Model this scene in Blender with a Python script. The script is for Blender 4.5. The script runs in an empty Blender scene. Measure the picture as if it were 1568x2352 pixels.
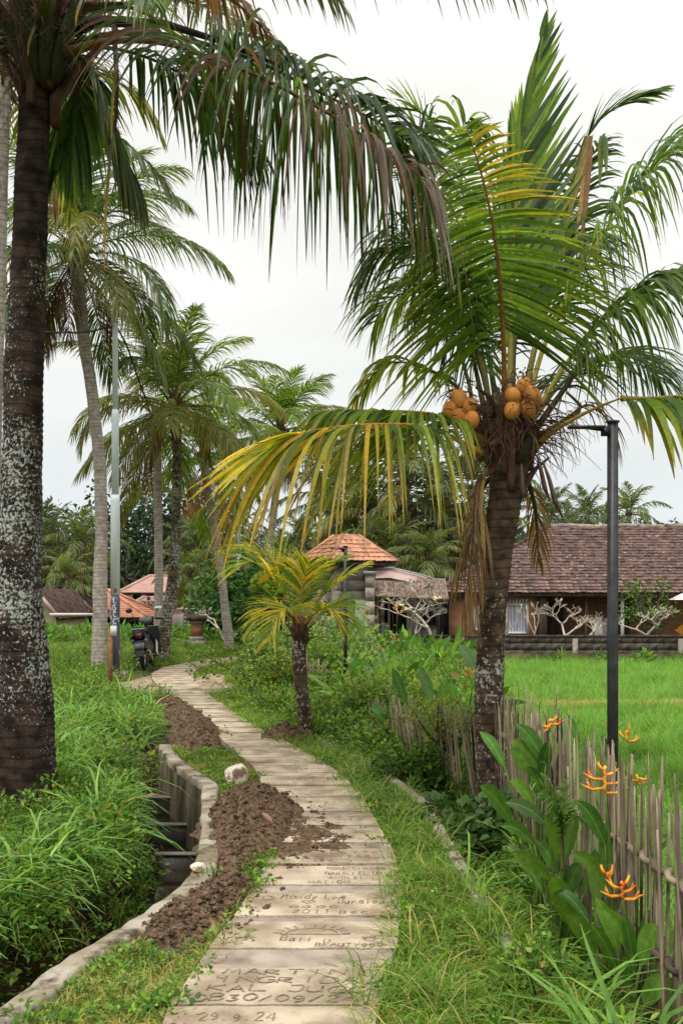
import bpy, math, random
import numpy as np
from mathutils import Vector, Matrix, noise as mnoise

random.seed(7)
RNG = np.random.default_rng(11)
R = math.radians
SC = bpy.context.scene
COL = SC.collection
FPX, HU, HV, HZ = 2287.0, 784.0, 1373.0, 1.6   # focal length in survey units, eye height

# ------------------------------------------------------------------ camera
cam = bpy.data.objects.new('camera', bpy.data.cameras.new('camera'))
COL.objects.link(cam)
cam.data.lens = 35; cam.data.sensor_width = 36; cam.data.sensor_fit = 'AUTO'
cam.location = (0, 0, HZ); cam.rotation_euler = (R(90), 0, 0)
cam.data.shift_y = 0.0838
cam.data.clip_start = 0.05; cam.data.clip_end = 3000
SC.camera = cam

# ------------------------------------------------------------------ sky and sun (overcast)
SUN_EL, SUN_AZ = R(62), R(205)
world = bpy.data.worlds.new('World'); SC.world = world; world.use_nodes = True
nt = world.node_tree; nt.nodes.clear()
def N(tree, t, **kw):
    n = tree.nodes.new(t)
    for k, v in kw.items(): setattr(n, k, v)
    return n
wo = N(nt, 'ShaderNodeOutputWorld')
sky = N(nt, 'ShaderNodeTexSky', sky_type='NISHITA'); sky.sun_disc = False
sky.sun_elevation = SUN_EL; sky.sun_rotation = SUN_AZ
bs = N(nt, 'ShaderNodeBackground'); bs.inputs[1].default_value = 0.05
nt.links.new(sky.outputs[0], bs.inputs[0])
tc = N(nt, 'ShaderNodeTexCoord'); sep = N(nt, 'ShaderNodeSeparateXYZ')
nt.links.new(tc.outputs['Generated'], sep.inputs[0])
rmp = N(nt, 'ShaderNodeValToRGB')
nt.links.new(sep.outputs[2], rmp.inputs[0])
e = rmp.color_ramp.elements
e[0].position = 0.0; e[0].color = (0.53, 0.57, 0.59, 1)
e[1].position = 1.0; e[1].color = (1.38, 1.36, 1.28, 1)
for p, c in ((0.10, (0.575, 0.605, 0.61)), (0.22, (0.655, 0.663, 0.64)), (0.45, (0.715, 0.71, 0.675)), (0.72, (1.02, 1.01, 0.96))):
    q = rmp.color_ramp.elements.new(p); q.color = c + (1,)
nz = N(nt, 'ShaderNodeTexNoise'); nz.inputs['Scale'].default_value = 3.0; nz.inputs['Detail'].default_value = 4
mp = N(nt, 'ShaderNodeMapping'); mp.inputs['Scale'].default_value = (1, 1, 3.2)
nt.links.new(tc.outputs['Generated'], mp.inputs[0]); nt.links.new(mp.outputs[0], nz.inputs['Vector'])
mr = N(nt, 'ShaderNodeMapRange'); mr.inputs[1].default_value = 0.3; mr.inputs[2].default_value = 0.7
mr.inputs[3].default_value = 0.89; mr.inputs[4].default_value = 1.05
nt.links.new(nz.outputs[0], mr.inputs[0])
mul = N(nt, 'ShaderNodeMixRGB', blend_type='MULTIPLY'); mul.inputs[0].default_value = 1
nt.links.new(rmp.outputs[0], mul.inputs[1]); nt.links.new(mr.outputs[0], mul.inputs[2])
bc = N(nt, 'ShaderNodeBackground'); bc.inputs[1].default_value = 0.98
nt.links.new(mul.outputs[0], bc.inputs[0])
mx = N(nt, 'ShaderNodeMixShader'); mx.inputs[0].default_value = 0.93
nt.links.new(bs.outputs[0], mx.inputs[1]); nt.links.new(bc.outputs[0], mx.inputs[2])
nt.links.new(mx.outputs[0], wo.inputs[0])

sl = bpy.data.lights.new('sun', 'SUN'); sl.energy = 1.5; sl.angle = R(14); sl.color = (1, 0.97, 0.91)
so = bpy.data.objects.new('sun', sl); COL.objects.link(so)
so.rotation_euler = (R(90) - SUN_EL, 0, R(-28))
SC.view_settings.view_transform = 'Standard'; SC.view_settings.look = 'None'
SC.view_settings.exposure = 0.68; SC.view_settings.gamma = 1
SC.view_settings.use_curve_mapping = False
try:
    SC.cycles.max_bounces = 5; SC.cycles.diffuse_bounces = 3; SC.cycles.glossy_bounces = 2
    SC.cycles.transmission_bounces = 3; SC.cycles.use_denoising = True
except Exception: pass

# ------------------------------------------------------------------ materials
M = {}
def base_mat(name, rough=0.8, spec=0.3):
    m = bpy.data.materials.new(name); m.use_nodes = True; t = m.node_tree
    b = t.nodes['Principled BSDF']; b.inputs['Roughness'].default_value = rough
    b.inputs['Specular IOR Level'].default_value = spec
    M[name] = m
    return m, t, b
def pmat(name, ca, cb, scale=8, rough=0.85, bump=0.3, bscale=None, spec=0.25, detail=6, lo=0.35, hi=0.65, stretch=(1, 1, 1),
         cc=None, cscale=3, clo=0.55, chi=0.62, rand=0.0, metal=0, bdist=0.01):
    """two colours mixed by noise, an optional third in patches, and a bump"""
    m, t, b = base_mat(name, rough, spec); b.inputs['Metallic'].default_value = metal
    tcn = N(t, 'ShaderNodeTexCoord'); mpn = N(t, 'ShaderNodeMapping'); mpn.inputs['Scale'].default_value = stretch
    t.links.new(tcn.outputs['Object'], mpn.inputs[0])
    n1 = N(t, 'ShaderNodeTexNoise'); n1.inputs['Scale'].default_value = scale; n1.inputs['Detail'].default_value = detail
    t.links.new(mpn.outputs[0], n1.inputs['Vector'])
    r1 = N(t, 'ShaderNodeMapRange'); r1.inputs[1].default_value = lo; r1.inputs[2].default_value = hi
    t.links.new(n1.outputs[0], r1.inputs[0])
    mix = N(t, 'ShaderNodeMixRGB'); mix.inputs[1].default_value = ca + (1,); mix.inputs[2].default_value = cb + (1,)
    t.links.new(r1.outputs[0], mix.inputs[0]); out = mix.outputs[0]
    if cc:
        n2 = N(t, 'ShaderNodeTexNoise'); n2.inputs['Scale'].default_value = cscale; n2.inputs['Detail'].default_value = 9
        n2.inputs['Roughness'].default_value = 0.65
        t.links.new(mpn.outputs[0], n2.inputs['Vector'])
        r2 = N(t, 'ShaderNodeMapRange'); r2.inputs[1].default_value = clo; r2.inputs[2].default_value = chi
        t.links.new(n2.outputs[0], r2.inputs[0])
        mix2 = N(t, 'ShaderNodeMixRGB'); mix2.inputs[2].default_value = cc + (1,)
        t.links.new(out, mix2.inputs[1]); t.links.new(r2.outputs[0], mix2.inputs[0]); out = mix2.outputs[0]
    if rand:
        oi = N(t, 'ShaderNodeObjectInfo'); r3 = N(t, 'ShaderNodeMapRange')
        r3.inputs[3].default_value = 1 - rand; r3.inputs[4].default_value = 1 + rand
        t.links.new(oi.outputs['Random'], r3.inputs[0])
        mm = N(t, 'ShaderNodeMixRGB', blend_type='MULTIPLY'); mm.inputs[0].default_value = 1
        t.links.new(out, mm.inputs[1]); t.links.new(r3.outputs[0], mm.inputs[2]); out = mm.outputs[0]
    t.links.new(out, b.inputs['Base Color'])
    if bump:
        n3 = N(t, 'ShaderNodeTexNoise'); n3.inputs['Scale'].default_value = bscale or scale * 4; n3.inputs['Detail'].default_value = 6
        t.links.new(mpn.outputs[0], n3.inputs['Vector'])
        bp = N(t, 'ShaderNodeBump'); bp.inputs['Strength'].default_value = bump; bp.inputs['Distance'].default_value = bdist
        t.links.new(n3.outputs[0], bp.inputs['Height']); t.links.new(bp.outputs[0], b.inputs['Normal'])
    return m
def leaf_mat(name, trans=0.35, rough=0.45, var=0.22, spec=0.4, gain=(1, 1, 1)):
    m, t, b = base_mat(name, rough, spec)
    at = N(t, 'ShaderNodeAttribute', attribute_name='tint')
    oi = N(t, 'ShaderNodeObjectInfo'); r3 = N(t, 'ShaderNodeMapRange')
    r3.inputs[3].default_value = 1 - var; r3.inputs[4].default_value = 1 + var
    t.links.new(oi.outputs['Random'], r3.inputs[0])
    tcn = N(t, 'ShaderNodeTexCoord'); n1 = N(t, 'ShaderNodeTexNoise'); n1.inputs['Scale'].default_value = 30
    t.links.new(tcn.outputs['Object'], n1.inputs['Vector'])
    r1 = N(t, 'ShaderNodeMapRange'); r1.inputs[1].default_value = .3; r1.inputs[2].default_value = .7
    r1.inputs[3].default_value = 0.8; r1.inputs[4].default_value = 1.2
    t.links.new(n1.outputs[0], r1.inputs[0])
    mu = N(t, 'ShaderNodeMath', operation='MULTIPLY'); t.links.new(r3.outputs[0], mu.inputs[0]); t.links.new(r1.outputs[0], mu.inputs[1])
    mm = N(t, 'ShaderNodeMixRGB', blend_type='MULTIPLY'); mm.inputs[0].default_value = 1
    gn = N(t, 'ShaderNodeMixRGB', blend_type='MULTIPLY'); gn.inputs[0].default_value = 1; gn.inputs[2].default_value = tuple(gain) + (1,)
    t.links.new(at.outputs['Color'], gn.inputs[1]); t.links.new(gn.outputs[0], mm.inputs[1]); t.links.new(mu.outputs[0], mm.inputs[2])
    t.links.new(mm.outputs[0], b.inputs['Base Color'])
    if trans:
        tr = N(t, 'ShaderNodeBsdfTranslucent')
        tw = N(t, 'ShaderNodeMixRGB', blend_type='MULTIPLY'); tw.inputs[0].default_value = 1; tw.inputs[2].default_value = (1.5, 1.45, .8, 1)
        t.links.new(mm.outputs[0], tw.inputs[1]); t.links.new(tw.outputs[0], tr.inputs[0])
        ms = N(t, 'ShaderNodeMixShader'); ms.inputs[0].default_value = trans
        t.links.new(b.outputs[0], ms.inputs[1]); t.links.new(tr.outputs[0], ms.inputs[2])
        t.links.new(ms.outputs[0], t.nodes['Material Output'].inputs[0])
    return m
leaf_mat('leaf', .42, gain=(1.35, 1.25, 1.0)); leaf_mat('grass_blade', 0.42, 0.5, 0.3, .35, gain=(1.14, 1.20, 1.0))
leaf_mat('tinted', 0.0, 0.85, 0.05, .2)
leaf_mat('jungle_leaf', .25, .6, .15, .2)
def trunk_mat(name, dark, brown, lichen, amount, ring=26.0, rscale=22, zr=None):
    m, t, b = base_mat(name, 0.9, 0.15)
    tcn = N(t, 'ShaderNodeTexCoord')
    n1 = N(t, 'ShaderNodeTexNoise'); n1.inputs['Scale'].default_value = 9; n1.inputs['Detail'].default_value = 7
    t.links.new(tcn.outputs['Object'], n1.inputs['Vector'])
    r1 = N(t, 'ShaderNodeMapRange'); r1.inputs[1].default_value = .38; r1.inputs[2].default_value = .62
    t.links.new(n1.outputs[0], r1.inputs[0])
    mix = N(t, 'ShaderNodeMixRGB'); mix.inputs[1].default_value = dark + (1,); mix.inputs[2].default_value = brown + (1,)
    t.links.new(r1.outputs[0], mix.inputs[0])
    # lichen: clustered blotches broken into spots, fewer towards the top
    n2 = N(t, 'ShaderNodeTexNoise'); n2.inputs['Scale'].default_value = 2.4; n2.inputs['Detail'].default_value = 3
    n3 = N(t, 'ShaderNodeTexNoise'); n3.inputs['Scale'].default_value = rscale; n3.inputs['Detail'].default_value = 8; n3.inputs['Roughness'].default_value = .7
    mp1 = N(t, 'ShaderNodeMapping'); mp1.inputs['Scale'].default_value = (1, 1, .9)
    t.links.new(tcn.outputs['Object'], mp1.inputs[0])
    t.links.new(mp1.outputs[0], n2.inputs['Vector']); t.links.new(mp1.outputs[0], n3.inputs['Vector'])
    ad = N(t, 'ShaderNodeMath', operation='MULTIPLY_ADD'); ad.inputs[1].default_value = 0.45
    t.links.new(n2.outputs[0], ad.inputs[0]); t.links.new(n3.outputs[0], ad.inputs[2])
    r2 = N(t, 'ShaderNodeMapRange'); r2.inputs[1].default_value = 0.84 - amount; r2.inputs[2].default_value = 0.865 - amount
    sp = N(t, 'ShaderNodeSeparateXYZ'); t.links.new(tcn.outputs['Object'], sp.inputs[0])
    if zr:
        za = N(t, 'ShaderNodeMapRange'); za.inputs[1].default_value = zr[0]; za.inputs[2].default_value = zr[1]; za.inputs[3].default_value = -.12; za.inputs[4].default_value = 0
        zb_ = N(t, 'ShaderNodeMapRange'); zb_.inputs[1].default_value = zr[2]; zb_.inputs[2].default_value = zr[3]; zb_.inputs[3].default_value = 0; zb_.inputs[4].default_value = -.14
        t.links.new(sp.outputs[2], za.inputs[0]); t.links.new(sp.outputs[2], zb_.inputs[0])
        s1 = N(t, 'ShaderNodeMath', operation='ADD'); s2 = N(t, 'ShaderNodeMath', operation='ADD')
        t.links.new(ad.outputs[0], s1.inputs[0]); t.links.new(za.outputs[0], s1.inputs[1]); t.links.new(s1.outputs[0], s2.inputs[0]); t.links.new(zb_.outputs[0], s2.inputs[1]); t.links.new(s2.outputs[0], r2.inputs[0])
    else: t.links.new(ad.outputs[0], r2.inputs[0])
    mix2 = N(t, 'ShaderNodeMixRGB'); mix2.inputs[2].default_value = lichen + (1,)
    t.links.new(mix.outputs[0], mix2.inputs[1]); t.links.new(r2.outputs[0], mix2.inputs[0])
    # thin horizontal scar lines
    mu = N(t, 'ShaderNodeMath', operation='MULTIPLY_ADD'); mu.inputs[1].default_value = ring * 2 * math.pi / 1.0 * .5
    n4 = N(t, 'ShaderNodeTexNoise'); n4.inputs['Scale'].default_value = 3
    t.links.new(tcn.outputs['Object'], n4.inputs['Vector'])
    m4 = N(t, 'ShaderNodeMath', operation='MULTIPLY'); m4.inputs[1].default_value = 9
    t.links.new(n4.outputs[0], m4.inputs[0]); t.links.new(sp.outputs[2], mu.inputs[0]); t.links.new(m4.outputs[0], mu.inputs[2])
    sn = N(t, 'ShaderNodeMath', operation='SINE'); t.links.new(mu.outputs[0], sn.inputs[0])
    r5 = N(t, 'ShaderNodeMapRange'); r5.inputs[1].default_value = .55; r5.inputs[2].default_value = 1; r5.inputs[4].default_value = .55
    t.links.new(sn.outputs[0], r5.inputs[0])
    mix3 = N(t, 'ShaderNodeMixRGB'); mix3.inputs[2].default_value = tuple(c * .45 for c in dark) + (1,)
    t.links.new(mix2.outputs[0], mix3.inputs[1]); t.links.new(r5.outputs[0], mix3.inputs[0])
    t.links.new(mix3.outputs[0], b.inputs['Base Color'])
    bp = N(t, 'ShaderNodeBump'); bp.inputs['Strength'].default_value = .8; bp.inputs['Distance'].default_value = .012
    t.links.new(n3.outputs[0], bp.inputs['Height']); t.links.new(bp.outputs[0], b.inputs['Normal'])
trunk_mat('bark_dark', (.018, .012, .010), (.070, .045, .036), (.44, .47, .43), .072, rscale=48, zr=(.1, 1.1, 2.9, 4.6))
trunk_mat('bark_brown', (.040, .026, .018), (.13, .085, .055), (.48, .46, .42), .062, rscale=30, zr=(-2, -1, 1.1, 2.0))
trunk_mat('bark_grey', (.28, .235, .205), (.48, .41, .36), (.50, .47, .43), .03)
trunk_mat('bark_mossy', (.05, .038, .025), (.13, .11, .06), (.34, .33, .27), .09)
pmat('concrete_path', (.34, .265, .19), (.56, .46, .345), 5, .9, .7, 60, cc=(.19, .13, .085), cscale=2.6, clo=.47, chi=.70, rand=.10)
pmat('concrete_band', (.26, .21, .165), (.40, .33, .265), 7, .9, .6, 70, cc=(.15, .105, .075), cscale=4, clo=.50, chi=.72, rand=.12)
pmat('groove', (.14, .10, .07), (.30, .23, .17), 30, .95, 0)
pmat('concrete_old', (.22, .17, .11), (.46, .41, .34), 3.5, .95, .7, 40, cc=(.07, .055, .03), cscale=5, clo=.5, chi=.63)
pmat('concrete_wet', (.02, .018, .014), (.06, .05, .035), 4, .5, .5, 30, spec=.5)
pmat('soil', (.052, .030, .017), (.25, .158, .092), 22, .97, 1, 90, cc=(.30, .225, .165), cscale=34, clo=.55, chi=.68, bdist=.03)
pmat('dirt_path', (.26, .19, .13), (.36, .28, .2), 6, .97, .6, 60)
pmat('bamboo', (.14, .105, .07), (.40, .315, .225), 9, .8, .4, 60, stretch=(1, 1, .25), cc=(.05, .035, .025), cscale=6, rand=.35)
pmat('black_paint', (.012, .012, .014), (.03, .03, .034), 20, .45, .1, spec=.4, cc=(.3, .3, .3), cscale=34, clo=.74, chi=.76)
pmat('galvanised', (.55, .59, .62), (.68, .71, .73), 3, .6, .05, metal=0, spec=.5, stretch=(1, 1, .3))
pmat('peeling_paint', (.06, .07, .115), (.11, .12, .17), 5, .6, .2, cc=(.42, .45, .47), cscale=8, clo=.56, chi=.6, stretch=(1, 1, .6))
pmat('tile_dark', (.055, .032, .027), (.165, .10, .085), 4.0, .9, .3, 20, cc=(.40, .29, .25), cscale=7, clo=.58, chi=.66, rand=.5)
pmat('tile_orange', (.40, .17, .10), (.56, .29, .19), 2, .85, .3, 20, cc=(.22, .12, .10), cscale=3, clo=.58, chi=.7, rand=.3)
pmat('tile_pink', (.50, .30, .25), (.60, .40, .34), 2, .85, .3, 20, rand=.1)
pmat('block_wall', (.055, .042, .035), (.17, .135, .115), 3, .95, .2, 30, cc=(.018, .015, .013), cscale=3, clo=.5, chi=.62, rand=.25, stretch=(1, 1, .7))
pmat('wall_cream', (.62, .52, .36), (.72, .62, .45), 2, .9, .1)
pmat('wall_stone', (.24, .20, .17), (.42, .36, .31), 4, .95, .15, 20, cc=(.09, .07, .06), cscale=3, clo=.55, chi=.68, rand=.15)
pmat('wall_plaster', (.22, .19, .18), (.32, .28, .27), 2, .95, .2)
pmat('thatch', (.14, .095, .07), (.34, .26, .21), 9, .97, .9, 30, stretch=(3, 3, .5))
pmat('tarp', (.40, .27, .25), (.52, .38, .35), 2, .7, .3)
pmat('wood_grey', (.30, .26, .24), (.50, .46, .44), 4, .9, .3, stretch=(6, 6, .4))
pmat('wood_dark', (.05, .032, .025), (.11, .075, .06), 4, .8, .2, stretch=(3, 3, .5))
pmat('white_paint', (.60, .58, .56), (.72, .70, .68), 6, .6, .1)
pmat('pale_green_paint', (.42, .50, .46), (.58, .62, .58), 4, .7, .1)
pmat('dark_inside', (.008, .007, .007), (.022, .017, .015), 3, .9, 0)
pmat('curtain', (.30, .40, .62), (.58, .66, .82), 7, .9, .4, stretch=(8, 8, .4))
pmat('pale_bark', (.42, .35, .28), (.60, .53, .45), 12, .8, .3, cc=(.25, .2, .16), cscale=10)
pmat('tree_bark', (.06, .045, .035), (.16, .13, .10), 8, .9, .5)
pmat('plastic_black', (.008, .008, .010), (.018, .018, .022), 8, .3, .05, spec=.5)
pmat('plastic_grey', (.10, .10, .12), (.20, .20, .22), 8, .4, .05, spec=.5)
pmat('rubber', (.012, .011, .010), (.035, .03, .026), 30, .9, .3)
pmat('steel', (.35, .34, .33), (.5, .49, .48), 20, .3, .05, metal=.9)
pmat('steel_warm', (.25, .19, .12), (.40, .32, .22), 20, .4, .1, metal=.6)
pmat('seat_vinyl', (.01, .01, .011), (.03, .03, .03), 14, .5, .2)
pmat('red_lens', (.12, .008, .006), (.2, .01, .01), 8, .2, 0, spec=.6)
pmat('mirror_glass', (.80, .82, .82), (.88, .9, .9), 3, .08, 0, metal=1)
pmat('coconut_skin', (.50, .17, .03), (.66, .28, .06), 9, .6, .3, cc=(.22, .09, .03), cscale=14, clo=.58, chi=.70, rand=.15)
pmat('coconut_green', (.18, .20, .05), (.34, .32, .10), 7, .5, .1)
pmat('fibre', (.045, .024, .015), (.17, .095, .06), 14, .95, .8, 40, stretch=(1, 1, .3))
pmat('rock_pale', (.62, .53, .42), (.75, .68, .58), 5, .9, .4, cc=(.27, .17, .11), cscale=9, clo=.5, chi=.56)
pmat('cable_black', (.015, .015, .017), (.03, .03, .033), 10, .6, 0)
pmat('brick_red', (.30, .13, .075), (.42, .20, .12), 9, .9, .4, rand=.2)
pmat('rust', (.20, .08, .035), (.32, .15, .07), 20, .9, .3)
pmat('cloth_white', (.66, .6, .56), (.76, .7, .66), 4, .9, .1)
pmat('leaf_litter', (.35, .19, .15), (.48, .28, .22), 14, .8, .2)
pmat('bracts', (.72, .12, .015), (.95, .50, .03), 26, .45, .1, spec=.4)
def water_mat():
    m, t, b = base_mat('water', .06, .6)
    b.inputs['Base Color'].default_value = (.030, .024, .014, 1)
    n = N(t, 'ShaderNodeTexNoise'); n.inputs['Scale'].default_value = 14
    bp = N(t, 'ShaderNodeBump'); bp.inputs['Strength'].default_value = .35; bp.inputs['Distance'].default_value = .01
    t.links.new(n.outputs[0], bp.inputs['Height']); t.links.new(bp.outputs[0], b.inputs['Normal'])
water_mat()
def brick_mat():
    m, t, b = base_mat('brickwork', .9, .2)
    tcn = N(t, 'ShaderNodeTexCoord'); mpn = N(t, 'ShaderNodeMapping'); mpn.inputs['Rotation'].default_value = (R(90), 0, 0)
    t.links.new(tcn.outputs['Object'], mpn.inputs[0])
    br = N(t, 'ShaderNodeTexBrick'); br.inputs['Scale'].default_value = 1
    br.inputs['Brick Width'].default_value = .22; br.inputs['Row Height'].default_value = .07; br.inputs['Mortar Size'].default_value = .006
    br.inputs['Color1'].default_value = (.46, .20, .11, 1); br.inputs['Color2'].default_value = (.58, .30, .17, 1)
    br.inputs['Mortar'].default_value = (.30, .20, .15, 1)
    t.links.new(mpn.outputs[0], br.inputs['Vector']); t.links.new(br.outputs[0], b.inputs['Base Color'])
    bp = N(t, 'ShaderNodeBump'); bp.inputs['Strength'].default_value = .4; bp.inputs['Distance'].default_value = .01; bp.invert = True
    t.links.new(br.outputs['Fac'], bp.inputs['Height']); t.links.new(bp.outputs[0], b.inputs['Normal'])
brick_mat()
def ground_mat():
    m, t, b = base_mat('ground_cover', .97, .1)
    at = N(t, 'ShaderNodeAttribute', attribute_name='tint')
    tcn = N(t, 'ShaderNodeTexCoord'); n1 = N(t, 'ShaderNodeTexNoise'); n1.inputs['Scale'].default_value = 5; n1.inputs['Detail'].default_value = 9
    t.links.new(tcn.outputs['Object'], n1.inputs['Vector'])
    r1 = N(t, 'ShaderNodeMapRange'); r1.inputs[1].default_value = .3; r1.inputs[2].default_value = .7
    r1.inputs[3].default_value = .55; r1.inputs[4].default_value = 1.45
    t.links.new(n1.outputs[0], r1.inputs[0])
    mm = N(t, 'ShaderNodeMixRGB', blend_type='MULTIPLY'); mm.inputs[0].default_value = 1
    t.links.new(at.outputs['Color'], mm.inputs[1]); t.links.new(r1.outputs[0], mm.inputs[2]); t.links.new(mm.outputs[0], b.inputs['Base Color'])
    n3 = N(t, 'ShaderNodeTexNoise'); n3.inputs['Scale'].default_value = 50; n3.inputs['Detail'].default_value = 5
    t.links.new(tcn.outputs['Object'], n3.inputs['Vector'])
    bp = N(t, 'ShaderNodeBump'); bp.inputs['Strength'].default_value = .8; bp.inputs['Distance'].default_value = .02
    t.links.new(n3.outputs[0], bp.inputs['Height']); t.links.new(bp.outputs[0], b.inputs['Normal'])
ground_mat()

# ------------------------------------------------------------------ mesh helpers
def W(u, v, Y):
    """survey reading to a point: bearing u, elevation v, distance Y"""
    return np.array([(u - HU) / FPX * Y, Y, HZ + (HV - v) / FPX * Y])
def G(u, v, z=0.0):
    """point on level ground z seen at u, v"""
    Y = (HZ - z) * FPX / (v - HV)
    return np.array([(u - HU) / FPX * Y, Y, z])
def nrm(a):
    a = np.asarray(a, float); return a / (np.linalg.norm(a, axis=-1, keepdims=True) + 1e-12)
def catmull(pts, m):
    p = np.asarray(pts, float); n = len(p)
    if n == 2:
        t = np.linspace(0, 1, m)[:, None]; return p[0] * (1 - t) + p[1] * t
    q = np.vstack([2 * p[0] - p[1], p, 2 * p[-1] - p[-2]])
    d = np.concatenate([[0], np.cumsum(np.linalg.norm(np.diff(p, axis=0), axis=1))])
    s = np.linspace(0, d[-1], m); i = np.clip(np.searchsorted(d, s, side='right') - 1, 0, n - 2)
    t = ((s - d[i]) / (d[i + 1] - d[i] + 1e-9))[:, None]
    p0, p1, p2, p3 = q[i], q[i + 1], q[i + 2], q[i + 3]
    return .5 * (2 * p1 + (p2 - p0) * t + (2 * p0 - 5 * p1 + 4 * p2 - p3) * t * t + (3 * p1 - p0 - 3 * p2 + p3) * t ** 3)
class MB:
    def __init__(s): s.V = []; s.F4 = []; s.F3 = []; s.C = []; s.n = 0
    def add(s, V, F4=None, F3=None, C=None):
        V = np.asarray(V, float).reshape(-1, 3)
        if F4 is not None and len(F4): s.F4.append(np.asarray(F4, int).reshape(-1, 4) + s.n)
        if F3 is not None and len(F3): s.F3.append(np.asarray(F3, int).reshape(-1, 3) + s.n)
        if C is None: C = (.2, .2, .2)
        C = np.asarray(C, float)
        if C.ndim == 1: C = np.tile(C, (len(V), 1))
        s.V.append(V); s.C.append(C); s.n += len(V); return s
    def box(s, c, size, rz=0, C=None, rx=0, ry=0):
        h = np.array(size) / 2
        v = np.array([[x, y, z] for x in (-1, 1) for y in (-1, 1) for z in (-1, 1)]) * h
        m = np.array((Matrix.Rotation(rz, 3, 'Z') @ Matrix.Rotation(ry, 3, 'Y') @ Matrix.Rotation(rx, 3, 'X')))
        v = v @ m.T + np.array(c)
        s.add(v, [(0, 1, 3, 2), (4, 6, 7, 5), (0, 4, 5, 1), (2, 3, 7, 6), (0, 2, 6, 4), (1, 5, 7, 3)], C=C); return s
    def tube(s, pts, r, n=8, cap=True, C=None, flat=None):
        p = np.asarray(pts, float); m = len(p)
        r = np.full(m, r, float) if np.isscalar(r) else np.asarray(r, float)
        t = np.gradient(p, axis=0); t = nrm(t)
        ref = np.array([0, 0, 1.0]) if abs(t[0][2]) < .9 else np.array([1.0, 0, 0])
        a = nrm(np.cross(t[0], ref)); A = []
        for i in range(m):
            a = nrm(a - np.dot(a, t[i]) * t[i]); A.append(a)
        A = np.array(A); B = np.cross(t, A)
        th = np.linspace(0, 2 * math.pi, n, endpoint=False)
        ring = A[:, None, :] * np.cos(th)[None, :, None] + B[:, None, :] * np.sin(th)[None, :, None] * (flat or 1)
        V = (p[:, None, :] + ring * r[:, None, None]).reshape(-1, 3)
        i, j = np.meshgrid(np.arange(m - 1), np.arange(n), indexing='ij'); i = i.ravel(); j = j.ravel(); k = (j + 1) % n
        Q = np.stack([i * n + j, i * n + k, (i + 1) * n + k, (i + 1) * n + j], 1)
        if C is not None and np.ndim(C) == 2: C = np.repeat(np.asarray(C), n, axis=0)
        T = None
        if cap:
            V = np.vstack([V, p[0], p[-1]]); a0, b0 = m * n, m * n + 1
            if C is not None and np.ndim(C) == 2: C = np.vstack([C, C[:1], C[-1:]])
            T = [(a0, (q + 1) % n, q) for q in range(n)] + [(b0, (m - 1) * n + q, (m - 1) * n + (q + 1) % n) for q in range(n)]
        s.add(V, Q, T, C); return s
    def blob(s, c, rad, C=None, jit=0, seed=0, sub=1, rot=None):
        v, f = ICO[sub]; rr = np.random.default_rng(seed)
        w = v * (1 + jit * rr.normal(size=(len(v), 1))) * np.array(rad if np.ndim(rad) else (rad,) * 3)
        if rot is not None: w = w @ np.array(rot).T
        s.add(w + np.array(c), None, f, C); return s
    def grid(s, P, C=None):
        """P: array (a, b, 3)"""
        a, b = P.shape[:2]
        i, j = np.meshgrid(np.arange(a - 1), np.arange(b - 1), indexing='ij'); i = i.ravel(); j = j.ravel()
        Q = np.stack([i * b + j, (i + 1) * b + j, (i + 1) * b + j + 1, i * b + j + 1], 1)
        s.add(P.reshape(-1, 3), Q, C=None if C is None else (C if np.ndim(C) == 1 else np.asarray(C).reshape(-1, 3))); return s
    def mesh(s, name, mat, base=(0, 0, 0), smooth=False):
        me = bpy.data.meshes.new(name)
        V = np.vstack(s.V) - np.asarray(base, float); C = np.vstack(s.C)
        F4 = np.vstack(s.F4) if s.F4 else np.zeros((0, 4), int); F3 = np.vstack(s.F3) if s.F3 else np.zeros((0, 3), int)
        me.vertices.add(len(V)); me.vertices.foreach_set('co', V.astype(np.float32).ravel())
        nl = len(F4) * 4 + len(F3) * 3
        me.loops.add(nl); me.loops.foreach_set('vertex_index', np.concatenate([F4.ravel(), F3.ravel()]).astype(np.int32))
        me.polygons.add(len(F4) + len(F3))
        st = np.concatenate([np.arange(len(F4)) * 4, len(F4) * 4 + np.arange(len(F3)) * 3])
        me.polygons.foreach_set('loop_start', st.astype(np.int32))
        me.update(calc_edges=True); me.validate()
        if smooth: me.polygons.foreach_set('use_smooth', np.ones(len(me.polygons), bool))
        ca = me.attributes.new('tint', 'FLOAT_COLOR', 'POINT')
        ca.data.foreach_set('color', np.hstack([C, np.ones((len(C), 1))]).astype(np.float32).ravel())
        me.materials.append(M[mat]); return me
    def build(s, name, mat, parent=None, base=None, smooth=False):
        if base is None: base = BASE.get(parent.name, (0, 0, 0)) if parent else (0, 0, 0)
        o = bpy.data.objects.new(name, s.mesh(name, mat, base, smooth)); COL.objects.link(o)
        if parent: o.parent = parent
        else: o.location = base
        BASE[o.name] = tuple(base)
        return o
BASE = {}
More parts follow.
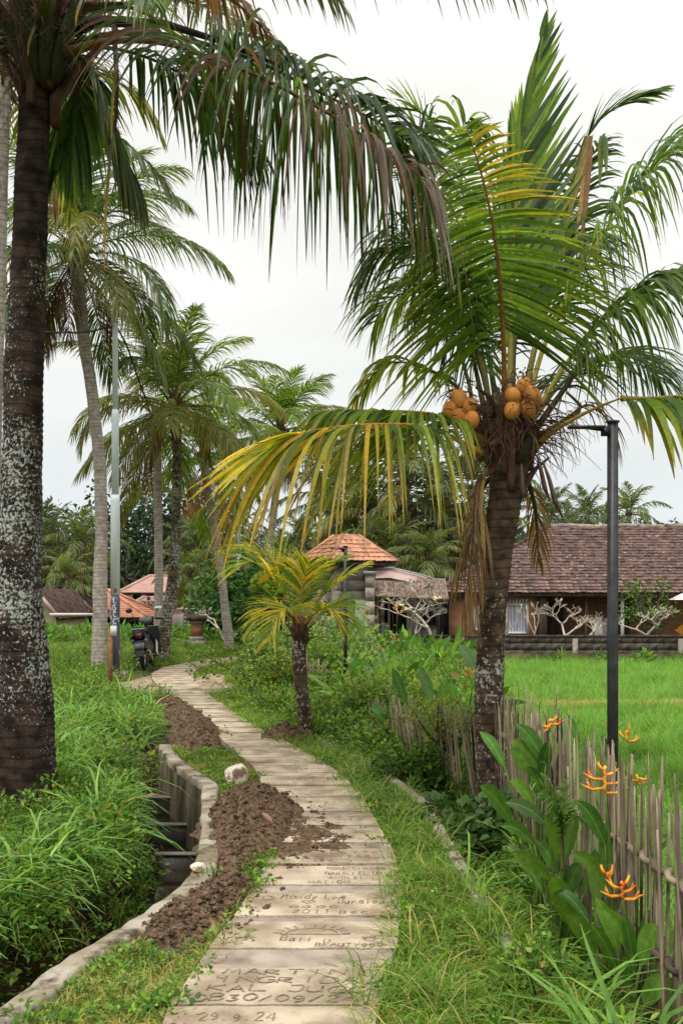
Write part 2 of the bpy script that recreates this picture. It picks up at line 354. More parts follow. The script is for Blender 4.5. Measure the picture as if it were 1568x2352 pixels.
def _ico(sub):
    p = (1 + 5 ** .5) / 2
    v = [(-1, p, 0), (1, p, 0), (-1, -p, 0), (1, -p, 0), (0, -1, p), (0, 1, p), (0, -1, -p), (0, 1, -p), (p, 0, -1), (p, 0, 1), (-p, 0, -1), (-p, 0, 1)]
    f = [(0, 11, 5), (0, 5, 1), (0, 1, 7), (0, 7, 10), (0, 10, 11), (1, 5, 9), (5, 11, 4), (11, 10, 2), (10, 7, 6), (7, 1, 8), (3, 9, 4), (3, 4, 2), (3, 2, 6), (3, 6, 8), (3, 8, 9), (4, 9, 5), (2, 4, 11), (6, 2, 10), (8, 6, 7), (9, 8, 1)]
    v = [tuple(nrm(np.array(q, float))) for q in v]
    for _ in range(sub):
        mid = {}; nf = []
        def mdp(a, b):
            k = (min(a, b), max(a, b))
            if k not in mid: v.append(tuple(nrm((np.array(v[a]) + np.array(v[b])) / 2))); mid[k] = len(v) - 1
            return mid[k]
        for a, b, c in f:
            x, y, z = mdp(a, b), mdp(b, c), mdp(c, a); nf += [(a, x, z), (b, y, x), (c, z, y), (x, y, z)]
        f = nf
    return np.array(v), np.array(f)
ICO = {0: _ico(0), 1: _ico(1), 2: _ico(2), 3: _ico(3)}
def tag(o, label=None, cat=None, group=None, kind=None):
    if label: o['label'] = label
    if cat: o['category'] = cat
    if group: o['group'] = group
    if kind: o['kind'] = kind
    return o
def thing(name, base, label, cat, group=None):
    o = bpy.data.objects.new(name, None); COL.objects.link(o); o.location = tuple(base); o.empty_display_size = .1
    BASE[o.name] = tuple(base); return tag(o, label, cat, group)
def copy_tree(o, parent=None):
    c = o.copy(); COL.objects.link(c); c.parent = parent
    for ch in o.children: copy_tree(ch, c)
    return c
def inst(name, me, parent, loc, rot=(0, 0, 0), scale=(1, 1, 1)):
    o = bpy.data.objects.new(name, me); COL.objects.link(o); o.parent = parent
    o.location = tuple(np.asarray(loc, float) - np.array(BASE[parent.name])); o.rotation_euler = rot; o.scale = scale; return o
def ip(Y, tab): return np.interp(Y, [a[0] for a in tab], [a[1] for a in tab])
def fbm(x, y, s=1.0, seed=0):
    x = np.asarray(x, float) * s + seed * 7.3; y = np.asarray(y, float) * s - seed * 3.1
    return (np.sin(x * 1.7 + 1.3 * np.sin(y * 1.1)) * np.cos(y * 1.9 + 1.1 * np.sin(x * .9)) + .5 * np.sin(x * 4.1 + 2 * np.sin(y * 3.3)) * np.cos(y * 3.7 + x * 1.3) + .25 * np.sin(x * 9.3 + y * 2.1) * np.cos(y * 8.1 - x * 3)) / 1.75

# ------------------------------------------------------------------ layout of the ground
XC = [(1.5, -2.3), (3, -1.62), (3.85, -1.30), (4.12, -1.26), (4.34, -1.20), (4.48, -1.148), (4.87, -1.02), (5.21, -.918), (5.71, -.85), (6.6, -.93), (7.61, -1.07), (8.37, -1.17), (9.5, -1.63), (10.3, -1.88), (12, -2.25), (15.2, -2.98), (16.1, -3.3), (20, -4.0)]
XK = [(1.5, 1.5), (3, .98), (3.97, .77), (5.09, .68), (6.32, .64), (7.72, .58), (9.5, .25), (12, -.62), (15.1, -1.42), (17, -1.78), (19, -2.0)]
XF = [(2, 1.30), (3.3, 1.26), (5.05, 1.22), (7.3, 1.28), (8.3, 1.12), (9.2, .85), (11, .47), (13, .3), (16, .3), (30, 3)]
EDGE = [((330, 2500), (838, 2500)), ((387, 2335), (860, 2335)), ((490, 2182), (905, 2182)), ((587, 2053), (923, 2053)), ((618, 1965), (900, 1965)), ((632, 1900), (865, 1900)),
        ((612, 1828), (823, 1828)), ((585, 1768), (762, 1768)), ((535, 1727), (690, 1727)), ((490, 1685), (605, 1685)), ((444, 1640), (535, 1640)),
        ((418, 1619), (508, 1619)), ((385, 1592), (468, 1592)), ((352, 1568), (445, 1565)), ((348, 1550), (443, 1548)), ((372, 1536), (456, 1536)), ((437, 1523), (500, 1527)), ((550, 1508), (548, 1519)), ((660, 1500), (660, 1510))]
PL = np.array([G(*a) for a, b in EDGE]); PR = np.array([G(*b) for a, b in EDGE])
def path_x(Y):
    k = 14
    return np.interp(Y, PL[:k, 1], PL[:k, 0]), np.interp(Y, PR[:k, 1], PR[:k, 0])
def pfx(y):
    y = np.asarray(y, float); return np.where(y < 9, ip(y, XF) + .25, 1.16 + (y - 9) * .16)
def gz(x, y):
    x = np.asarray(x, float); y = np.asarray(y, float)
    xc = ip(y, XC) + .06; xk = ip(y, XK) + .05; xf = ip(y, XF)
    z = .02 * fbm(x, y, 1.2) - .015
    z = np.where(x < xc, z + .05 * fbm(x, y, .6, 3) + .03, z)
    # canal
    d = xc - x; dep = ip(y, [(0, .8), (8, .75), (9.6, .6), (10.3, .45), (10.9, 0)])
    cz = np.where(d < .38, -dep, -dep + (d - .38) / .26 * dep)
    z = np.where((d > 0) & (d < .64), np.minimum(z, cz), z)
    # drain and the low ground beyond it
    q = x - xk; dd = ip(y, [(0, .5), (8, .5), (10, .2), (13, 0)])
    low = ip(y, [(0, -.22), (9, -.2), (14, -.05), (20, .0)])
    rz = np.where(q < .3, -dd + 0 * q, np.minimum(-dd + (q - .3) / .35 * (dd + low), low))
    z = np.where(q > 0, np.maximum(rz, -dd) + .03 * fbm(x, y, 1.5, 5), z)
    # rice field
    pf = pfx(y)
    z = np.where((x > pf) & (y < 28.3), -.30 + .01 * fbm(x, y, 2), z)
    z = np.where((x > pf) & (np.abs(y - 16.8 - .02 * x) < .3), -.2, z)
    return z
xs = np.unique(np.concatenate([np.linspace(-4.5, 4, 170), np.linspace(-14, 14, 57), np.array([-900, -400, -200, -100, -60, -40, -25, 25, 40, 60, 100, 200, 400, 900])]))
ys = np.unique(np.concatenate([np.linspace(2.5, 12, 150), np.linspace(12, 30, 70), np.linspace(30, 60, 16), np.array([-300, -60, -20, -8, -3, 0, 1.2, 80, 120, 200, 400, 900, 1500])]))
X, Yg = np.meshgrid(xs, ys, indexing='ij'); Z = gz(X, Yg)
Z = np.where(Yg < 2.2, 0, Z)
pl, pr = path_x(Yg)
inp = (X > pl - .05) & (X < pr + .05) & (Yg < 19)
Z = np.where(inp, np.minimum(Z, -.02), Z)
Cg = np.zeros(X.shape + (3,)); Cg[:] = (.045, .055, .018)
nn = fbm(X, Yg, 2.2, 9)[..., None]
Cg = np.where(nn > .25, np.array([.10, .085, .035]), Cg)
xc_ = ip(Yg, XC); d_ = xc_ - X
Cg = np.where(((d_ > 0) & (d_ < .75) & (Yg < 11))[..., None], np.array([.035, .022, .014]), Cg)
xk_ = ip(Yg, XK); q_ = X - xk_
Cg = np.where(((q_ > 0) & (q_ < .55) & (Yg < 11))[..., None], np.array([.02, .016, .010]), Cg)
padd = (X > pfx(Yg)) & (Yg < 28.3)
Cg = np.where(padd[..., None], np.array([.07, .12, .03]), Cg)
Cg = np.where((padd & (np.abs(Yg - 16.8 - .02 * X) < .32))[..., None], np.array([.30, .26, .13]), Cg)
# worn earth where the path is entered, and inside the bend
def near(u, v, rx, ry):
    p = G(u, v); return ((X - p[0]) / rx) ** 2 + ((Yg - p[1]) / ry) ** 2 < 1 + .35 * fbm(X, Yg, 3)
for a in ((316, 1572, .55, 2.2), (345, 1592, .5, 1.6), (480, 1560, .40, 2.0), (492, 1580, .3, 1.4), (600, 1700, .35, .6)):
    Cg = np.where(near(*a)[..., None], np.array([.34, .26, .18]), Cg)
mb = MB(); mb.grid(np.stack([X, Yg, Z], -1), Cg.reshape(-1, 3))
tag(mb.build('ground', 'ground_cover', smooth=True), 'rolling earth under the grass, rice field and palms', 'ground', kind='structure')

# ------------------------------------------------------------------ footpath of concrete slabs
cen = (PL + PR) / 2; ds = np.concatenate([[0], np.cumsum(np.linalg.norm(np.diff(cen, axis=0), axis=1))])
def edge_at(s):
    k = np.clip(s, 0, ds[-1])
    return np.array([np.interp(k, ds, PL[:, i]) for i in range(3)]), np.array([np.interp(k, ds, PR[:, i]) for i in range(3)])
def s_of_y(y): return float(np.interp(y, cen[:14, 1], ds[:14]))
tot = float(ds[-1])
bedm = MB(); Pb = np.array([[a - (0, 0, .012), b - (0, 0, .012)] for a, b in (edge_at(s) for s in np.linspace(0, tot, 160))])
bedm.grid(Pb); path = tag(bedm.build('footpath', 'groove'), 'winding footpath of cast concrete slabs, many with names scratched in', 'footpath', kind='structure')
FONT = {
 'A': [[(0, 0), (.5, 1), (1, 0)], [(.2, .4), (.8, .4)]], 'B': [[(0, 0), (0, 1), (.7, .95), (.8, .75), (.6, .55), (0, .5)], [(.6, .55), (.95, .3), (.7, .03), (0, 0)]],
 'C': [[(1, .85), (.6, 1), (.15, .8), (0, .45), (.2, .1), (.6, 0), (1, .15)]], 'D': [[(0, 0), (0, 1), (.6, .95), (1, .5), (.6, .05), (0, 0)]],
 'E': [[(1, 1), (0, 1), (0, 0), (1, 0)], [(0, .5), (.7, .5)]], 'G': [[(1, .85), (.6, 1), (.15, .8), (0, .45), (.2, .1), (.65, 0), (1, .2), (1, .45), (.6, .45)]],
 'I': [[(.5, 0), (.5, 1)]], 'J': [[(.2, 1), (.9, 1), (.9, .2), (.5, 0), (.1, .2)]], 'K': [[(0, 0), (0, 1)], [(1, 1), (0, .45), (1, 0)]],
 'L': [[(0, 1), (0, 0), (1, 0)]], 'M': [[(0, 0), (.15, 1), (.5, .3), (.85, 1), (1, 0)]], 'N': [[(0, 0), (0, 1), (1, 0), (1, 1)]],
 'O': [[(.5, 1), (.1, .8), (0, .4), (.3, 0), (.7, 0), (1, .4), (.9, .8), (.5, 1)]], 'P': [[(0, 0), (0, 1), (.9, .85), (.8, .55), (0, .5)]],
 'R': [[(0, 0), (0, 1), (.9, .85), (.8, .55), (0, .5), (1, 0)]], 'S': [[(.9, .9), (.3, 1), (.1, .7), (.8, .4), (.8, .1), (.1, 0)]],
 'T': [[(.5, 0), (.5, 1)], [(0, 1), (1, 1)]], 'U': [[(0, 1), (0, .25), (.4, 0), (.85, .2), (1, 1), (1, 0)]], 'Y': [[(0, 1), (.5, .5), (1, 1)], [(.5, .5), (.4, 0)]],
 '0': [[(.5, 1), (.1, .7), (.1, .3), (.5, 0), (.9, .3), (.9, .7), (.5, 1)]], '1': [[(.3, .8), (.6, 1), (.6, 0)]], '2': [[(.1, .8), (.5, 1), (.9, .75), (.1, 0), (1, 0)]],
 '3': [[(.1, .95), (.8, .95), (.4, .55), (.9, .3), (.5, 0), (.05, .1)]], '4': [[(.8, 0), (.8, 1), (0, .35), (1, .35)]], '9': [[(.9, .7), (.5, 1), (.1, .7), (.5, .45), (.9, .7), (.8, .2), (.3, 0)]],
 '/': [[(.1, 0), (.9, 1)]], '.': [[(.4, 0), (.5, .1)]],
 'a': [[(.9, .55), (.4, .6), (.1, .3), (.4, 0), (.85, .15), (.85, .6), (1, 0)]], 'l': [[(.4, 1), (.5, 0)]], 'i': [[(.5, .6), (.5, 0)], [(.5, .85), (.52, .9)]],
 's': [[(.8, .6), (.3, .6), (.6, .3), (.8, .1), (.2, 0)]], 'n': [[(.1, 0), (.1, .6), (.6, .6), (.8, 0)]], 'd': [[(.8, 1), (.8, 0), (.3, 0), (.1, .35), (.7, .6)]],
 'y': [[(.1, .6), (.4, .15)], [(.8, .6), (.2, -.35)]], 'o': [[(.5, .6), (.1, .3), (.5, 0), (.9, .3), (.5, .6)]], 'e': [[(.1, .3), (.85, .35), (.5, .6), (.1, .3), (.4, 0), (.9, .1)]],
 'u': [[(.1, .6), (.2, 0), (.7, .05), (.8, .6), (.85, 0)]], 'r': [[(.1, .6), (.2, 0)], [(.15, .4), (.7, .6)]], 'g': [[(.8, .55), (.3, .6), (.1, .3), (.7, .1), (.8, .6), (.6, -.35), (.1, -.2)]],
 'v': [[(.5, 0), (0, .6), (.3, .9), (.5, .65), (.7, .9), (1, .6), (.5, 0)]], '-': [[(.1, .4), (.9, .4)]], 'c': [[(.9, .55), (.4, .6), (.1, .3), (.4, 0), (.9, .1)]], 't': [[(.4, 1), (.5, 0)], [(.1, .6), (.8, .6)]],
}
def strokes_text(txt, a0, b0, wa, hb, gap=.35, slant=0):
    """strokes in slab units: a across (0..1), b depth (0..1)"""
    out = []; x = a0
    for ch in txt:
        if ch == ' ': x += wa; continue
        jx, jy, js = random.uniform(-.05, .05) * wa, random.uniform(-.1, .1) * hb, random.uniform(.88, 1.1)
        for st in FONT[ch]:
            p = np.array(st, float)
            if len(p) > 3: p = catmull(np.c_[p, np.zeros(len(p))], len(p) * 3)[:, :2] if ch in 'BCDGOSU0392agedouyvJP' else p
            out.append(np.c_[x + jx + p[:, 0] * wa * js + slant * p[:, 1], b0 + jy + p[:, 1] * hb * js + (x - .5) * -.05])
        x += wa * (1 + gap)
    return out
def sun_strokes(a, b, ra, rb):
    t = np.linspace(0, math.pi, 14); out = [np.c_[a + ra * np.cos(t), b + rb * np.sin(t)], np.array([(a - ra * 1.2, b - .01), (a + ra * 1.5, b - .01)])]
    for k in np.linspace(.1, math.pi - .1, 11): out.append(np.array([(a + ra * 1.15 * math.cos(k), b + rb * 1.2 * math.sin(k)), (a + ra * 1.5 * math.cos(k), b + rb * 1.75 * math.sin(k))]))
    return out
def hand_strokes(a, b, s):
    out = []
    t = np.linspace(0, 2 * math.pi, 12); out.append(np.c_[a + s * .7 * np.cos(t), b + s * 1.1 * np.sin(t)])
    for k in (-.8, -.3, .1, .5, 1.1): out.append(np.array([(a + s * .6 * math.sin(k), b + s * 1.2 * math.cos(k)), (a + s * 1.5 * math.sin(k), b + s * 3.0 * math.cos(k) * .9)]))
    return out
ENG = {
 0: strokes_text('29.9.24', .16, .74, .040, .13) + strokes_text('oo', .03, .6, .04, .14),
 1: strokes_text('MARTIN', .16, .80, .085, .15, .30) + strokes_text('INGRIDA', .145, .555, .085, .165, .27) + strokes_text('KAL JUGC', .13, .31, .082, .165, .30) + strokes_text('OB30/09/24', .09, .06, .066, .165, .24),
 3: sun_strokes(.52, .50, .15, .22) + hand_strokes(.16, .62, .035) + hand_strokes(.14, .30, .045) + hand_strokes(.86, .30, .045) + strokes_text('Bali', .36, .24, .035, .17, .4) + strokes_text('is', .60, .22, .02, .15, .5) + strokes_text('BEAUTYvvv', .57, .04, .032, .13, .32),
 5: strokes_text('Mandy Loe', .22, .72, .038, .2, .3) + strokes_text('Burolead', .60, .50, .034, .22, .3) + strokes_text('v', .36, .5, .09, .15) + strokes_text('2011 Bec', .34, .06, .045, .17, .4) + strokes_text('D', .10, .65, .08, .2) + strokes_text('oooo', .3, .3, .07, .17, .2),
 7: strokes_text('MOUNTYPASS', .48, .80, .03, .12, .5) + strokes_text('PARALLEL UBI', .47, .50, .026, .15, .55) + strokes_text('ANDLEL I', .50, .28, .028, .14, .6) + strokes_text('NATION', .36, .05, .033, .14, .5),
 9: strokes_text('LETTE', .50, .68, .05, .17, .7) + strokes_text('LLTTAMI', .43, .40, .04, .18, .7) + strokes_text('O', .49, .04, .17, .25) + strokes_text('CO', .28, .08, .07, .2),
}
bands = [3.30, 3.83, 4.22, 4.457, 4.833, 4.91, 5.29, 5.437, 5.83, 5.87, 6.21]
cuts = [s_of_y(v) for v in bands]; ENGK = {0: 0, 1: 2, 3: 3, 5: 5, 7: 7, 9: 9}
wide = [True, True, False, True, False, True, False, True, False, True]
# slabs between successive cuts: (start, end, is_wide)
SL = []
names = [0, 1, None, 3, None, 5, None, 7, None, 9]
for i in range(len(cuts) - 1): SL.append((cuts[i], cuts[i + 1], names[i] is not None, names[i]))
s = cuts[-1]; kk = 0
while s < tot - .4:
    w_ = (.37 + random.uniform(-.04, .05)) if kk % 2 else (.15 + random.uniform(-.03, .09))
    SL.append((s, s + w_, kk % 2 == 1, None)); s += w_; kk += 1
for (s0, s1, wd, en) in SL:
    dz = random.uniform(0, .007) + (.006 if wd else 0)
    nA = 9; P = np.zeros((3, nA, 3))
    gp_ = .007 if s0 < 3.5 else .0035
    for i, ss in enumerate((s0 + gp_, (s0 + s1) / 2, s1 - gp_)):
        a, b = edge_at(ss); w0 = b - a
        a = a - w0 * random.uniform(0, .012); b = b + w0 * random.uniform(0, .02)
        for j in range(nA):
            f = j / (nA - 1); P[i, j] = a * (1 - f) + b * f + (0, (random.uniform(-.004, .004) if i != 1 else 0), .022 + dz + random.uniform(-.0012, .0012))
    m_ = MB(); m_.grid(np.swapaxes(P, 0, 1))
    for (r0, r1) in ((P[0], P[0] - (0, 0, .06)), (P[2] - (0, 0, .06), P[2])): m_.grid(np.swapaxes(np.stack([r0, r1]), 0, 1) if True else None)
    for c_ in (P[:, 0], P[:, -1]):
        m_.grid(np.stack([c_, c_ - (0, 0, .06)]))
    sb = m_.build('slab', 'concrete_path' if wd or (s0 > 4 and random.random() < .7) else 'concrete_band', path, base=(0, 0, 0))
    stl = ENG.get(en) if en is not None else None
    if stl is None and wd and s0 < s_of_y(11.5):   # rows of worn, unreadable marks
        stl = []
        for row in range(3):
            for k in range(random.randint(6, 11)):
                a0 = random.uniform(.35, .9); b0 = .15 + row * .27 + random.uniform(-.04, .04)
                if random.random() < .6: stl.append(np.array([(a0, b0), (a0 + random.uniform(-.01, .01), b0 + .13)]))
                else: stl.append(np.array([(a0, b0), (a0 + .03, b0 + .08), (a0 + .05, b0)]))
    if stl:
        em = MB(); a0_, b0_ = edge_at(s0 + .008); a1_, b1_ = edge_at(s1 - .008)
        zz = .022 + dz + .0030
        def sp(a, b): return (a0_ * (1 - a) + b0_ * a) * (1 - b) + (a1_ * (1 - a) + b1_ * a) * b + np.array([0, 0, zz])
        for st in stl:
            p = np.array([sp(np.clip(q[0], .02, .97), np.clip(q[1], .02, .97)) for q in st]); t = nrm(np.gradient(p, axis=0)); nn_ = np.c_[-t[:, 1], t[:, 0], 0 * t[:, 0]]
            w = (.0026 if en not in (1,) else .0042) * (1 + .3 * RNG.normal(size=(len(p), 1)).clip(-1, 1))
            em.grid(np.stack([p - nn_ * w, p + nn_ * w]))
        em.build('scratched_writing', 'groove', sb, base=(0, 0, 0))

# ------------------------------------------------------------------ canal and drain
def wall_strip(tab, y0, y1, thick, zt, zb, n=60, side=1, lean=0):
    ysn = np.linspace(y0, y1, n); m_ = MB(); sec = []
    for y in ysn:
        x = float(ip(y, tab)); j = .012 * float(fbm(y, 0, 5))
        zt_ = zt + .012 * float(fbm(y, 3, 3)) + .006 * random.uniform(-1, 1)
        sec.append([(x + j - lean, y, zb), (x + j, y, zt_ - .01), (x + j + .012, y, zt_), (x + j + thick - .012, y, zt_ + .004), (x + j + thick, y, zt_ - .012), (x + j + thick, y, zb)])
    m_.grid(np.array(sec)); return m_
b0 = (-1.3, 3.85, 0)
def split_wall(o_, parent):
    pass
pmat('concrete_moss', (.055, .045, .025), (.17, .135, .085), 5, .95, .7, 40, stretch=(1, 1, .3), cc=(.03, .03, .012), cscale=4, clo=.48, chi=.6)
cw = thing('canal_wall', b0, 'weathered concrete canal wall between the soil heaps and the dark water', 'wall')
wall_strip(XC, 2.2, 10.6, .126, -.02, -.85, 110, lean=.03).build('wall', 'concrete_moss', cw)
wall_strip(XC, 2.2, 10.6, .132, .035, -.045, 110, lean=-.002).build('coping', 'concrete_old', cw)
cw2 = thing('canal_wall', (-3, 15.4, 0), 'short exposed end of the concrete canal wall by the worn earth, past the soil ridge', 'wall')
wall_strip(XC, 14.7, 16.3, .13, .05, -.2, 20).build('wall', 'concrete_old', cw2)
dk = thing('drain_kerb', (.7, 5, 0), 'thin concrete kerb edging the grass strip beside the bamboo fence', 'kerb')
wall_strip(XK, 2.2, 18.5, .085, .03, -.6, 120).build('kerb', 'concrete_old', dk)
WEIR = [(9.5, -.34), (8.85, -.45), (8.3, -.57)]
for i, (y, z) in enumerate(WEIR):
    x = float(ip(y, XC)); m_ = MB(); m_.box((x - .30, y, z - .14), (.66, .07, .34))
    WB_ = m_.build('weir_bar', 'concrete_wet', base=(x - .30, y, z - .3)); tag(WB_, ['farthest concrete step across the dark canal, nearest the bend in its wall', 'middle concrete step crossing the dark canal', 'lowest concrete step across the canal, just above the open water'][i], 'weir', 'concrete steps in the canal')
    lp_ = MB(); lp_.box((x - .30, y - .01, z + .04), (.66, .075, .016)); wb_ = lp_.build('lip', 'wall_plaster', base=(x - .30, y, z - .3)); wb_.location = (0, 0, 0); wb_.parent = WB_
for (y0, y1, z) in ((9.5, 10.7, -.36), (8.85, 9.5, -.47), (8.3, 8.85, -.60), (2.2, 8.3, -.66)):
    m_ = MB(); yy = np.linspace(y0, y1, 16 if y1 - y0 > 1 else 3)
    m_.grid(np.stack([np.c_[ip(yy, XC) - .62, yy, 0 * yy + z], np.c_[ip(yy, XC) + .03, yy, 0 * yy + z]]))
    tag(m_.build('water', 'water'), 'dark still canal water', 'water', kind='structure')

# ------------------------------------------------------------------ instanced ground plants
PROTO = {}
def grass_proto(key, n, h, w, spread, arch, c0, c1, dry=.05, seg=4, seed=0, cd=(.42, .33, .14), nvar=4):
    coll = bpy.data.collections.new('proto_' + key); PROTO[key] = coll
    for vv in range(nvar):
        r = np.random.default_rng(seed * 31 + vv)
        az = r.uniform(0, 2 * math.pi, n); rad = spread * np.sqrt(r.uniform(0, 1, n)); a2 = r.uniform(0, 2 * math.pi, n)
        base = np.c_[rad * np.cos(a2), rad * np.sin(a2), np.zeros(n) - .02]
        H = h * r.uniform(.55, 1.15, n); lean = r.uniform(.05, .6, n); ar = arch * r.uniform(.5, 1.4, n)
        out = np.c_[np.cos(az), np.sin(az), 0 * az]; D = nrm(np.c_[np.cos(az) * lean, np.sin(az) * lean, np.ones(n)])
        side = np.c_[-np.sin(az), np.cos(az), 0 * az]; tw = r.uniform(-.5, .5, n)[:, None]
        side = nrm(side + tw * out)
        P = [base]; cur = base; Ds = D
        for k in range(seg):
            f = (k + 1) / seg; Dk = nrm(D + out * (ar * f * 1.2)[:, None] - np.array([0, 0, 1]) * (ar * f * f * 1.5)[:, None])
            cur = cur + Dk * (H / seg)[:, None]; P.append(cur)
        P = np.stack(P, 1)   # n, seg+1, 3
        prof = np.array([.7, 1, .85, .6, .1] if seg == 4 else np.linspace(1, .1, seg + 1))
        ww = (w * r.uniform(.6, 1.3, n))[:, None] * prof[None, :]
        V = np.stack([P - side[:, None, :] * ww[..., None], P + side[:, None, :] * ww[..., None]], 2).reshape(-1, 3)
        i = np.arange(n)[:, None] * (seg + 1) * 2 + np.arange(seg)[None, :] * 2
        Q = np.stack([i, i + 1, i + 3, i + 2], -1).reshape(-1, 4)
        mixc = r.uniform(0, 1, (n, 1)); C = np.array(c0) * (1 - mixc) + np.array(c1) * mixc
        C = np.where(r.uniform(0, 1, (n, 1)) < dry, np.array(cd), C)
        C = np.repeat(C, (seg + 1) * 2, axis=0)
        m_ = MB(); m_.add(V, Q, C=C)
        coll.objects.link(bpy.data.objects.new('p', m_.mesh('tuft', 'grass_blade')))
def leaf_quads(P, D, Nn, L, Wd, C, fold=.25):
    """pointed leaves: base P, direction D, normal Nn, length L, half width Wd. 7 verts, 4 quads-ish"""
    n = len(P); D = nrm(D); S = nrm(np.cross(D, Nn)); U = np.cross(S, D)
    L = np.broadcast_to(np.asarray(L, float), (n,))[:, None]; Wd = np.broadcast_to(np.asarray(Wd, float), (n,))[:, None]
    droop = -np.array([0, 0, 1.0])
    v0 = P; v1 = P + D * L * .35 + S * Wd + U * Wd * fold; v2 = P + D * L * .35 - S * Wd + U * Wd * fold
    v3 = P + D * L * .45 ; v4 = P + D * L * .72 + S * Wd * .7 + U * Wd * fold * .7 + droop * L * .05; v5 = P + D * L * .72 - S * Wd * .7 + U * Wd * fold * .7 + droop * L * .05
    v6 = P + D * L + droop * L * .12
    V = np.stack([v0, v1, v2, v3, v4, v5, v6], 1).reshape(-1, 3)
    b = np.arange(n)[:, None] * 7
    Q = np.concatenate([b + np.array([[0, 3, 4, 1]])[..., :].reshape(1, 4), b + np.array([0, 2, 5, 3]).reshape(1, 4)])
    T = np.concatenate([b + np.array([3, 6, 4]).reshape(1, 3), b + np.array([3, 5, 6]).reshape(1, 3)])
    return V, Q, T, np.repeat(C, 7, axis=0)
def leafy_proto(key, n, rad, hgt, L, Wd, cols, seed=0, nvar=4, flatn=.6, stems=True, shell=.5):
    coll = bpy.data.collections.new('proto_' + key); PROTO[key] = coll
    for vv in range(nvar):
        r = np.random.default_rng(seed * 17 + vv)
        d = nrm(r.normal(size=(n, 3))); d[:, 2] = np.abs(d[:, 2])
        q = r.uniform(shell, 1, (n, 1)) ** .6
        P = d * q * np.array([rad, rad, hgt]); P[:, :2] *= 1 + .25 * np.sin(3 * np.arctan2(P[:, 1], P[:, 0]) + vv)[:, None]
        D = nrm(d + r.normal(size=(n, 3)) * .6 + np.array([0, 0, -.1])); Nn = nrm(r.normal(size=(n, 3)) * (1 - flatn) + np.array([0, 0, 1]))
        ci = r.integers(0, len(cols), n); C = np.array(cols)[ci] * r.uniform(.75, 1.25, (n, 1)); C = np.where(r.uniform(0, 1, (n, 1)) < .03, np.array([.30, .22, .08]), C)
        m_ = MB(); m_.add(*leaf_quads(P, D, Nn, L * r.uniform(.6, 1.3, n), Wd * r.uniform(.7, 1.2, n), C))
        if stems:
            for k in range(min(14, n // 6)):
                m_.tube([(P[k][0] * .1, P[k][1] * .1, -.02), P[k] * .6, P[k]], [.004 + rad * .01, .003 + rad * .006, .002], 3, False, C=(.08, .10, .03))
        coll.objects.link(bpy.data.objects.new('p', m_.mesh('clump', 'grass_blade')))
GR1, GR2 = (.055, .125, .018), (.125, .235, .035)
grass_proto('lawn', 40, .085, .0020, .075, .8, (.070, .150, .016), (.19, .31, .035), .12, seed=1)
grass_proto('dry', 26, .13, .0020, .08, 1.1, (.22, .24, .06), (.42, .34, .14), .35, seed=2)
grass_proto('wild', 26, .30, .0030, .09, 1.0, (.065, .14, .018), (.18, .29, .035), .10, seed=3)
grass_proto('broad', 20, .52, .0098, .08, 1.25, (.085, .20, .035), (.25, .40, .10), .04, seed=4, seg=4, nvar=5)
grass_proto('rice', 22, .34, .0045, .05, .45, (.10, .23, .035), (.22, .38, .07), .04, seed=5)
grass_proto('far', 40, .16, .006, .16, .7, (.10, .19, .02), (.24, .34, .045), .08, seed=6)
grass_proto('reed', 16, .75, .006, .10, .9, (.07, .15, .025), (.16, .26, .05), .1, seed=8)
leafy_proto('creeper', 60, .13, .07, .030, .010, [(.06, .14, .022), (.10, .2, .03), (.19, .29, .05)], seed=1, flatn=.8)
leafy_proto('herb', 130, .22, .28, .045, .011, [(.05, .12, .02), (.09, .18, .025), (.16, .26, .04), (.22, .30, .05)], seed=2)
leafy_proto('bush', 300, .36, .42, .050, .014, [(.035, .09, .018), (.07, .15, .022), (.13, .23, .035), (.22, .30, .06)], seed=3)
leafy_proto('fern', 130, .20, .24, .030, .008, [(.06, .15, .02), (.10, .21, .03), (.18, .28, .05)], seed=5, shell=.2)
leafy_proto('bigleaf', 26, .45, .55, .42, .06, [(.05, .14, .022), (.09, .2, .03), (.17, .29, .05)], seed=6, flatn=.3, shell=.3)
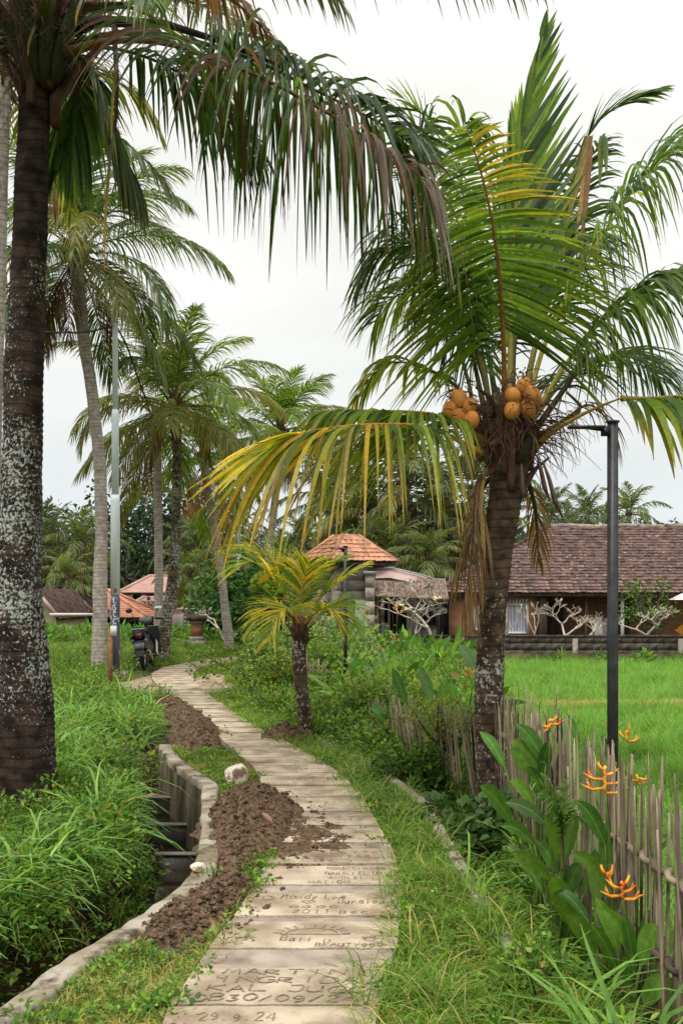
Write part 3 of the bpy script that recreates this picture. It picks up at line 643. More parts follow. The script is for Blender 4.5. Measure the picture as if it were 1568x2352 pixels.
def scatter_group(keys):
    t = bpy.data.node_groups.new('scatter', 'GeometryNodeTree')
    t.interface.new_socket('Geometry', in_out='INPUT', socket_type='NodeSocketGeometry')
    t.interface.new_socket('Geometry', in_out='OUTPUT', socket_type='NodeSocketGeometry')
    gi = N(t, 'NodeGroupInput'); go = N(t, 'NodeGroupOutput'); jn = N(t, 'GeometryNodeJoinGeometry')
    kk_ = N(t, 'GeometryNodeInputNamedAttribute', data_type='INT'); kk_.inputs['Name'].default_value = 'kind_id'
    rot = N(t, 'GeometryNodeInputNamedAttribute', data_type='FLOAT_VECTOR'); rot.inputs['Name'].default_value = 'rot'
    scl = N(t, 'GeometryNodeInputNamedAttribute', data_type='FLOAT'); scl.inputs['Name'].default_value = 'scl'
    for i, k in enumerate(keys):
        ci = N(t, 'GeometryNodeCollectionInfo'); ci.inputs['Collection'].default_value = PROTO[k]
        ci.inputs['Separate Children'].default_value = True; ci.inputs['Reset Children'].default_value = True
        io = N(t, 'GeometryNodeInstanceOnPoints'); io.inputs['Pick Instance'].default_value = True
        eq = N(t, 'FunctionNodeCompare', data_type='INT', operation='EQUAL'); eq.inputs[3].default_value = i
        t.links.new(kk_.outputs['Attribute'], eq.inputs[2]); t.links.new(eq.outputs[0], io.inputs['Selection'])
        t.links.new(gi.outputs[0], io.inputs['Points']); t.links.new(ci.outputs[0], io.inputs['Instance'])
        t.links.new(rot.outputs['Attribute'], io.inputs['Rotation']); t.links.new(scl.outputs['Attribute'], io.inputs['Scale'])
        t.links.new(io.outputs[0], jn.inputs[0])
    t.links.new(jn.outputs[0], go.inputs[0]); return t
def scatter(name, label, cat, pts, keys, probs, smin=.8, smax=1.3, tilt=.12, seed=0):
    pts = np.asarray(pts, float); n = len(pts); r = np.random.default_rng(seed + 100)
    me = bpy.data.meshes.new(name); me.vertices.add(n); me.vertices.foreach_set('co', pts.astype(np.float32).ravel())
    a = me.attributes.new('kind_id', 'INT', 'POINT'); a.data.foreach_set('value', r.choice(len(keys), n, p=np.array(probs) / sum(probs)).astype(np.int32))
    a = me.attributes.new('rot', 'FLOAT_VECTOR', 'POINT')
    a.data.foreach_set('vector', np.c_[r.normal(0, tilt, n), r.normal(0, tilt, n), r.uniform(0, 6.283, n)].astype(np.float32).ravel())
    a = me.attributes.new('scl', 'FLOAT', 'POINT'); a.data.foreach_set('value', r.uniform(smin, smax, n).astype(np.float32))
    o = bpy.data.objects.new(name, me); COL.objects.link(o)
    md = o.modifiers.new('scatter', 'NODES'); md.node_group = scatter_group(keys)
    return tag(o, label, cat, kind='stuff')
def zone(n, x0, x1, y0, y1, cond, seed=0, zoff=0.0, ybias=1.0):
    """random ground points; x0, x1 may be functions of y"""
    r = np.random.default_rng(seed); y = y0 + (y1 - y0) * r.uniform(0, 1, n) ** ybias
    a = x0(y) if callable(x0) else np.full(n, x0); b = x1(y) if callable(x1) else np.full(n, x1)
    x = a + (b - a) * r.uniform(0, 1, n); k = (b > a) & (cond(x, y) if cond else True)
    x, y = x[k], y[k]; return np.c_[x, y, gz(x, y) + zoff]
def onpath(x, y, mg=.06):
    q = np.linspace(0, tot, 260); c = np.array([(edge_at(k)[0] + edge_at(k)[1]) / 2 for k in q])[:, :2]; hwid = np.array([np.linalg.norm(edge_at(k)[1] - edge_at(k)[0]) / 2 for k in q])
    d = np.hypot(np.asarray(x)[:, None] - c[None, :, 0], np.asarray(y)[:, None] - c[None, :, 1]); i = d.argmin(1)
    return d[np.arange(len(d)), i] < np.minimum(hwid[i], .52) + mg
fc = lambda y: ip(y, XC); fk = lambda y: ip(y, XK); ff = lambda y: ip(y, XF)
fpl = lambda y: path_x(y)[0]; fpr = lambda y: path_x(y)[1]
lim = lambda y: -.345 * y - 1.0
limr = lambda y: .345 * y + 1.0
def notdirt(x, y):
    k = ((x + 4.22) / .55) ** 2 + ((y - 21.6) / 1.4) ** 2 > 1
    for (u, v, rx, ry) in ((316, 1572, .5, 2.0), (345, 1592, .45, 1.5), (480, 1560, .36, 1.8), (492, 1580, .25, 1.3)):
        p = G(u, v); k &= ((x - p[0]) / rx) ** 2 + ((y - p[1]) / ry) ** 2 > 1
    return k
def mound_mask(x, y):
    k = ((x + .66) / .36) ** 2 + ((y - 6.9) / 1.25) ** 2 > 1
    k &= ((x + .70) / .30) ** 2 + ((y - 4.98) / .62) ** 2 > 1
    k &= ~((y > 10.3) & (y < 16) & (x > -1.25 - (y - 10.5) * .42 - .45) & (x < -1.0 - (y - 10.5) * .42))
    return k
# grass strip beside the drain, and its ragged overhang on the path
scatter('grass', 'short bright grass on the strip between the slabs and the thin kerb', 'grass',
        np.vstack([zone(5200, lambda y: fpr(y) + .01, lambda y: fk(y) + .12, 3.0, 17, notdirt, 1, ybias=1.5), zone(900, lambda y: fpr(y) - .03, lambda y: fpr(y) + .06, 3.0, 17, notdirt, 2, ybias=1.4)]),
        ['lawn', 'dry', 'creeper', 'wild'], [.78, .10, .05, .07], .6, 1.15, seed=1)
scatter('grass', 'mixed short grass and clover on the verge by the canal wall', 'grass',
        np.vstack([zone(3800, lambda y: fc(y) + .13, lambda y: fpl(y) + .03, 3.0, 12, lambda x, y: mound_mask(x, y), 3, ybias=1.3), zone(350, lambda y: fpl(y) - .06, lambda y: fpl(y) + .03, 3.0, 6.2, None, 4)]),
        ['lawn', 'dry', 'creeper'], [.60, .33, .07], .6, 1.1, seed=2)
# the bank across the canal
def bank(x, y): return x < fc(y) - .55
scatter('grass', 'tall arching broad-bladed grass on the bank across the canal', 'grass',
        np.vstack([zone(520, lambda y: lim(y) - .3, lambda y: fc(y) - .74, 3.3, 6.0, lambda x, y: (x > -1.9) | (y < 5.2), 5), zone(190, lambda y: fc(y) - 1.3, lambda y: fc(y) - .62, 5.9, 10.4, lambda x, y: (x > -1.75) | (y > 8.2), 6), zone(170, lambda y: fc(y) - 1.7, lambda y: fc(y) + .02, 10.75, 15.2, None, 66)]),
        ['broad', 'wild'], [.8, .2], .75, 1.3, .2, seed=3)
scatter('undergrowth', 'low weeds, creepers and fern between the grass on the canal bank', 'weeds',
        np.vstack([zone(2300, lim, lambda y: fc(y) - .58, 3.3, 11, None, 7), zone(3000, lim, lambda y: fc(y) + .0, 11, 24, notdirt, 8), zone(150, lambda y: fc(y) - .66, lambda y: fc(y) - .42, 3.6, 7.5, None, 9)]),
        ['herb', 'creeper', 'fern', 'wild', 'lawn'], [.08, .16, .20, .34, .24], .7, 1.25, seed=4)
scatter('grass', 'rough yellow-green meadow grass beyond the canal bank', 'grass',
        np.vstack([zone(7000, lim, lambda y: np.where(y < 19, fpl(y) - .1, -1.5 + 0 * y), 14, 44, lambda x, y: notdirt(x, y) & mound_mask(x, y) & ~onpath(x, y, .12), 10, ybias=1.3)]),
        ['far', 'wild', 'herb', 'fern'], [.70, .18, .04, .10], .7, 1.4, seed=5)
scatter('grass', 'mown grass patch inside the far bend of the path', 'grass',
        zone(2600, lambda y: np.where(y < 19, fpr(y) + .05, -3.4), lambda y: fk(y) + .4, 12, 24.5, lambda x, y: notdirt(x, y) & ~onpath(x, y, .10), 11), ['lawn', 'dry'], [.85, .15], .5, .9, seed=6)
# drain side: tangled grass and weeds under the fence
scatter('undergrowth', 'tangled wild grass and dark weeds filling the drain along the bamboo fence', 'weeds',
        np.vstack([zone(1500, lambda y: fk(y) + .09, lambda y: ff(y) + .1, 2.7, 9.5, None, 12), zone(1100, lambda y: fk(y) + .0, lambda y: ff(y) + .15, 2.5, 5.4, None, 13)]),
        ['wild', 'creeper', 'herb', 'dry', 'lawn', 'broad'], [.56, .10, .07, .10, .12, .05], .75, 1.3, .25, seed=7)
scatter('undergrowth', 'leafy green undergrowth between the path and the far bamboo fence', 'weeds',
        np.vstack([zone(1500, lambda y: fk(y) + .1, lambda y: ff(y) + .3 + (y - 9) * .12, 8.6, 20, None, 14)]),
        ['herb', 'creeper', 'wild', 'bush', 'fern'], [.20, .14, .38, .08, .20], .8, 1.25, .2, seed=8)
scatter('undergrowth', 'overgrown weedy plot between the bamboo fence and the block wall', 'weeds',
        np.vstack([zone(3000, lambda y: .3 - (y - 10.5) * .17, lambda y: pfx(y) + .1, 10.5, 28, None, 15)]),
        ['herb', 'far', 'wild', 'reed', 'fern', 'bush', 'bigleaf'], [.24, .34, .24, .05, .10, .05, .012], .7, 1.2, .2, seed=9)
def paddy(x, y): return (np.abs(y - 16.8 - .02 * x) > .28) & ((fbm(x, y, 1.3, 4) > -.42) | (RNG.uniform(0, 1, len(x)) < .35))
scatter('rice', 'bright green young rice growing in the flooded field', 'rice',
        np.vstack([zone(6500, lambda y: pfx(y), limr, 3.2, 28, paddy, 16, ybias=.85), zone(900, lambda y: ff(y) + .2, limr, 3.4, 9, None, 17)]),
        ['rice', 'wild'], [.9, .1], .6, 1.2, .14, seed=10)
scatter('grass', 'pale dry grass along the low earth bund through the rice', 'grass',
        zone(900, lambda y: pfx(y), limr, 16.5, 17.5, None, 18, .0), ['dry', 'lawn'], [.7, .3], 1, 1.7, seed=11)
scatter('plants', 'broad-leaved garden plants along the foot of the block wall', 'plants',
        np.vstack([zone(70, 1.2, 11, 27.2, 28.2, None, 19), zone(40, -.6, 3.6, 23.5, 28.2, None, 21)]), ['bigleaf', 'reed', 'herb'], [.45, .2, .35], .35, .75, seed=12)
scatter('plants', 'lush banana-like plants and shrubs in front of the far houses', 'plants',
        np.vstack([zone(170, lambda y: -.34 * y, lambda y: -.12 * y, 34, 40, None, 20)]), ['bigleaf', 'bush', 'reed'], [.5, .3, .2], .55, 1.05, seed=13)

# ------------------------------------------------------------------ coconut palms
GREEN = [(.034, .085, .013), (.062, .135, .020), (.10, .18, .028)]
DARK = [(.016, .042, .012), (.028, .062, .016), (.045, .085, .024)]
BLUE = [(.030, .062, .030), (.055, .095, .048), (.085, .13, .07)]
LIGHT = [(.08, .17, .020), (.14, .25, .032), (.22, .32, .05)]
YELL = [(.24, .29, .03), (.42, .38, .04), (.60, .45, .05)]
GOLD = [(.52, .40, .04), (.70, .48, .06), (.74, .55, .16)]
BROWN = [(.10, .055, .03), (.17, .095, .06), (.24, .15, .09)]
PURP = [(.085, .045, .038), (.12, .07, .055), (.15, .09, .075)]
def frond(pts, n=60, L=.9, w=.018, start=.22, droop=.7, lift=.25, ang=(70, 28), side=None, cols=GREEN, tip=None, tipamt=.5, rach=(.12, .13, .03), rw=.022, miss=.03,
          seg=5, seed=0, prof=None, twist=.5, left=1, right=1, wild=.10, cut=None, colfn=None, rn=6):
    """one palm leaf: a tapering rachis with two rows of drooping ribbons"""
    r = np.random.default_rng(seed); P = catmull(pts, 60); ln = float(np.sum(np.linalg.norm(np.diff(P, axis=0), axis=1)))
    T = nrm(np.gradient(P, axis=0))
    if side is None:
        h = P[-1] - P[0]; h[2] = 0
        if np.linalg.norm(h) < .15: h = np.array([0, 1.0, 0])
        side = np.cross([0, 0, 1.0], nrm(h))
    m_ = MB(); q = np.linspace(0, 1, 60)
    rr = rw * np.interp(q, [0, .06, .2, .5, 1], [2.3, 1.5, 1, .7, .18])
    idx = np.unique(np.linspace(0, 59, 22).astype(int))
    m_.tube(P[idx], rr[idx], rn, True, C=np.array(rach), flat=.75)
    for sd in (1, -1):
        if (sd == 1 and not left) or (sd == -1 and not right): continue
        t = np.linspace(start, .995, n) + r.normal(0, .3 / n, n); t = t[r.uniform(0, 1, n) > miss].clip(0, 1); k = len(t)
        f = t * 59; i0 = np.clip(f.astype(int), 0, 58); fr = (f - i0)[:, None]
        p = P[i0] * (1 - fr) + P[i0 + 1] * fr; tt = nrm(T[i0] * (1 - fr) + T[i0 + 1] * fr)
        S = nrm(np.asarray(side) - (tt @ np.asarray(side))[:, None] * tt); Nn = np.cross(tt, S)
        tl = (t - start) / (1 - start)
        pr_ = np.interp(tl, [0, .12, .35, .7, 1], prof or [.55, .85, 1, .8, .38])
        a = np.radians(np.interp(tl, [0, 1], ang)) + r.normal(0, wild * .6, k)
        lf = lift + r.normal(0, wild, k)
        D = nrm(tt * np.cos(a)[:, None] + np.sin(a)[:, None] * (sd * S * np.cos(lf)[:, None] + Nn * np.sin(lf)[:, None]))
        ll = L * pr_ * r.uniform(.82, 1.12, k); 
        if cut: ll *= np.where(r.uniform(0, 1, k) < cut, r.uniform(.3, .8, k), 1)
        g = droop * r.uniform(.7, 1.3, k); cur = p; pt = [p]; dirs = [D]
        bend = r.uniform(0, 1, k) ** 3
        for s_ in range(seg):
            ff_ = (s_ + .5) / seg
            Dk = nrm(D * (1 - .0 * ff_) + np.array([0, 0, -1.0]) * (g * 2.2 * ff_ ** 1.3)[:, None]); cur = cur + Dk * (ll / seg)[:, None]
            pt.append(cur); dirs.append(Dk)
        pt = np.stack(pt, 1); dr = np.stack(dirs, 1)
        tw = (r.normal(0, twist, k))[:, None, None]
        wd = tt[:, None, :] - (np.sum(tt[:, None, :] * dr, -1, keepdims=True)) * dr + 1e-4; wd = nrm(wd)
        wn = np.cross(dr, wd); wd = nrm(wd * np.cos(tw) + wn * np.sin(tw))
        wp = np.interp(np.linspace(0, 1, seg + 1), [0, .15, .4, .75, 1], [.5, 1, .95, .6, .06])[None, :, None] * w * (.6 + .4 * pr_)[:, None, None] * r.uniform(.75, 1.2, (k, 1, 1))
        V = np.stack([pt - wd * wp, pt + wd * wp], 2).reshape(-1, 3)
        ii = np.arange(k)[:, None] * (seg + 1) * 2 + np.arange(seg)[None, :] * 2
        Q = np.stack([ii, ii + 1, ii + 3, ii + 2], -1).reshape(-1, 4)
        cc = np.array(cols)[r.integers(0, len(cols), k)] * r.uniform(.85, 1.15, (k, 1))
        if colfn: cc = colfn(tl, sd, cc, r)
        cc = np.repeat(cc[:, None, :], seg + 1, 1)
        if tip is not None:
            z_ = (np.linspace(0, 1, seg + 1) ** 2.2)[None, :, None] * tipamt * r.uniform(.3, 1.4, (k, 1, 1)); cc = cc * (1 - z_.clip(0, 1)) + np.array(tip) * z_.clip(0, 1)
        m_.add(V, Q, C=np.repeat(cc, 2, axis=1).reshape(-1, 3))
    return m_
def arc_pts(c, az, e0, bend, ln, m=9, k=1.4, r0=.05):
    p = np.array(c, float) + np.array([math.cos(az) * r0, math.sin(az) * r0, 0]); out = [p.copy()]
    for i in range(m):
        el = e0 - bend * ((i + .5) / m) ** k; p = p + np.array([math.cos(az) * math.cos(el), math.sin(az) * math.cos(el), math.sin(el)]) * ln / m; out.append(p.copy())
    return out
def trunk(parent, pts, rad, mat, n=18, ring=.045, amp=.035, seed=0, name='trunk', bulge=.03):
    P0 = np.asarray(pts, float); ln = float(np.sum(np.linalg.norm(np.diff(P0, axis=0), axis=1))); m = max(12, int(ln / ring * 2))
    P = catmull(P0, m); q = np.linspace(0, 1, m); d0 = np.linspace(0, 1, len(rad)); r_ = np.interp(q, d0, rad)
    rg = np.random.default_rng(seed); r_ = r_ * (1 + amp * np.where(np.arange(m) % 2 == 0, 1, -.6) * rg.uniform(.3, 1.2, m)) * (1 + bulge * np.sin(q * 23 + seed) * np.sin(q * 9))
    m_ = MB(); m_.tube(P, r_, n, True)
    V = m_.V[0]; k = m * n; c = np.repeat(P, n, axis=0); dv = V[:k] - c
    ph = np.arctan2(dv[:, 1], dv[:, 0]); zz = V[:k, 2]
    V[:k] = c + dv * (1 + .035 * np.sin(3 * ph + zz * 4 + seed) + .02 * np.sin(7 * ph - zz * 9))[:, None] + np.c_[0 * ph, 0 * ph, .012 * np.sin(2 * ph + zz * 6)]
    return m_.build(name, mat, parent, smooth=True)
def crown_base(parent, c, rad, seed, n=12, h=.4, mat='fibre', Ls=(.18, .4), up=.5):
    """old leaf sheaths and fibre round the top of a trunk"""
    r = random.Random(seed); c = np.array(c, float)
    m_ = MB(); m_.blob(c, (rad * 1.25, rad * 1.25, h * .6), jit=.12, seed=seed, sub=2); m_.build('fibre_sheath', mat, parent)
    for k in range(n):
        az = k * 2.4 + r.uniform(-.3, .3); z = -h * .6 + h * 1.1 * k / n; o = np.array([math.cos(az), math.sin(az), 0]); L = r.uniform(*Ls)
        p0 = c + o * rad * .7 + (0, 0, z); p1 = p0 + o * L * .35 + (0, 0, L * up); p2 = p1 + o * L * .4 + (0, 0, L * r.uniform(-.2, .6))
        mm = MB(); mm.tube([p0 - (0, 0, L * .3), p0, p1, p2], [rad * .5, rad * .55, rad * .3, rad * .12], 6, True, flat=.45); mm.build('leaf_stub', mat, parent)
def fibres(parent, c, rad, n, seed, ln=.35):
    r = random.Random(seed); m_ = MB(); c = np.array(c, float)
    for k in range(n):
        az = r.uniform(0, 6.28); p = c + np.array([math.cos(az) * rad, math.sin(az) * rad, r.uniform(-.2, .2)]); pts = [p]
        d = np.array([math.cos(az), math.sin(az), r.uniform(-.2, .8)])
        for s_ in range(5): d = nrm(d + np.array([r.uniform(-.5, .5), r.uniform(-.5, .5), -.35])); p = p + d * ln / 5 * r.uniform(.5, 1.3); pts.append(p)
        m_.tube(pts, [.006, .005, .004, .003, .002, .0015], 3, False)
    o = m_.build('loose_fibre', 'fibre', parent); o['kind'] = 'stuff'
def coconuts(parent, lst, mat, rad=.07, seed=0):
    for i, p in enumerate(lst):
        m_ = MB(); r = rad * random.uniform(.78, 1.14); tl_ = Matrix.Rotation(random.uniform(-.5, .5), 3, 'X') @ Matrix.Rotation(random.uniform(-.5, .5), 3, 'Y'); m_.blob(p, (r * .93, r * .93, r * 1.2), jit=.010, seed=i + seed, sub=2, rot=np.array(tl_))
        o = m_.build('coconut', mat, parent, smooth=True)
        c = MB(); c.blob(np.array(p) + (0, 0, r * 1.02), (r * .35, r * .35, r * .14), seed=i); c.build('coconut_cap', 'fibre', o, base=BASE[parent.name]); k_ = MB(); k_.tube([np.array(p) + (0, 0, r), np.array(p) + (0, .02, r * 1.6), np.array(p) + (.02 * (-1) ** i, .09, r * 2.0)], [.008, .007, .006], 5); k_.build('stalk', 'fibre', o, base=BASE[parent.name])
def palm(name, label, base, tpts, rad, mat, n=26, Lr=3.2, Lf=.85, seed=0, cols=GREEN, old=BROWN, dead=3, nl=46, seg=4, w=.022, hi=84, lo=-35, bend=(40, 95), group='coconut palms along the path', nuts=5, tn=14, dhang=1.0, spear=True, yel=.12, ring=.09):
    pm = thing(name, base, label, 'palm tree', group); trunk(pm, tpts, rad, mat, tn, ring, seed=seed)
    c = np.array(tpts[-1], float); rg = random.Random(seed)
    crown_base(pm, c + (0, 0, .05), rad[-1], seed, 8, .45, Ls=(.25, .5))
    for k in range(n):
        q = k / max(1, n - 1); az = k * 2.39996 + seed + rg.uniform(-.2, .2); e0 = R(hi + (lo - hi) * q ** 1.15) + rg.uniform(-.1, .1)
        bd = R(bend[0] + (bend[1] - bend[0]) * min(1, q * 1.6)) * rg.uniform(.85, 1.15) if e0 > 0 else R(35)
        ln = Lr * (.72 + .28 * min(1, q * 3)) * rg.uniform(.88, 1.08)
        cl = cols; dr = .25 + .75 * min(1, q * 1.8)
        if rg.random() < yel and q > .4: cl = [(.11, .13, .03), (.20, .20, .05), (.07, .11, .025)]
        sa = az + math.pi / 2 + rg.uniform(-.25, .25); tp = (.30, .24, .08)
        pp = arc_pts(c + (0, 0, .12 - .3 * q), az, e0, bd, ln)
        frond(pp, nl, Lf * (.7 + .3 * min(1, q * 3)), w, .16, dr, .25, (62, 22), (math.cos(sa), math.sin(sa), 0), cl, tp, .35, (.16, .16, .04), .02, .04, seg, seed * 50 + k, rn=5).build('frond', 'leaf', pm)
    for k in range(dead):
        az = k * 2.2 + seed * 1.3; pp = arc_pts(c + (0, 0, -.25), az, R(-35), R(48), Lr * .62 * dhang, k=.6)
        frond(pp, nl - 10, Lf * .7, w * .6, .2, 1.3, 0, (50, 25), None, old, None, 0, (.14, .09, .05), .018, .15, seg, seed * 70 + k, rn=4).build('dead_frond', 'leaf', pm)
    if nuts: coconuts(pm, [c + (math.cos(seed + i * 1.3) * .26, math.sin(seed + i * 1.3) * .26 - .04, -.02 - .12 * (i % 3)) for i in range(nuts)], 'coconut_green', .10, seed)
    return pm
def tpts(Y, uv): return [W(u, v, Y) for u, v in uv]

# A: the big palm whose trunk rises beside the canal
YA = 7.3
bA = W(60, 1890, YA)
A = thing('coconut_palm', bA, 'largest coconut palm, black trunk blotched with white lichen, rising from the canal bank', 'palm tree', 'coconut palms along the path')
sc_ = lambda w: w / 2 / FPX * YA
trunk(A, tpts(YA, [(64, 1910), (58, 1850), (50, 1700), (44, 1500), (44, 1300), (52, 1000), (66, 600), (82, 230), (88, 100)]),
      [sc_(175), sc_(150), sc_(118), sc_(98), sc_(90), sc_(84), sc_(76), sc_(72), sc_(74)], 'bark_dark', 26, .05, .03, 3)
cA = W(92, 100, YA)
crown_base(A, cA, .16, 5, 26, .70, Ls=(.3, .7)); fibres(A, cA, .22, 160, 3, .6)
def fr(parent, Y, pts, sd, name='frond', **k):
    P = [W(p[0], p[1], Y + (p[2] if len(p) > 2 else 0)) for p in pts]
    return frond(P, seed=sd, **k).build(name, 'leaf', parent)
BK = dict(cols=BLUE, rach=(.13, .13, .04))
# the long leaf that crosses the picture, and its neighbours
def cf1(tl, sd, cc, r):
    k = (r.uniform(0, 1, len(tl)) < (.15 + .75 * tl if sd < 0 else .22)); p = np.array(PURP)[r.integers(0, 3, len(tl))]
    return np.where(k[:, None], p, cc)
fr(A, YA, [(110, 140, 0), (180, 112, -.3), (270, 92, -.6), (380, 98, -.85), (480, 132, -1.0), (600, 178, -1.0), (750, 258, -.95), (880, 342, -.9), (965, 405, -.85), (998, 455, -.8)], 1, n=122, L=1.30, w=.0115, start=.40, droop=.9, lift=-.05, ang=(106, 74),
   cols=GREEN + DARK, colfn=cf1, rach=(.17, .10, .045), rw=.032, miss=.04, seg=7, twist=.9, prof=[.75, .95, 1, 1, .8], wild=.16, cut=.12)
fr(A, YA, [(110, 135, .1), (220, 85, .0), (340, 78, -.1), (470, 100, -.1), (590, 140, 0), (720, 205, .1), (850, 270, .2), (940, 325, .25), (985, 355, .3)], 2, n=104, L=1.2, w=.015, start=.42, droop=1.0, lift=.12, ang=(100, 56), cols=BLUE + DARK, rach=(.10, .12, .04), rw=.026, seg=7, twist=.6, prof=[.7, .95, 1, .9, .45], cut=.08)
fr(A, YA, [(110, 130, .5), (250, 110, .8), (400, 160, 1.1), (520, 260, 1.3), (600, 360, 1.4)], 3, n=60, L=.8, w=.017, start=.35, droop=1.0, lift=.1, cols=DARK, seg=5, rw=.02)
m_ = MB(); m_.tube([W(110, 90, YA), W(230, 48, YA - .2), (W(380, 55, YA - .3)), W(500, 92, YA - .3), W(630, 146, YA - .3)], [.06, .04, .028, .02, .012], 7, True, C=(.035, .028, .022)); m_.build('bare_rachis', 'tinted', A)
# leaves falling towards the camera side
fr(A, YA, [(115, 160, 0), (175, 125, -.1), (215, 170, -.15), (250, 260, -.1), (285, 350, 0), (320, 430, .1)], 4, n=60, L=.75, w=.020, start=.25, droop=1.1, lift=0, ang=(40, 15), cols=BLUE, seg=5, tip=(.3, .28, .08), tipamt=.4)
fr(A, YA, [(100, 170, .1), (150, 140, .3), (185, 190, .4), (170, 290, .5), (140, 380, .55)], 5, n=56, L=.75, w=.022, start=.25, droop=1.1, lift=0, ang=(45, 18), cols=GREEN, seg=5)
fr(A, YA, [(60, 150, 0), (10, 110, -.1), (-40, 160, -.1), (-70, 280, 0), (-80, 420, 0)], 6, n=56, L=.8, w=.012, start=.2, droop=1.3, lift=0, cols=PURP, seg=5, tip=(.12, .07, .05), tipamt=.5)
fr(A, YA, [(60, 140, .3), (20, 60, .5), (-30, 40, .7), (-90, 90, .8), (-140, 200, .9)], 7, n=56, L=.8, w=.02, start=.2, droop=.9, cols=DARK, seg=5)
# leaves leaving the frame above, hanging back into it
for i, (pts, L_, cl) in enumerate([
        ([(100, 100), (150, -80, -.3), (260, -200, -.5), (400, -230, -.7), (560, -170, -.9), (700, -90, -1.0), (770, -20, -1.0)], .75, BLUE),
        ([(100, 100), (180, -110, .3), (360, -240, .5), (600, -260, .5), (850, -220, .4), (1060, -150, .2), (1230, -75, 0)], .98, DARK),
        ([(110, 110), (230, -10, .4), (370, -60, .9), (500, -20, 1.3), (590, 50, 1.5), (650, 130, 1.6)], .55, PURP),
        ([(110, 110), (200, -60, 1.0), (330, -110, 1.6), (440, -70, 2.1), (520, 0, 2.4)], .7, LIGHT),
        ([(90, 100), (130, -100, -.8), (200, -160, -1.5), (290, -100, -1.9), (350, 0, -2.1)], .7, GREEN),
        ([(80, 100), (30, -120, -.4), (-60, -200, -.8), (-160, -160, -1.2)], .8, GREEN),
        ([(95, 100), (100, -200, 0), (130, -500, .1), (180, -800, .2)], .9, GREEN),
        ([(90, 100), (60, -150, .6), (20, -400, 1.2), (-80, -560, 1.8)], .9, GREEN),
        ([(110, 110), (250, 20, 1.2), (420, 0, 2.2), (560, 60, 3.0), (640, 160, 3.4)], .7, BLUE)]):
    fr(A, YA, pts, 20 + i, n=64, L=L_, w=.015, start=.28, droop=1.0, lift=.1, cols=cl, seg=5, rw=.036, rach=(.10, .12, .035), tip=(.3, .2, .06), tipamt=.3, cut=.06)
# hanging yellow-tipped strands
for (u, v0, v1, dd) in ((262, 120, 320, 0), (246, 330, 620, .05), (180, -5, 60, 0), (70, 60, 130, -.3)):
    P_ = catmull([W(u + 10, v0, YA - .4), W(u - 2, (v0 + v1) / 2, YA - .42), W(u - 6, v1, YA - .42)], 8)
    m_ = MB(); s_ = np.array([1, 0, 0]) * .011 * np.array([1, 1, 1, 1, .9, .7, .5, .1])[:, None]; m_.grid(np.stack([P_ - s_, P_ + s_]), np.tile(np.linspace(0, 1, 8)[:, None] * np.array([[.3, .2, .0]]) + np.array([[.05, .06, .02]]), (2, 1))); m_.build('hanging_leaflet', 'leaf', A)
m_ = MB(); m_.tube(catmull([W(262, 60, YA - .3), W(268, 180, YA - .32), W(266, 280, YA - .3), W(258, 330, YA - .3)], 10), [.02, .02, .018, .018, .018, .016, .014, .012, .01, .004], 6, C=(.06, .035, .03)); m_.build('spathe', 'tinted', A)
for i, (u, du) in enumerate(((110, 8), (150, 60), (70, -60), (40, -120))):
    m_ = MB(); m_.tube(catmull([W(u * .6 + 36, 190, YA - .12), W(u, 90, YA - .22), W(u + du, -80, YA - .2), W(u + du * 2.4, -300, YA)], 14), np.interp(np.linspace(0, 1, 14), [0, .12, .5, 1], [.03, .062, .035, .018]), 8, C=(.05, .06, .022), flat=.6); m_.build('petiole', 'tinted', A)

# G: the dwarf palm with orange coconuts
YG = 8.0; bG = W(1135, 1845, YG)
Gp = thing('coconut_palm', bG, 'dwarf coconut palm with clusters of orange coconuts, standing by the bamboo fence', 'palm tree', 'coconut palms along the path')
sg = lambda w: w / 2 / FPX * YG
trunk(Gp, tpts(YG, [(1136, 1900), (1133, 1840), (1128, 1750), (1124, 1600), (1128, 1450), (1136, 1330), (1150, 1220), (1163, 1130), (1170, 1050)]),
      [sg(88), sg(78), sg(68), sg(64), sg(62), sg(62), sg(64), sg(74), sg(96)], 'bark_brown', 24, .05, .05, 8)
cG = W(1168, 1030, YG)
crown_base(Gp, cG + (0, 0, .02), .155, 12, 22, .55, Ls=(.14, .36)); fibres(Gp, cG + (0, 0, .12), .2, 170, 5, .42)
fibres(Gp, cG + (.1, 0, .25), .22, 80, 6, .5)
mkb = dict(rn=7)
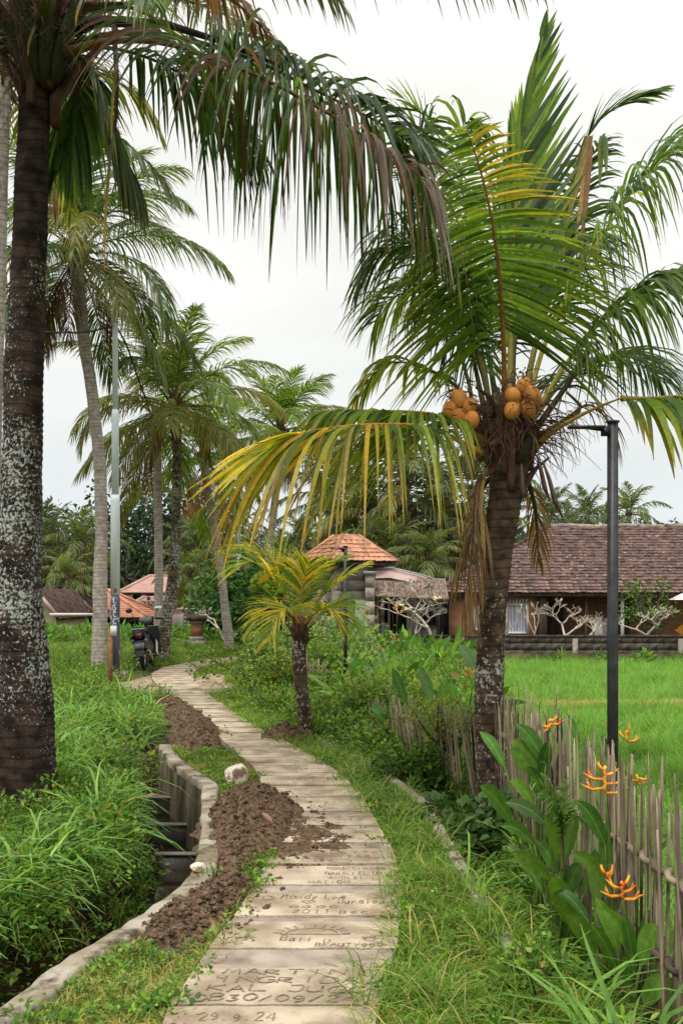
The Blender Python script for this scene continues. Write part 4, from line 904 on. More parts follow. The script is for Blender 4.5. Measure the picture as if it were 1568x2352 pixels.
# upright spear, joined leaflets
fr(Gp, YG, [(1168, 1000, 0), (1172, 780, .1), (1178, 560, .12), (1192, 380, .1), (1215, 220, .05), (1246, 85, 0)], 31, n=62, L=1.0, w=.022, start=.50, droop=.03, lift=.15, ang=(30, 12), side=(1, 0, 0), cols=LIGHT + GREEN, rw=.03, rach=(.30, .27, .08), seg=5, twist=.25, prof=[.8, 1, 1, .85, .35], wild=.05, cut=.05, right=0, left=0)
for nm, sd_, ang_, L_, cl_ in (('r', 0, (40, 14), .98, LIGHT + BLUE), ('l', 1, (8, 3), 1.1, GREEN + LIGHT)):
    P_ = [W(*q) for q in ((1172, 800, YG + .1), (1176, 640, YG + .12), (1186, 430, YG + .1), (1208, 260, YG + .05), (1246, 88, YG))]
    kw = dict(left=0, right=1) if sd_ == 0 else dict(left=1, right=0)
    frond(P_, 40 if sd_ == 0 else 30, L_, .030 if sd_ == 0 else .045, .04 if sd_ == 0 else .0, .02, .0, ang_, (-1, 0, 0), cl_, None, 0, (.24, .24, .06), .008, .0, 5, 40 + sd_, [.95, 1, .95, .62, .25] if sd_ == 0 else [1.0, 1, .85, .40, .2], .18, wild=.04, **kw).build('frond', 'leaf', Gp)
# the leaf facing the camera
def cf2(tl, sd, cc, r):
    y = (sd < 0) & (tl > .52) & (tl < .97); g = np.array(GOLD + YELL)[r.integers(0, 6, len(tl))]
    cc = np.where((y & (r.uniform(0, 1, len(tl)) < .55))[:, None], g * .8, cc)
    return np.where(((tl > .55) & (sd > 0) & (r.uniform(0, 1, len(tl)) < .4))[:, None], np.array(LIGHT)[r.integers(0, 3, len(tl))], cc)
fr(Gp, YG, [(1156, 1010, 0), (1157, 860, -.15), (1153, 740, -.3), (1145, 620, -.5), (1128, 500, -.7), (1105, 400, -.85), (1085, 335, -.95), (1068, 290, -1.0)], 33, n=96, L=1.12, w=.0125, start=.38, droop=.30, lift=-.10, ang=(124, 68), side=(-1, .15, .0), cols=GREEN + LIGHT, colfn=cf2, rach=(.26, .15, .05), rw=.030, seg=6, twist=.3, prof=[1.0, 1.1, .98, .42, .14], tip=(.42, .36, .08), tipamt=.35, wild=.06, miss=.02, rn=7)
# broken tips behind it
fr(Gp, YG, [(1120, 980, .2), (1060, 700, .5), (1010, 460, .7), (960, 330, .8), (985, 275, .8)], 34, n=46, L=.75, w=.019, start=.45, droop=.6, lift=.2, ang=(60, 30), cols=LIGHT + BLUE, seg=5, cut=.2)
fr(Gp, YG, [(1130, 980, .2), (1085, 640, .5), (1060, 420, .6), (1050, 320, .65), (1080, 270, .65), (1108, 300, .6)], 35, n=44, L=.6, w=.020, start=.5, droop=.8, lift=.1, ang=(75, 40), cols=LIGHT + GREEN, seg=5, cut=.2)
fr(Gp, YG, [(1000, 330, .7), (970, 265, .7), (945, 240, .7), (912, 216, .7)], 36, n=14, L=.35, w=.013, start=.1, droop=.1, cols=LIGHT, rw=.006, ang=(40, 15))
# sweeping curtains towards the middle of the picture
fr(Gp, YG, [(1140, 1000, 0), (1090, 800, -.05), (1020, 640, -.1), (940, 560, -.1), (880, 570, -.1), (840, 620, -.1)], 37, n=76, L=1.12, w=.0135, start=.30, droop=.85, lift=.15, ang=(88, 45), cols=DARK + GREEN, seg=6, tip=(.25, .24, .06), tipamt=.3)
fr(Gp, YG, [(1145, 1000, .1), (1100, 840, .3), (1040, 720, .5), (960, 670, .6), (890, 690, .7), (860, 740, .7)], 38, n=70, L=1.0, w=.0135, start=.30, droop=.85, ang=(85, 40), cols=GREEN, seg=5, tip=(.4, .36, .08), tipamt=.4)
fr(Gp, YG, [(1120, 1000, .2), (1050, 890, .5), (960, 840, .7), (890, 835, .8), (840, 880, .8), (812, 925, .8)], 39, n=36, L=.55, w=.018, start=.4, droop=.9, cols=YELL + LIGHT, seg=5, tip=(.45, .36, .06), tipamt=.5, cut=.2)
# to the other side
fr(Gp, YG, [(1195, 1000, .1), (1240, 820, .1), (1300, 680, .0), (1370, 560, -.1), (1450, 440, -.2), (1530, 360, -.2), (1620, 300, -.2)], 41, n=80, L=1.1, w=.0135, start=.42, droop=.85, lift=.2, ang=(70, 30), cols=GREEN + LIGHT + BLUE, rach=(.33, .32, .10), seg=6, tip=(.3, .3, .1), tipamt=.2, rw=.028)
fr(Gp, YG, [(1200, 1005, 0), (1270, 880, 0), (1350, 770, -.1), (1440, 690, -.2), (1530, 640, -.3), (1640, 610, -.3)], 42, n=80, L=1.1, w=.0135, start=.36, droop=1.0, lift=.15, ang=(68, 34), cols=GREEN + BLUE, rach=(.33, .32, .10), seg=6, tip=(.3, .3, .1), tipamt=.2, rw=.028)
fr(Gp, YG, [(1190, 1000, .2), (1230, 800, .5), (1280, 600, .7), (1320, 460, .8), (1350, 370, .8), (1385, 320, .8)], 43, n=60, L=.62, w=.020, start=.40, droop=.5, lift=.1, ang=(72, 42), cols=DARK + GREEN, seg=5, cut=.15)
fr(Gp, YG, [(1330, 400, .75), (1352, 310, .75), (1390, 262, .7), (1440, 232, .65), (1510, 206, .6)], 44, n=30, L=.42, w=.014, start=.1, droop=.25, lift=.0, ang=(28, 10), cols=BLUE + GREEN, rw=.008, seg=4)
fr(Gp, YG, [(1200, 1000, .3), (1290, 880, .8), (1390, 820, 1.2), (1470, 830, 1.4), (1530, 880, 1.5)], 45, n=72, L=1.0, w=.014, start=.3, droop=.9, cols=DARK + BLUE, seg=5)
fr(Gp, YG, [(1180, 990, .3), (1230, 780, .7), (1260, 640, 1.1), (1300, 560, 1.4), (1370, 540, 1.7)], 46, n=72, L=1.0, w=.014, start=.3, droop=.8, cols=DARK + GREEN, seg=5)
fr(Gp, YG, [(1150, 990, .3), (1110, 760, .8), (1070, 600, 1.2), (1010, 540, 1.6), (940, 560, 2.0)], 47, n=72, L=1.0, w=.014, start=.3, droop=.8, cols=DARK + GREEN, seg=5)
fr(Gp, YG, [(1175, 990, .2), (1180, 800, .6), (1205, 620, 1.0), (1215, 500, 1.5), (1230, 460, 2.1)], 48, n=72, L=1.0, w=.014, start=.3, droop=.6, cols=GREEN, seg=5)
# folded tan leaflets hanging from the broken leaf
m_ = MB()
for k, (u0, u1, v1, c_) in enumerate(((1345, 1262, 600, (.10, .12, .05)), (1350, 1285, 560, (.34, .30, .14)), (1352, 1318, 575, (.42, .30, .18)), (1356, 1330, 610, (.24, .14, .10)), (1358, 1300, 470, (.30, .26, .10)), (1388, 1392, 400, (.08, .14, .04)), (1380, 1376, 430, (.12, .17, .05)), (1345, 1240, 690, (.36, .26, .13)))):
    P_ = catmull([W(u0, 312, YG + .6), W(u0 * .55 + u1 * .45, 312 + (v1 - 312) * .5, YG + .55), W(u1, v1, YG + .5)], 8)
    s_ = np.array([.9, .3, 0]) * .032 * np.array([.5, 1, 1, .9, .8, .6, .4, .1])[:, None]; m_.grid(np.stack([P_ - s_, P_ + (0, .008 * (k % 3), 0), P_ + s_]), np.array(c_))
m_.build('folded_leaflets', 'leaf', Gp)
# the snapped leaf that reaches over the path
fr(Gp, YG, [(1110, 1015, -.1), (1060, 975, -.35), (980, 950, -.7), (880, 944, -.9), (800, 942, -1.0), (740, 944, -1.05)], 51, n=46, L=.85, w=.022, start=.25, droop=1.0, lift=-.1, ang=(55, 35), cols=GREEN + LIGHT, rach=(.40, .26, .06), rw=.026, seg=6, tip=(.45, .32, .05), tipamt=.6, prof=[.7, .9, 1, .8, .35], wild=.08)
def cf3(tl, sd, cc, r): return np.where((tl > .45)[:, None], np.array(YELL + GREEN + [(.25, .2, .06), (.14, .09, .06)])[r.integers(0, 8, len(tl))] * .75, cc)
fr(Gp, YG, [(1100, 1040, -.2), (1030, 1000, -.7), (960, 978, -1.1), (880, 974, -1.4), (790, 978, -1.6), (720, 988, -1.7), (665, 1005, -1.7)], 52, n=48, L=1.10, w=.0145, start=.30, droop=1.2, lift=-.15, ang=(48, 38), cols=GREEN + LIGHT, colfn=cf3, rach=(.50, .30, .05), rw=.022, seg=7, tip=(.42, .27, .04), tipamt=.75, prof=[.75, 1, 1.05, 1.05, .95], wild=.12, miss=.03, cut=.1)
P_ = [W(700, 992, YG - 1.7), W(672, 1002, YG - 1.75), W(655, 1012, YG - 1.8)]
frond(P_, 7, .78, .020, .05, .22, -.3, (14, 6), (0, 1, 0), YELL + LIGHT, (.5, .34, .04), .6, (.45, .28, .05), .008, 0, 6, 53, [1, 1, 1, 1, 1], .3).build('frond', 'leaf', Gp)
# the snapped leaf on the other side
fr(Gp, YG, [(1215, 1040, 0), (1270, 990, -.1), (1340, 950, -.15), (1410, 920, -.2), (1440, 913, -.2)], 54, n=2, L=.05, w=.004, start=.9, rach=(.36, .27, .06), rw=.030, cols=YELL)
fr(Gp, YG, [(1425, 915, -.2), (1490, 914, -.3), (1560, 910, -.35), (1640, 920, -.3), (1700, 950, -.3)], 55, n=26, L=.92, w=.030, start=.02, droop=1.5, lift=-.2, ang=(60, 45), cols=LIGHT + GREEN + YELL, rach=(.52, .42, .12), rw=.016, seg=6, tip=(.5, .42, .08), tipamt=.5, prof=[.55, .9, 1, 1, .9], twist=.35)
# dead leaves against the trunk
fr(Gp, YG, [(1130, 1080, -.1), (1095, 1110, -.2), (1088, 1190, -.25), (1080, 1290, -.25), (1062, 1400, -.2)], 56, 'dead_frond', n=54, L=.72, w=.009, start=.08, droop=1.1, lift=-.1, ang=(38, 18), cols=BROWN + [(.24, .17, .06)], rach=(.13, .08, .05), rw=.018, seg=5, right=0, prof=[.9, 1, 1, .8, .4])
fr(Gp, YG, [(1145, 1080, .1), (1110, 1120, .1), (1080, 1230, .15), (1050, 1330, .2)], 57, 'dead_frond', n=44, L=.6, w=.008, start=.1, droop=1.0, cols=BROWN, rach=(.12, .07, .05), seg=4)
fr(Gp, YG, [(1205, 1090, .1), (1225, 1150, .2), (1232, 1210, .25), (1236, 1290, .25)], 58, 'dead_frond', n=30, L=.38, w=.008, start=.1, droop=.9, ang=(40, 20), cols=BROWN, rach=(.07, .05, .03), seg=4)
fr(Gp, YG, [(1215, 1020, .1), (1300, 960, .15), (1350, 930, .1), (1390, 960, 0), (1410, 1010, 0)], 59, 'dead_frond', n=22, L=.62, w=.0055, start=.1, droop=1.2, cols=BROWN, rach=(.16, .12, .05), seg=5)
# bare petioles
for i, (pts, r_, c_) in enumerate((([(1185, 1060, -.15), (1230, 985, -.2), (1290, 900, -.2), (1352, 808, -.2)], (.055, .035, .026, .018), (.055, .042, .026)),
        ([(1090, 1000, -.1), (1080, 900, 0), (1050, 790, .1)], (.03, .02, .016), (.16, .15, .05)), ([(1130, 1000, -.1), (1115, 880, -.1), (1085, 760, -.1)], (.035, .025, .018), (.20, .18, .06)),
        ([(1200, 1000, .1), (1215, 860, .1), (1240, 740, .2)], (.04, .03, .02), (.18, .17, .05)), ([(1120, 1010, 0), (1060, 980, .1), (1020, 960, .2)], (.03, .02, .012), (.3, .2, .05)),
        ([(1215, 1010, 0), (1330, 945, .2), (1300, 900, .2)], (.03, .02, .012), (.1, .08, .04)))):
    m_ = MB(); m_.tube(catmull([W(a, b, YG + c) for a, b, c in pts], 12), np.interp(np.linspace(0, 1, 12), np.linspace(0, 1, len(r_)), r_), 7, C=c_, flat=.8); m_.build('petiole', 'tinted', Gp)
for (u, v, l, a_) in ((1108, 1010, .34, -.12), (1232, 1045, .36, .1), (1246, 1060, .45, .16), (1118, 1075, .3, -.1), (1196, 1065, .3, .02)):
    p = W(u, v, YG - .25); m_ = MB(); m_.tube([p, p + (a_ * .3, 0, -l * .3), p + (a_ * .6, 0, -l * .7), p + (a_, 0, -l)], [.018, .035, .045, .006], 7, C=(.13, .085, .06), flat=.4); m_.build('spathe', 'tinted', Gp)
coconuts(Gp, [W(u, v, YG - .27 + d) for u, v, d in ((1053, 915, .02), (1034, 944, .03), (1079, 932, -.02), (1056, 962, .0), (1082, 966, -.05), (1177, 908, -.1), (1176, 941, -.1), (1202, 888, .02), (1222, 910, 0), (1211, 939, -.04), (1203, 912, .08), (1226, 930, .1))], 'coconut_skin', .066, 4)

fibres(Gp, W(1195, 905, YG - .3), .07, 60, 21, .22); fibres(Gp, W(1058, 935, YG - .3), .07, 50, 22, .20)
# B..F: palms further along the path
def mid(name, label, Y, uv, rads, mat, **k):
    P = tpts(Y, uv); return palm(name, label, P[0], P, [r_ / 2 / FPX * Y for r_ in rads], mat, **k)
mid('coconut_palm', 'tall grey-trunked palm with a bend in its trunk, just beyond the black-trunked one', 20.5, [(228, 1560), (230, 1400), (232, 1120), (214, 920), (196, 800), (182, 680), (176, 575)], [36, 34, 28, 28, 26, 28, 34], 'bark_grey', n=30, Lr=3.35, Lf=1.1, seed=2, cols=BLUE + GREEN + [(.10, .13, .06)], dead=4, nl=80, seg=5, w=.016, nuts=7, yel=.15, lo=-45, old=PURP)
mid('coconut_palm', 'palm with a mossy leaning trunk rising behind the parked motorbike', 24, [(372, 1512), (384, 1420), (400, 1300), (405, 1150), (407, 1040), (402, 930)], [34, 26, 24, 22, 20, 26], 'bark_mossy', n=28, Lr=3.1, Lf=1.0, seed=7, cols=GREEN + LIGHT + [(.14, .17, .04), (.09, .13, .05)], dead=1, nl=76, seg=4, w=.016, hi=88, lo=-40, yel=.2)
mid('coconut_palm', 'straight grey palm trunk with brown dead fronds hanging, next to the mossy leaning one', 27, [(364, 1470), (365, 1300), (362, 1100), (360, 960)], [22, 20, 18, 22], 'bark_grey', n=12, Lr=2.4, Lf=.9, seed=11, cols=GREEN + LIGHT, dead=6, nl=46, seg=4, w=.015, old=PURP + BROWN, dhang=1.5, lo=-50, yel=.25)
mid('coconut_palm', 'slender palm leaning away beside the far end of the path, with orange dead fronds', 29, [(528, 1493), (512, 1350), (496, 1230), (478, 1130), (468, 1050)], [24, 19, 18, 18, 22], 'bark_grey', n=18, Lr=2.5, Lf=.9, seed=5, cols=GREEN + LIGHT, dead=5, nl=60, seg=4, w=.016, old=[(.36, .20, .07), (.25, .14, .06)], yel=.3)
mid('coconut_palm', 'palm with a round upright pale green crown, standing over the second power pole', 33, [(604, 1470), (612, 1330), (628, 1180), (640, 1070), (642, 990)], [20, 17, 17, 17, 22], 'bark_grey', n=30, Lr=2.9, Lf=1.0, seed=9, cols=LIGHT + GREEN, dead=3, nl=64, seg=4, w=.018, hi=80, nuts=8)
mid('coconut_palm', 'pale thin trunk at the very edge behind the black-trunked palm', 12, [(-22, 1500), (-12, 1000), (-2, 640), (6, 300), (8, 160)], [36, 34, 32, 30, 34], 'bark_grey', n=14, Lr=2.4, Lf=.7, seed=15, cols=DARK, dead=2, nl=40, seg=4, nuts=0)

# H: young yellow palm on the verge
YH = 11.3; bH = W(703, 1695, YH)
H = thing('young_palm', bH, 'small young palm with bright yellow leaves on a short ringed trunk beside the path', 'palm tree')
trunk(H, tpts(YH, [(705, 1705), (700, 1640), (690, 1560), (686, 1480), (690, 1430)]), [.085, .075, .075, .080, .07], 'bark_brown', 16, .05, .07, 4)
crown_base(H, W(689, 1450, YH), .075, 3, 10, .28, Ls=(.12, .25))
YC = YELL + LIGHT
for i, (pts, L_, cl) in enumerate([
        ([(690, 1440), (690, 1370, -.1), (705, 1310, -.2), (712, 1290, -.3)], .34, YC), ([(690, 1440), (655, 1370), (610, 1310), (575, 1290), (540, 1310)], .48, YC), ([(690, 1440), (690, 1350, .1), (695, 1310, .1), (660, 1295, .1), (620, 1320, .1)], .34, YELL + GOLD),
        ([(692, 1440), (740, 1370), (790, 1330), (830, 1302)], .34, LIGHT + YELL), ([(690, 1440), (720, 1350, .2), (750, 1300, .3), (790, 1280, .3)], .30, LIGHT), ([(688, 1440), (640, 1400, -.1), (610, 1400, -.1), (580, 1440, -.1)], .38, YC),
        ([(692, 1440), (735, 1400, -.2), (765, 1405, -.3), (785, 1440, -.3)], .34, YC), ([(690, 1440), (670, 1400, -.4), (640, 1410, -.6), (615, 1470, -.7)], .34, YC), ([(690, 1440), (660, 1360, .2), (625, 1290, .3), (570, 1262, .3), (520, 1265, .3)], .36, LIGHT + YELL),
        ([(692, 1440), (760, 1400, .1), (790, 1395, .1), (815, 1430, .1)], .36, LIGHT), ([(688, 1440), (680, 1340, .1), (655, 1280, .2), (640, 1240, .2)], .3, LIGHT)]):
    fr(H, YH, pts, 60 + i, n=38, L=L_ * 1.45, w=.0115, start=.26, droop=.32, lift=.32, ang=(60, 25), cols=cl, rach=(.45, .32, .07), rw=.011, seg=4, cut=.1)

# ------------------------------------------------------------------ soil heaps
def heap(label, spine, wid, hgt, seed, nx=90, ny=60, skirt=.06, clods=60, cat='soil heap', group='heaps of dug soil along the canal'):
    sp_ = catmull([np.array(p + (0,)) if len(p) == 2 else np.array(p) for p in spine], nx); t = nrm(np.gradient(sp_, axis=0)); nrml = np.c_[-t[:, 1], t[:, 0], 0 * t[:, 0]]
    q = np.linspace(0, 1, nx); wq = np.interp(q, np.linspace(0, 1, len(wid)), wid) * np.sqrt(np.clip(1 - (2 * q - 1) ** 8, .0, 1)); hq = np.interp(q, np.linspace(0, 1, len(hgt)), hgt)
    P = np.zeros((nx, ny, 3))
    for i in range(nx):
        for j in range(ny):
            a = 2 * j / (ny - 1) - 1; ww = wq[i] * (1 + .22 * mnoise.noise((i * .09, seed, a * .5)))
            p = sp_[i] + nrml[i] * a * ww
            f = (1 - a * a) ** 1.15 * (1 - abs(2 * q[i] - 1) ** 6)
            d = .5 * mnoise.fractal((p[0] * 6, p[1] * 6, seed * 3.1), .8, 2.2, 6) + .30 * abs(mnoise.noise((p[0] * 26, p[1] * 26, seed))) + .38 * abs(mnoise.noise((p[0] * 45, p[1] * 45, seed + 4)))
            P[i, j] = (p[0], p[1], (.016 if seed == 5 else -.035) + hq[i] * f * (1 + .30 * d) + f * .045 * d + .008 * mnoise.noise((p[0] * 60, p[1] * 60, 0)))
    b = tuple(sp_[nx // 2]); o = thing('soil_heap', b, label, cat, group)
    m = MB(); m.grid(P); m.build('soil', 'soil', o)
    m = MB(); r = random.Random(seed)
    for k in range(clods):
        i = r.randrange(2, nx - 2); a = max(-1.25, min(1.25, r.gauss(0, .62))); j = int((max(-1, min(1, a)) + 1) / 2 * (ny - 1)); p = P[i, j].copy()
        if abs(a) > 1: p = sp_[i] + nrml[i] * a * wq[i]; p[2] = .03
        if float(gz(p[0], p[1])) < -.08: continue
        s_ = r.choice((.003, .004, .005, .006, .007, .009, .012, .018) if seed != 5 else (.003, .004, .005, .006)) * r.uniform(.7, 1.3) * (1.6 if p[1] > 10 else 1); m.blob(p + (0, 0, s_ * .3), (s_, s_ * r.uniform(.7, 1.2), s_ * .75), jit=.2, seed=k, sub=0 if s_ < .009 else 1)
    c = m.build('clods', 'soil', o); c['kind'] = 'stuff'; return o
heap('biggest heap of dark crumbly soil, spilling onto the slabs beside the canal wall', [(-.56, 5.65), (-.58, 6.4), (-.64, 7.2), (-.72, 8.2)], [.26, .36, .42, .24], [.06, .13, .20, .16], 1, 200, 120, clods=1500)
heap('low gravelly soil heap between the canal wall and the nearest slabs', [(-.93, 4.45), (-.80, 4.85), (-.66, 5.25), (-.56, 5.7)], [.22, .28, .26, .22], [.05, .08, .09, .10], 2, 140, 80, clods=1100)
heap('long ridge of lumpy soil running along the canal toward the motorbike', [(-1.42, 10.5), (-1.72, 11.6), (-2.1, 13.0), (-2.6, 14.6), (-3.0, 15.6)], [.26, .36, .32, .30, .22], [.14, .24, .22, .18, .08], 3, 180, 60, clods=500)
heap('small soil heap at the foot of the young yellow palm', [(-.95, 11.35), (-.72, 11.3), (-.45, 11.2), (-.25, 11.0)], [.22, .26, .28, .16], [.10, .20, .16, .08], 4, 70, 36, clods=90, group=None)
heap('thin smear of spilled soil on the slabs ahead of the biggest heap', [(-.25, 5.6), (-.2, 6.4), (-.22, 7.3)], [.26, .36, .20], [.010, .016, .010], 5, 90, 50, clods=420)
o = MB(); p = W(1273 * .5976 * .0 + 613, 1878, 6.6)
q_ = catmull([p + (-.035, 0, .03), p + (0, 0, .005), p + (.035, 0, -.035)], 6); s_ = np.array([.5, 0, .35]) * .03 * np.array([.1, .8, 1, .9, .6, .1])[:, None]
o.grid(np.stack([q_ - s_, q_ + (0, -.012, 0), q_ + s_])); tag(o.build('fallen_leaf', 'leaf_litter', base=tuple(p)), 'curled pink-brown dead leaf lying on the biggest soil heap', 'leaf')
def rock(name, label, c, s, mat, seed, cat='rock', sub=2, jit=.0):
    v, f = ICO[sub]; rr = np.random.default_rng(seed); V = v.copy()
    for k in range(9):
        d = nrm(rr.normal(size=3)); dd = V @ d; lim_ = rr.uniform(.5, .8); V = V - np.outer(np.clip(dd - lim_, 0, None), d)
    m = MB(); m.add(V * np.array(s) * (1 + .02 * rr.normal(size=(len(V), 1))) + np.array(c), None, f); return tag(m.build(name, mat, base=tuple(c)), label, cat)
pr_ = G(537, 1805); rock('rock', 'pale angular rock with brown faces on the grass beside the slabs', pr_ + (0, 0, .09), (.125, .10, .125), 'rock_pale', 4)
rock('rock', 'small pale stone at the edge of the canal wall below the soil', G(455, 2016) + (0, 0, .05), (.05, .05, .04), 'rock_pale', 9)

# ------------------------------------------------------------------ bamboo fences
def fence(label, tab, y0, y1, step, ztop, zbot, seed, rz, slant=.0, w=.0095, maxn=290):
    r = random.Random(seed); yy = np.arange(y0, y1, .01); xx = ip(yy, tab); d = np.concatenate([[0], np.cumsum(np.hypot(np.diff(xx), np.diff(yy)))])
    f = thing('bamboo_fence', (float(xx[0]), y0, zbot), label, 'fence', 'bamboo fences between path and field'); s = 0; n = 0
    while s < d[-1] and n < maxn:
        y = float(np.interp(s, d, yy)); x = float(np.interp(s, d, xx)); zt = (ztop(y) if callable(ztop) else ztop) + r.gauss(0, .07); zb = zbot - .08
        lx, ly = r.gauss(slant, .035), r.gauss(0, .03); ww = w * r.uniform(.7, 1.5)
        a = r.uniform(-.5, .5); m = MB(); off = r.uniform(-.02, .02)
        P = np.array([[x + off, y, zb], [x + off + lx * .5, y + ly * .5, (zb + zt) / 2], [x + off + lx * .9, y + ly * .9, zt - .09], [x + off + lx, y + ly, zt]])
        m.tube(P, [ww, ww * .95, ww * .85, ww * r.choice((.15, .25, .7))], 5, True, flat=.55); m.build('stake', 'bamboo', f); n += 1
        s += step * r.uniform(.6, 1.45)
    # twisted binding rails
    for k, zr in enumerate(rz):
        P = []; ss = np.linspace(0, d[-1], max(8, int(d[-1] / .03)))
        for i, q in enumerate(ss): P.append((float(np.interp(q, d, xx)) + .016 * math.sin(i * 1.3) - .004, float(np.interp(q, d, yy)), zr + .010 * math.cos(i * 1.3) + .02 * math.sin(q * 1.3)))
        m = MB(); m.tube(P, .012 + .004 * np.abs(np.sin(np.arange(len(P)) * .9)), 6); m.build('rail', 'wood_dark' if k else 'bamboo', f)
    return f
fence('nearest weathered bamboo stake fence, bound with a twisted rail, before the rice field', [(2.3, 1.29), (3.3, 1.27), (5.05, 1.22), (7.3, 1.28), (7.9, 1.25)], 2.5, 7.9, .025, lambda y: float(np.interp(y, [2, 3.7, 5.05, 7.3, 8], [.80, .85, .86, .86, .80])), -.22, 1, (.52, .18))
fence('low bamboo stake fence half swallowed by weeds, running off behind the dwarf palm', [(7.9, 1.2), (8.3, 1.12), (9.2, .85), (11.3, .42)], 7.95, 11.3, .04, lambda y: float(np.interp(y, [8, 9, 11.3], [.72, .62, .42])), -.22, 2, (.38,), slant=-.10, w=.015)
fence('short run of thin bamboo stakes far down the verge behind the young palm', [(14.5, -.22), (15.5, -.55), (17, -.65)], 14.6, 16.9, .055, .62, -.1, 3, (.35,), w=.013)

# ------------------------------------------------------------------ lamp posts and power poles
def lamp(label, u, v0, v1, Y, w, arm, zb):
    x = (u - HU) / FPX * Y; zt = HZ + (HV - v0) / FPX * Y
    t = thing('lamp_post', (x, Y, zb), label, 'lamp post', 'black lamp posts')
    m = MB(); m.box((x, Y, (zt + zb) / 2), (w, w, zt - zb), rz=.5); m.build('post', 'black_paint', t)
    m = MB(); m.box((x, Y, zt + .004), (w + .012, w + .012, .012), rz=.5); m.build('cap', 'black_paint', t)
    m = MB(); m.tube([(x - w * .5, Y, zt - .045), (x - arm, Y - .06, zt - .028)], [.012, .010], 6); m.box((x - w * .5 - .02, Y, zt - .05), (.04, .045, .05)); m.build('arm', 'black_paint', t)
    m = MB(); m.box((x - arm + .08, Y - .05, zt - .036), (.20, .055, .014)); m.build('lamp_head', 'plastic_black', t)
    return t
lamp('tall black square lamp post behind the bamboo fence, over the orange flowers', 1406, 970, 0, 5.6, .043, .24, -.35)
lamp('slim black lamp post rising from the undergrowth in front of the stone pavilion', 793, 1255, 0, 14.5, .040, .2, -.1)
def power_pole(label, u, vt, Y, zb, zt, r0, letters=False):
    x = (u - HU) / FPX * Y; t = thing('power_pole', (x, Y, zb), label, 'power pole', 'steel power poles')
    h = zt - zb; segs = ((0, .23, r0, 'peeling_paint', 'painted_section'), (.23, .50, r0 * .98, 'galvanised', 'lower_tube'), (.50, .73, r0 * .76, 'galvanised', 'middle_tube'), (.73, 1, r0 * .58, 'galvanised', 'upper_tube'))
    for (a, b, r_, mt, nm) in segs:
        m = MB(); m.tube([(x, Y, zb + a * h), (x, Y, zb + b * h - .10), (x, Y, zb + b * h)], [r_, r_, r_ * .88], 16); m.build(nm, mt, t, smooth=True)
    m = MB(); m.tube([(x, Y, zt - .25), (x, Y, zt - .19)], r0 * .72, 12); m.build('clamp', 'steel', t)
    m = MB(); m.tube([(x, Y, zt), (x, Y, zt + .03)], [r0 * .6, r0 * .3], 12); m.build('cap', 'galvanised', t)
    m = MB(); m.box((x, Y, zb + .0), (.42, .42, .34)); m.build('footing', 'concrete_old', t)
    if letters:
        m = MB()
        for k, ch in enumerate('LSCC'):
            for st in FONT[ch]:
                q = np.array(st) if len(st) < 4 else catmull(np.c_[np.array(st), np.zeros(len(st))], 14)[:, :2]
                P = []
                for a, b in q:
                    th = -math.pi / 2 + .12 + (a - .5) * .5; P.append((x + (r0 + .004) * math.cos(th), Y + (r0 + .004) * math.sin(th), zb + 1.50 - k * .135 + b * .10))
                m.tube(P, .010, 4)
        m.build('painted_letters', 'white_paint', t)
        m = MB()
        for k in range(5):
            th = -math.pi / 2 + .25 + .12 * math.sin(k * 2.1); m.box((x + (r0 + .003) * math.cos(th), Y + (r0 + .003) * math.sin(th), zb + 1.74 + .03 * math.cos(k * 1.7)), (.035, .008, .022), ry=k)
        m.build('red_mark', 'red_lens', t)
    return x, Y, zt
P1 = power_pole('thick grey steel power pole with a peeling blue-grey foot, nearest the motorbike', 265, 712, 19.3, 0, 7.18, .092, True)
P2 = power_pole('thinner distant steel power pole near the end of the path', 549, 0, 40, 0, 7.0, .085)
def cable(label, pts, r_=.016, n=40):
    m = MB(); P = catmull(pts, n); m.tube(P, r_, 5, False); m.tube(P + np.c_[.012 * np.sin(np.arange(n) * 1.9), 0 * np.arange(n), .02 * np.cos(np.arange(n) * 1.9)], r_ * .7, 4, False)
    tag(m.build('power_cable', 'cable_black', base=tuple(P[0])), label, 'cable', 'overhead power cables')
cable('twisted black cable sagging in from beyond the black-trunked palm to the nearest power pole', [W(-260, 720, 14), W(0, 755, 16.4), W(120, 763, 17.8), W(200, 762, 18.6), W(262, 748, 19.3)], .016)
cable('black cable slung from the nearest power pole down to the distant one', [W(266, 748, 19.3), W(290, 790, 20.5), W(318, 870, 22.4), W(366, 998, 26), W(423, 1131, 31), W(480, 1200, 36), W(549, 1150, 40)], .018)
cable('thin cable dipping from the distant power pole toward the pavilion roof', [W(549, 1130, 40), W(600, 1185, 42), W(660, 1228, 45), W(730, 1262, 50), W(800, 1250, 56)], .016)
# small sign on a rusty stake
t = thing('sign', (-3.98, 17.2, 0), 'small white plate on a rusty stake beside the nearest power pole', 'sign')
x = (254 - HU) / FPX * 17.2; BASE[t.name] = (x, 17.2, 0); t.location = (x, 17.2, 0)
m = MB(); m.box((x, 17.2, .50), (.07, .03, 1.15)); m.build('stake', 'rust', t); m = MB(); m.box((x + .06, 17.17, 1.03), (.11, .01, .17)); m.build('plate', 'white_paint', t)

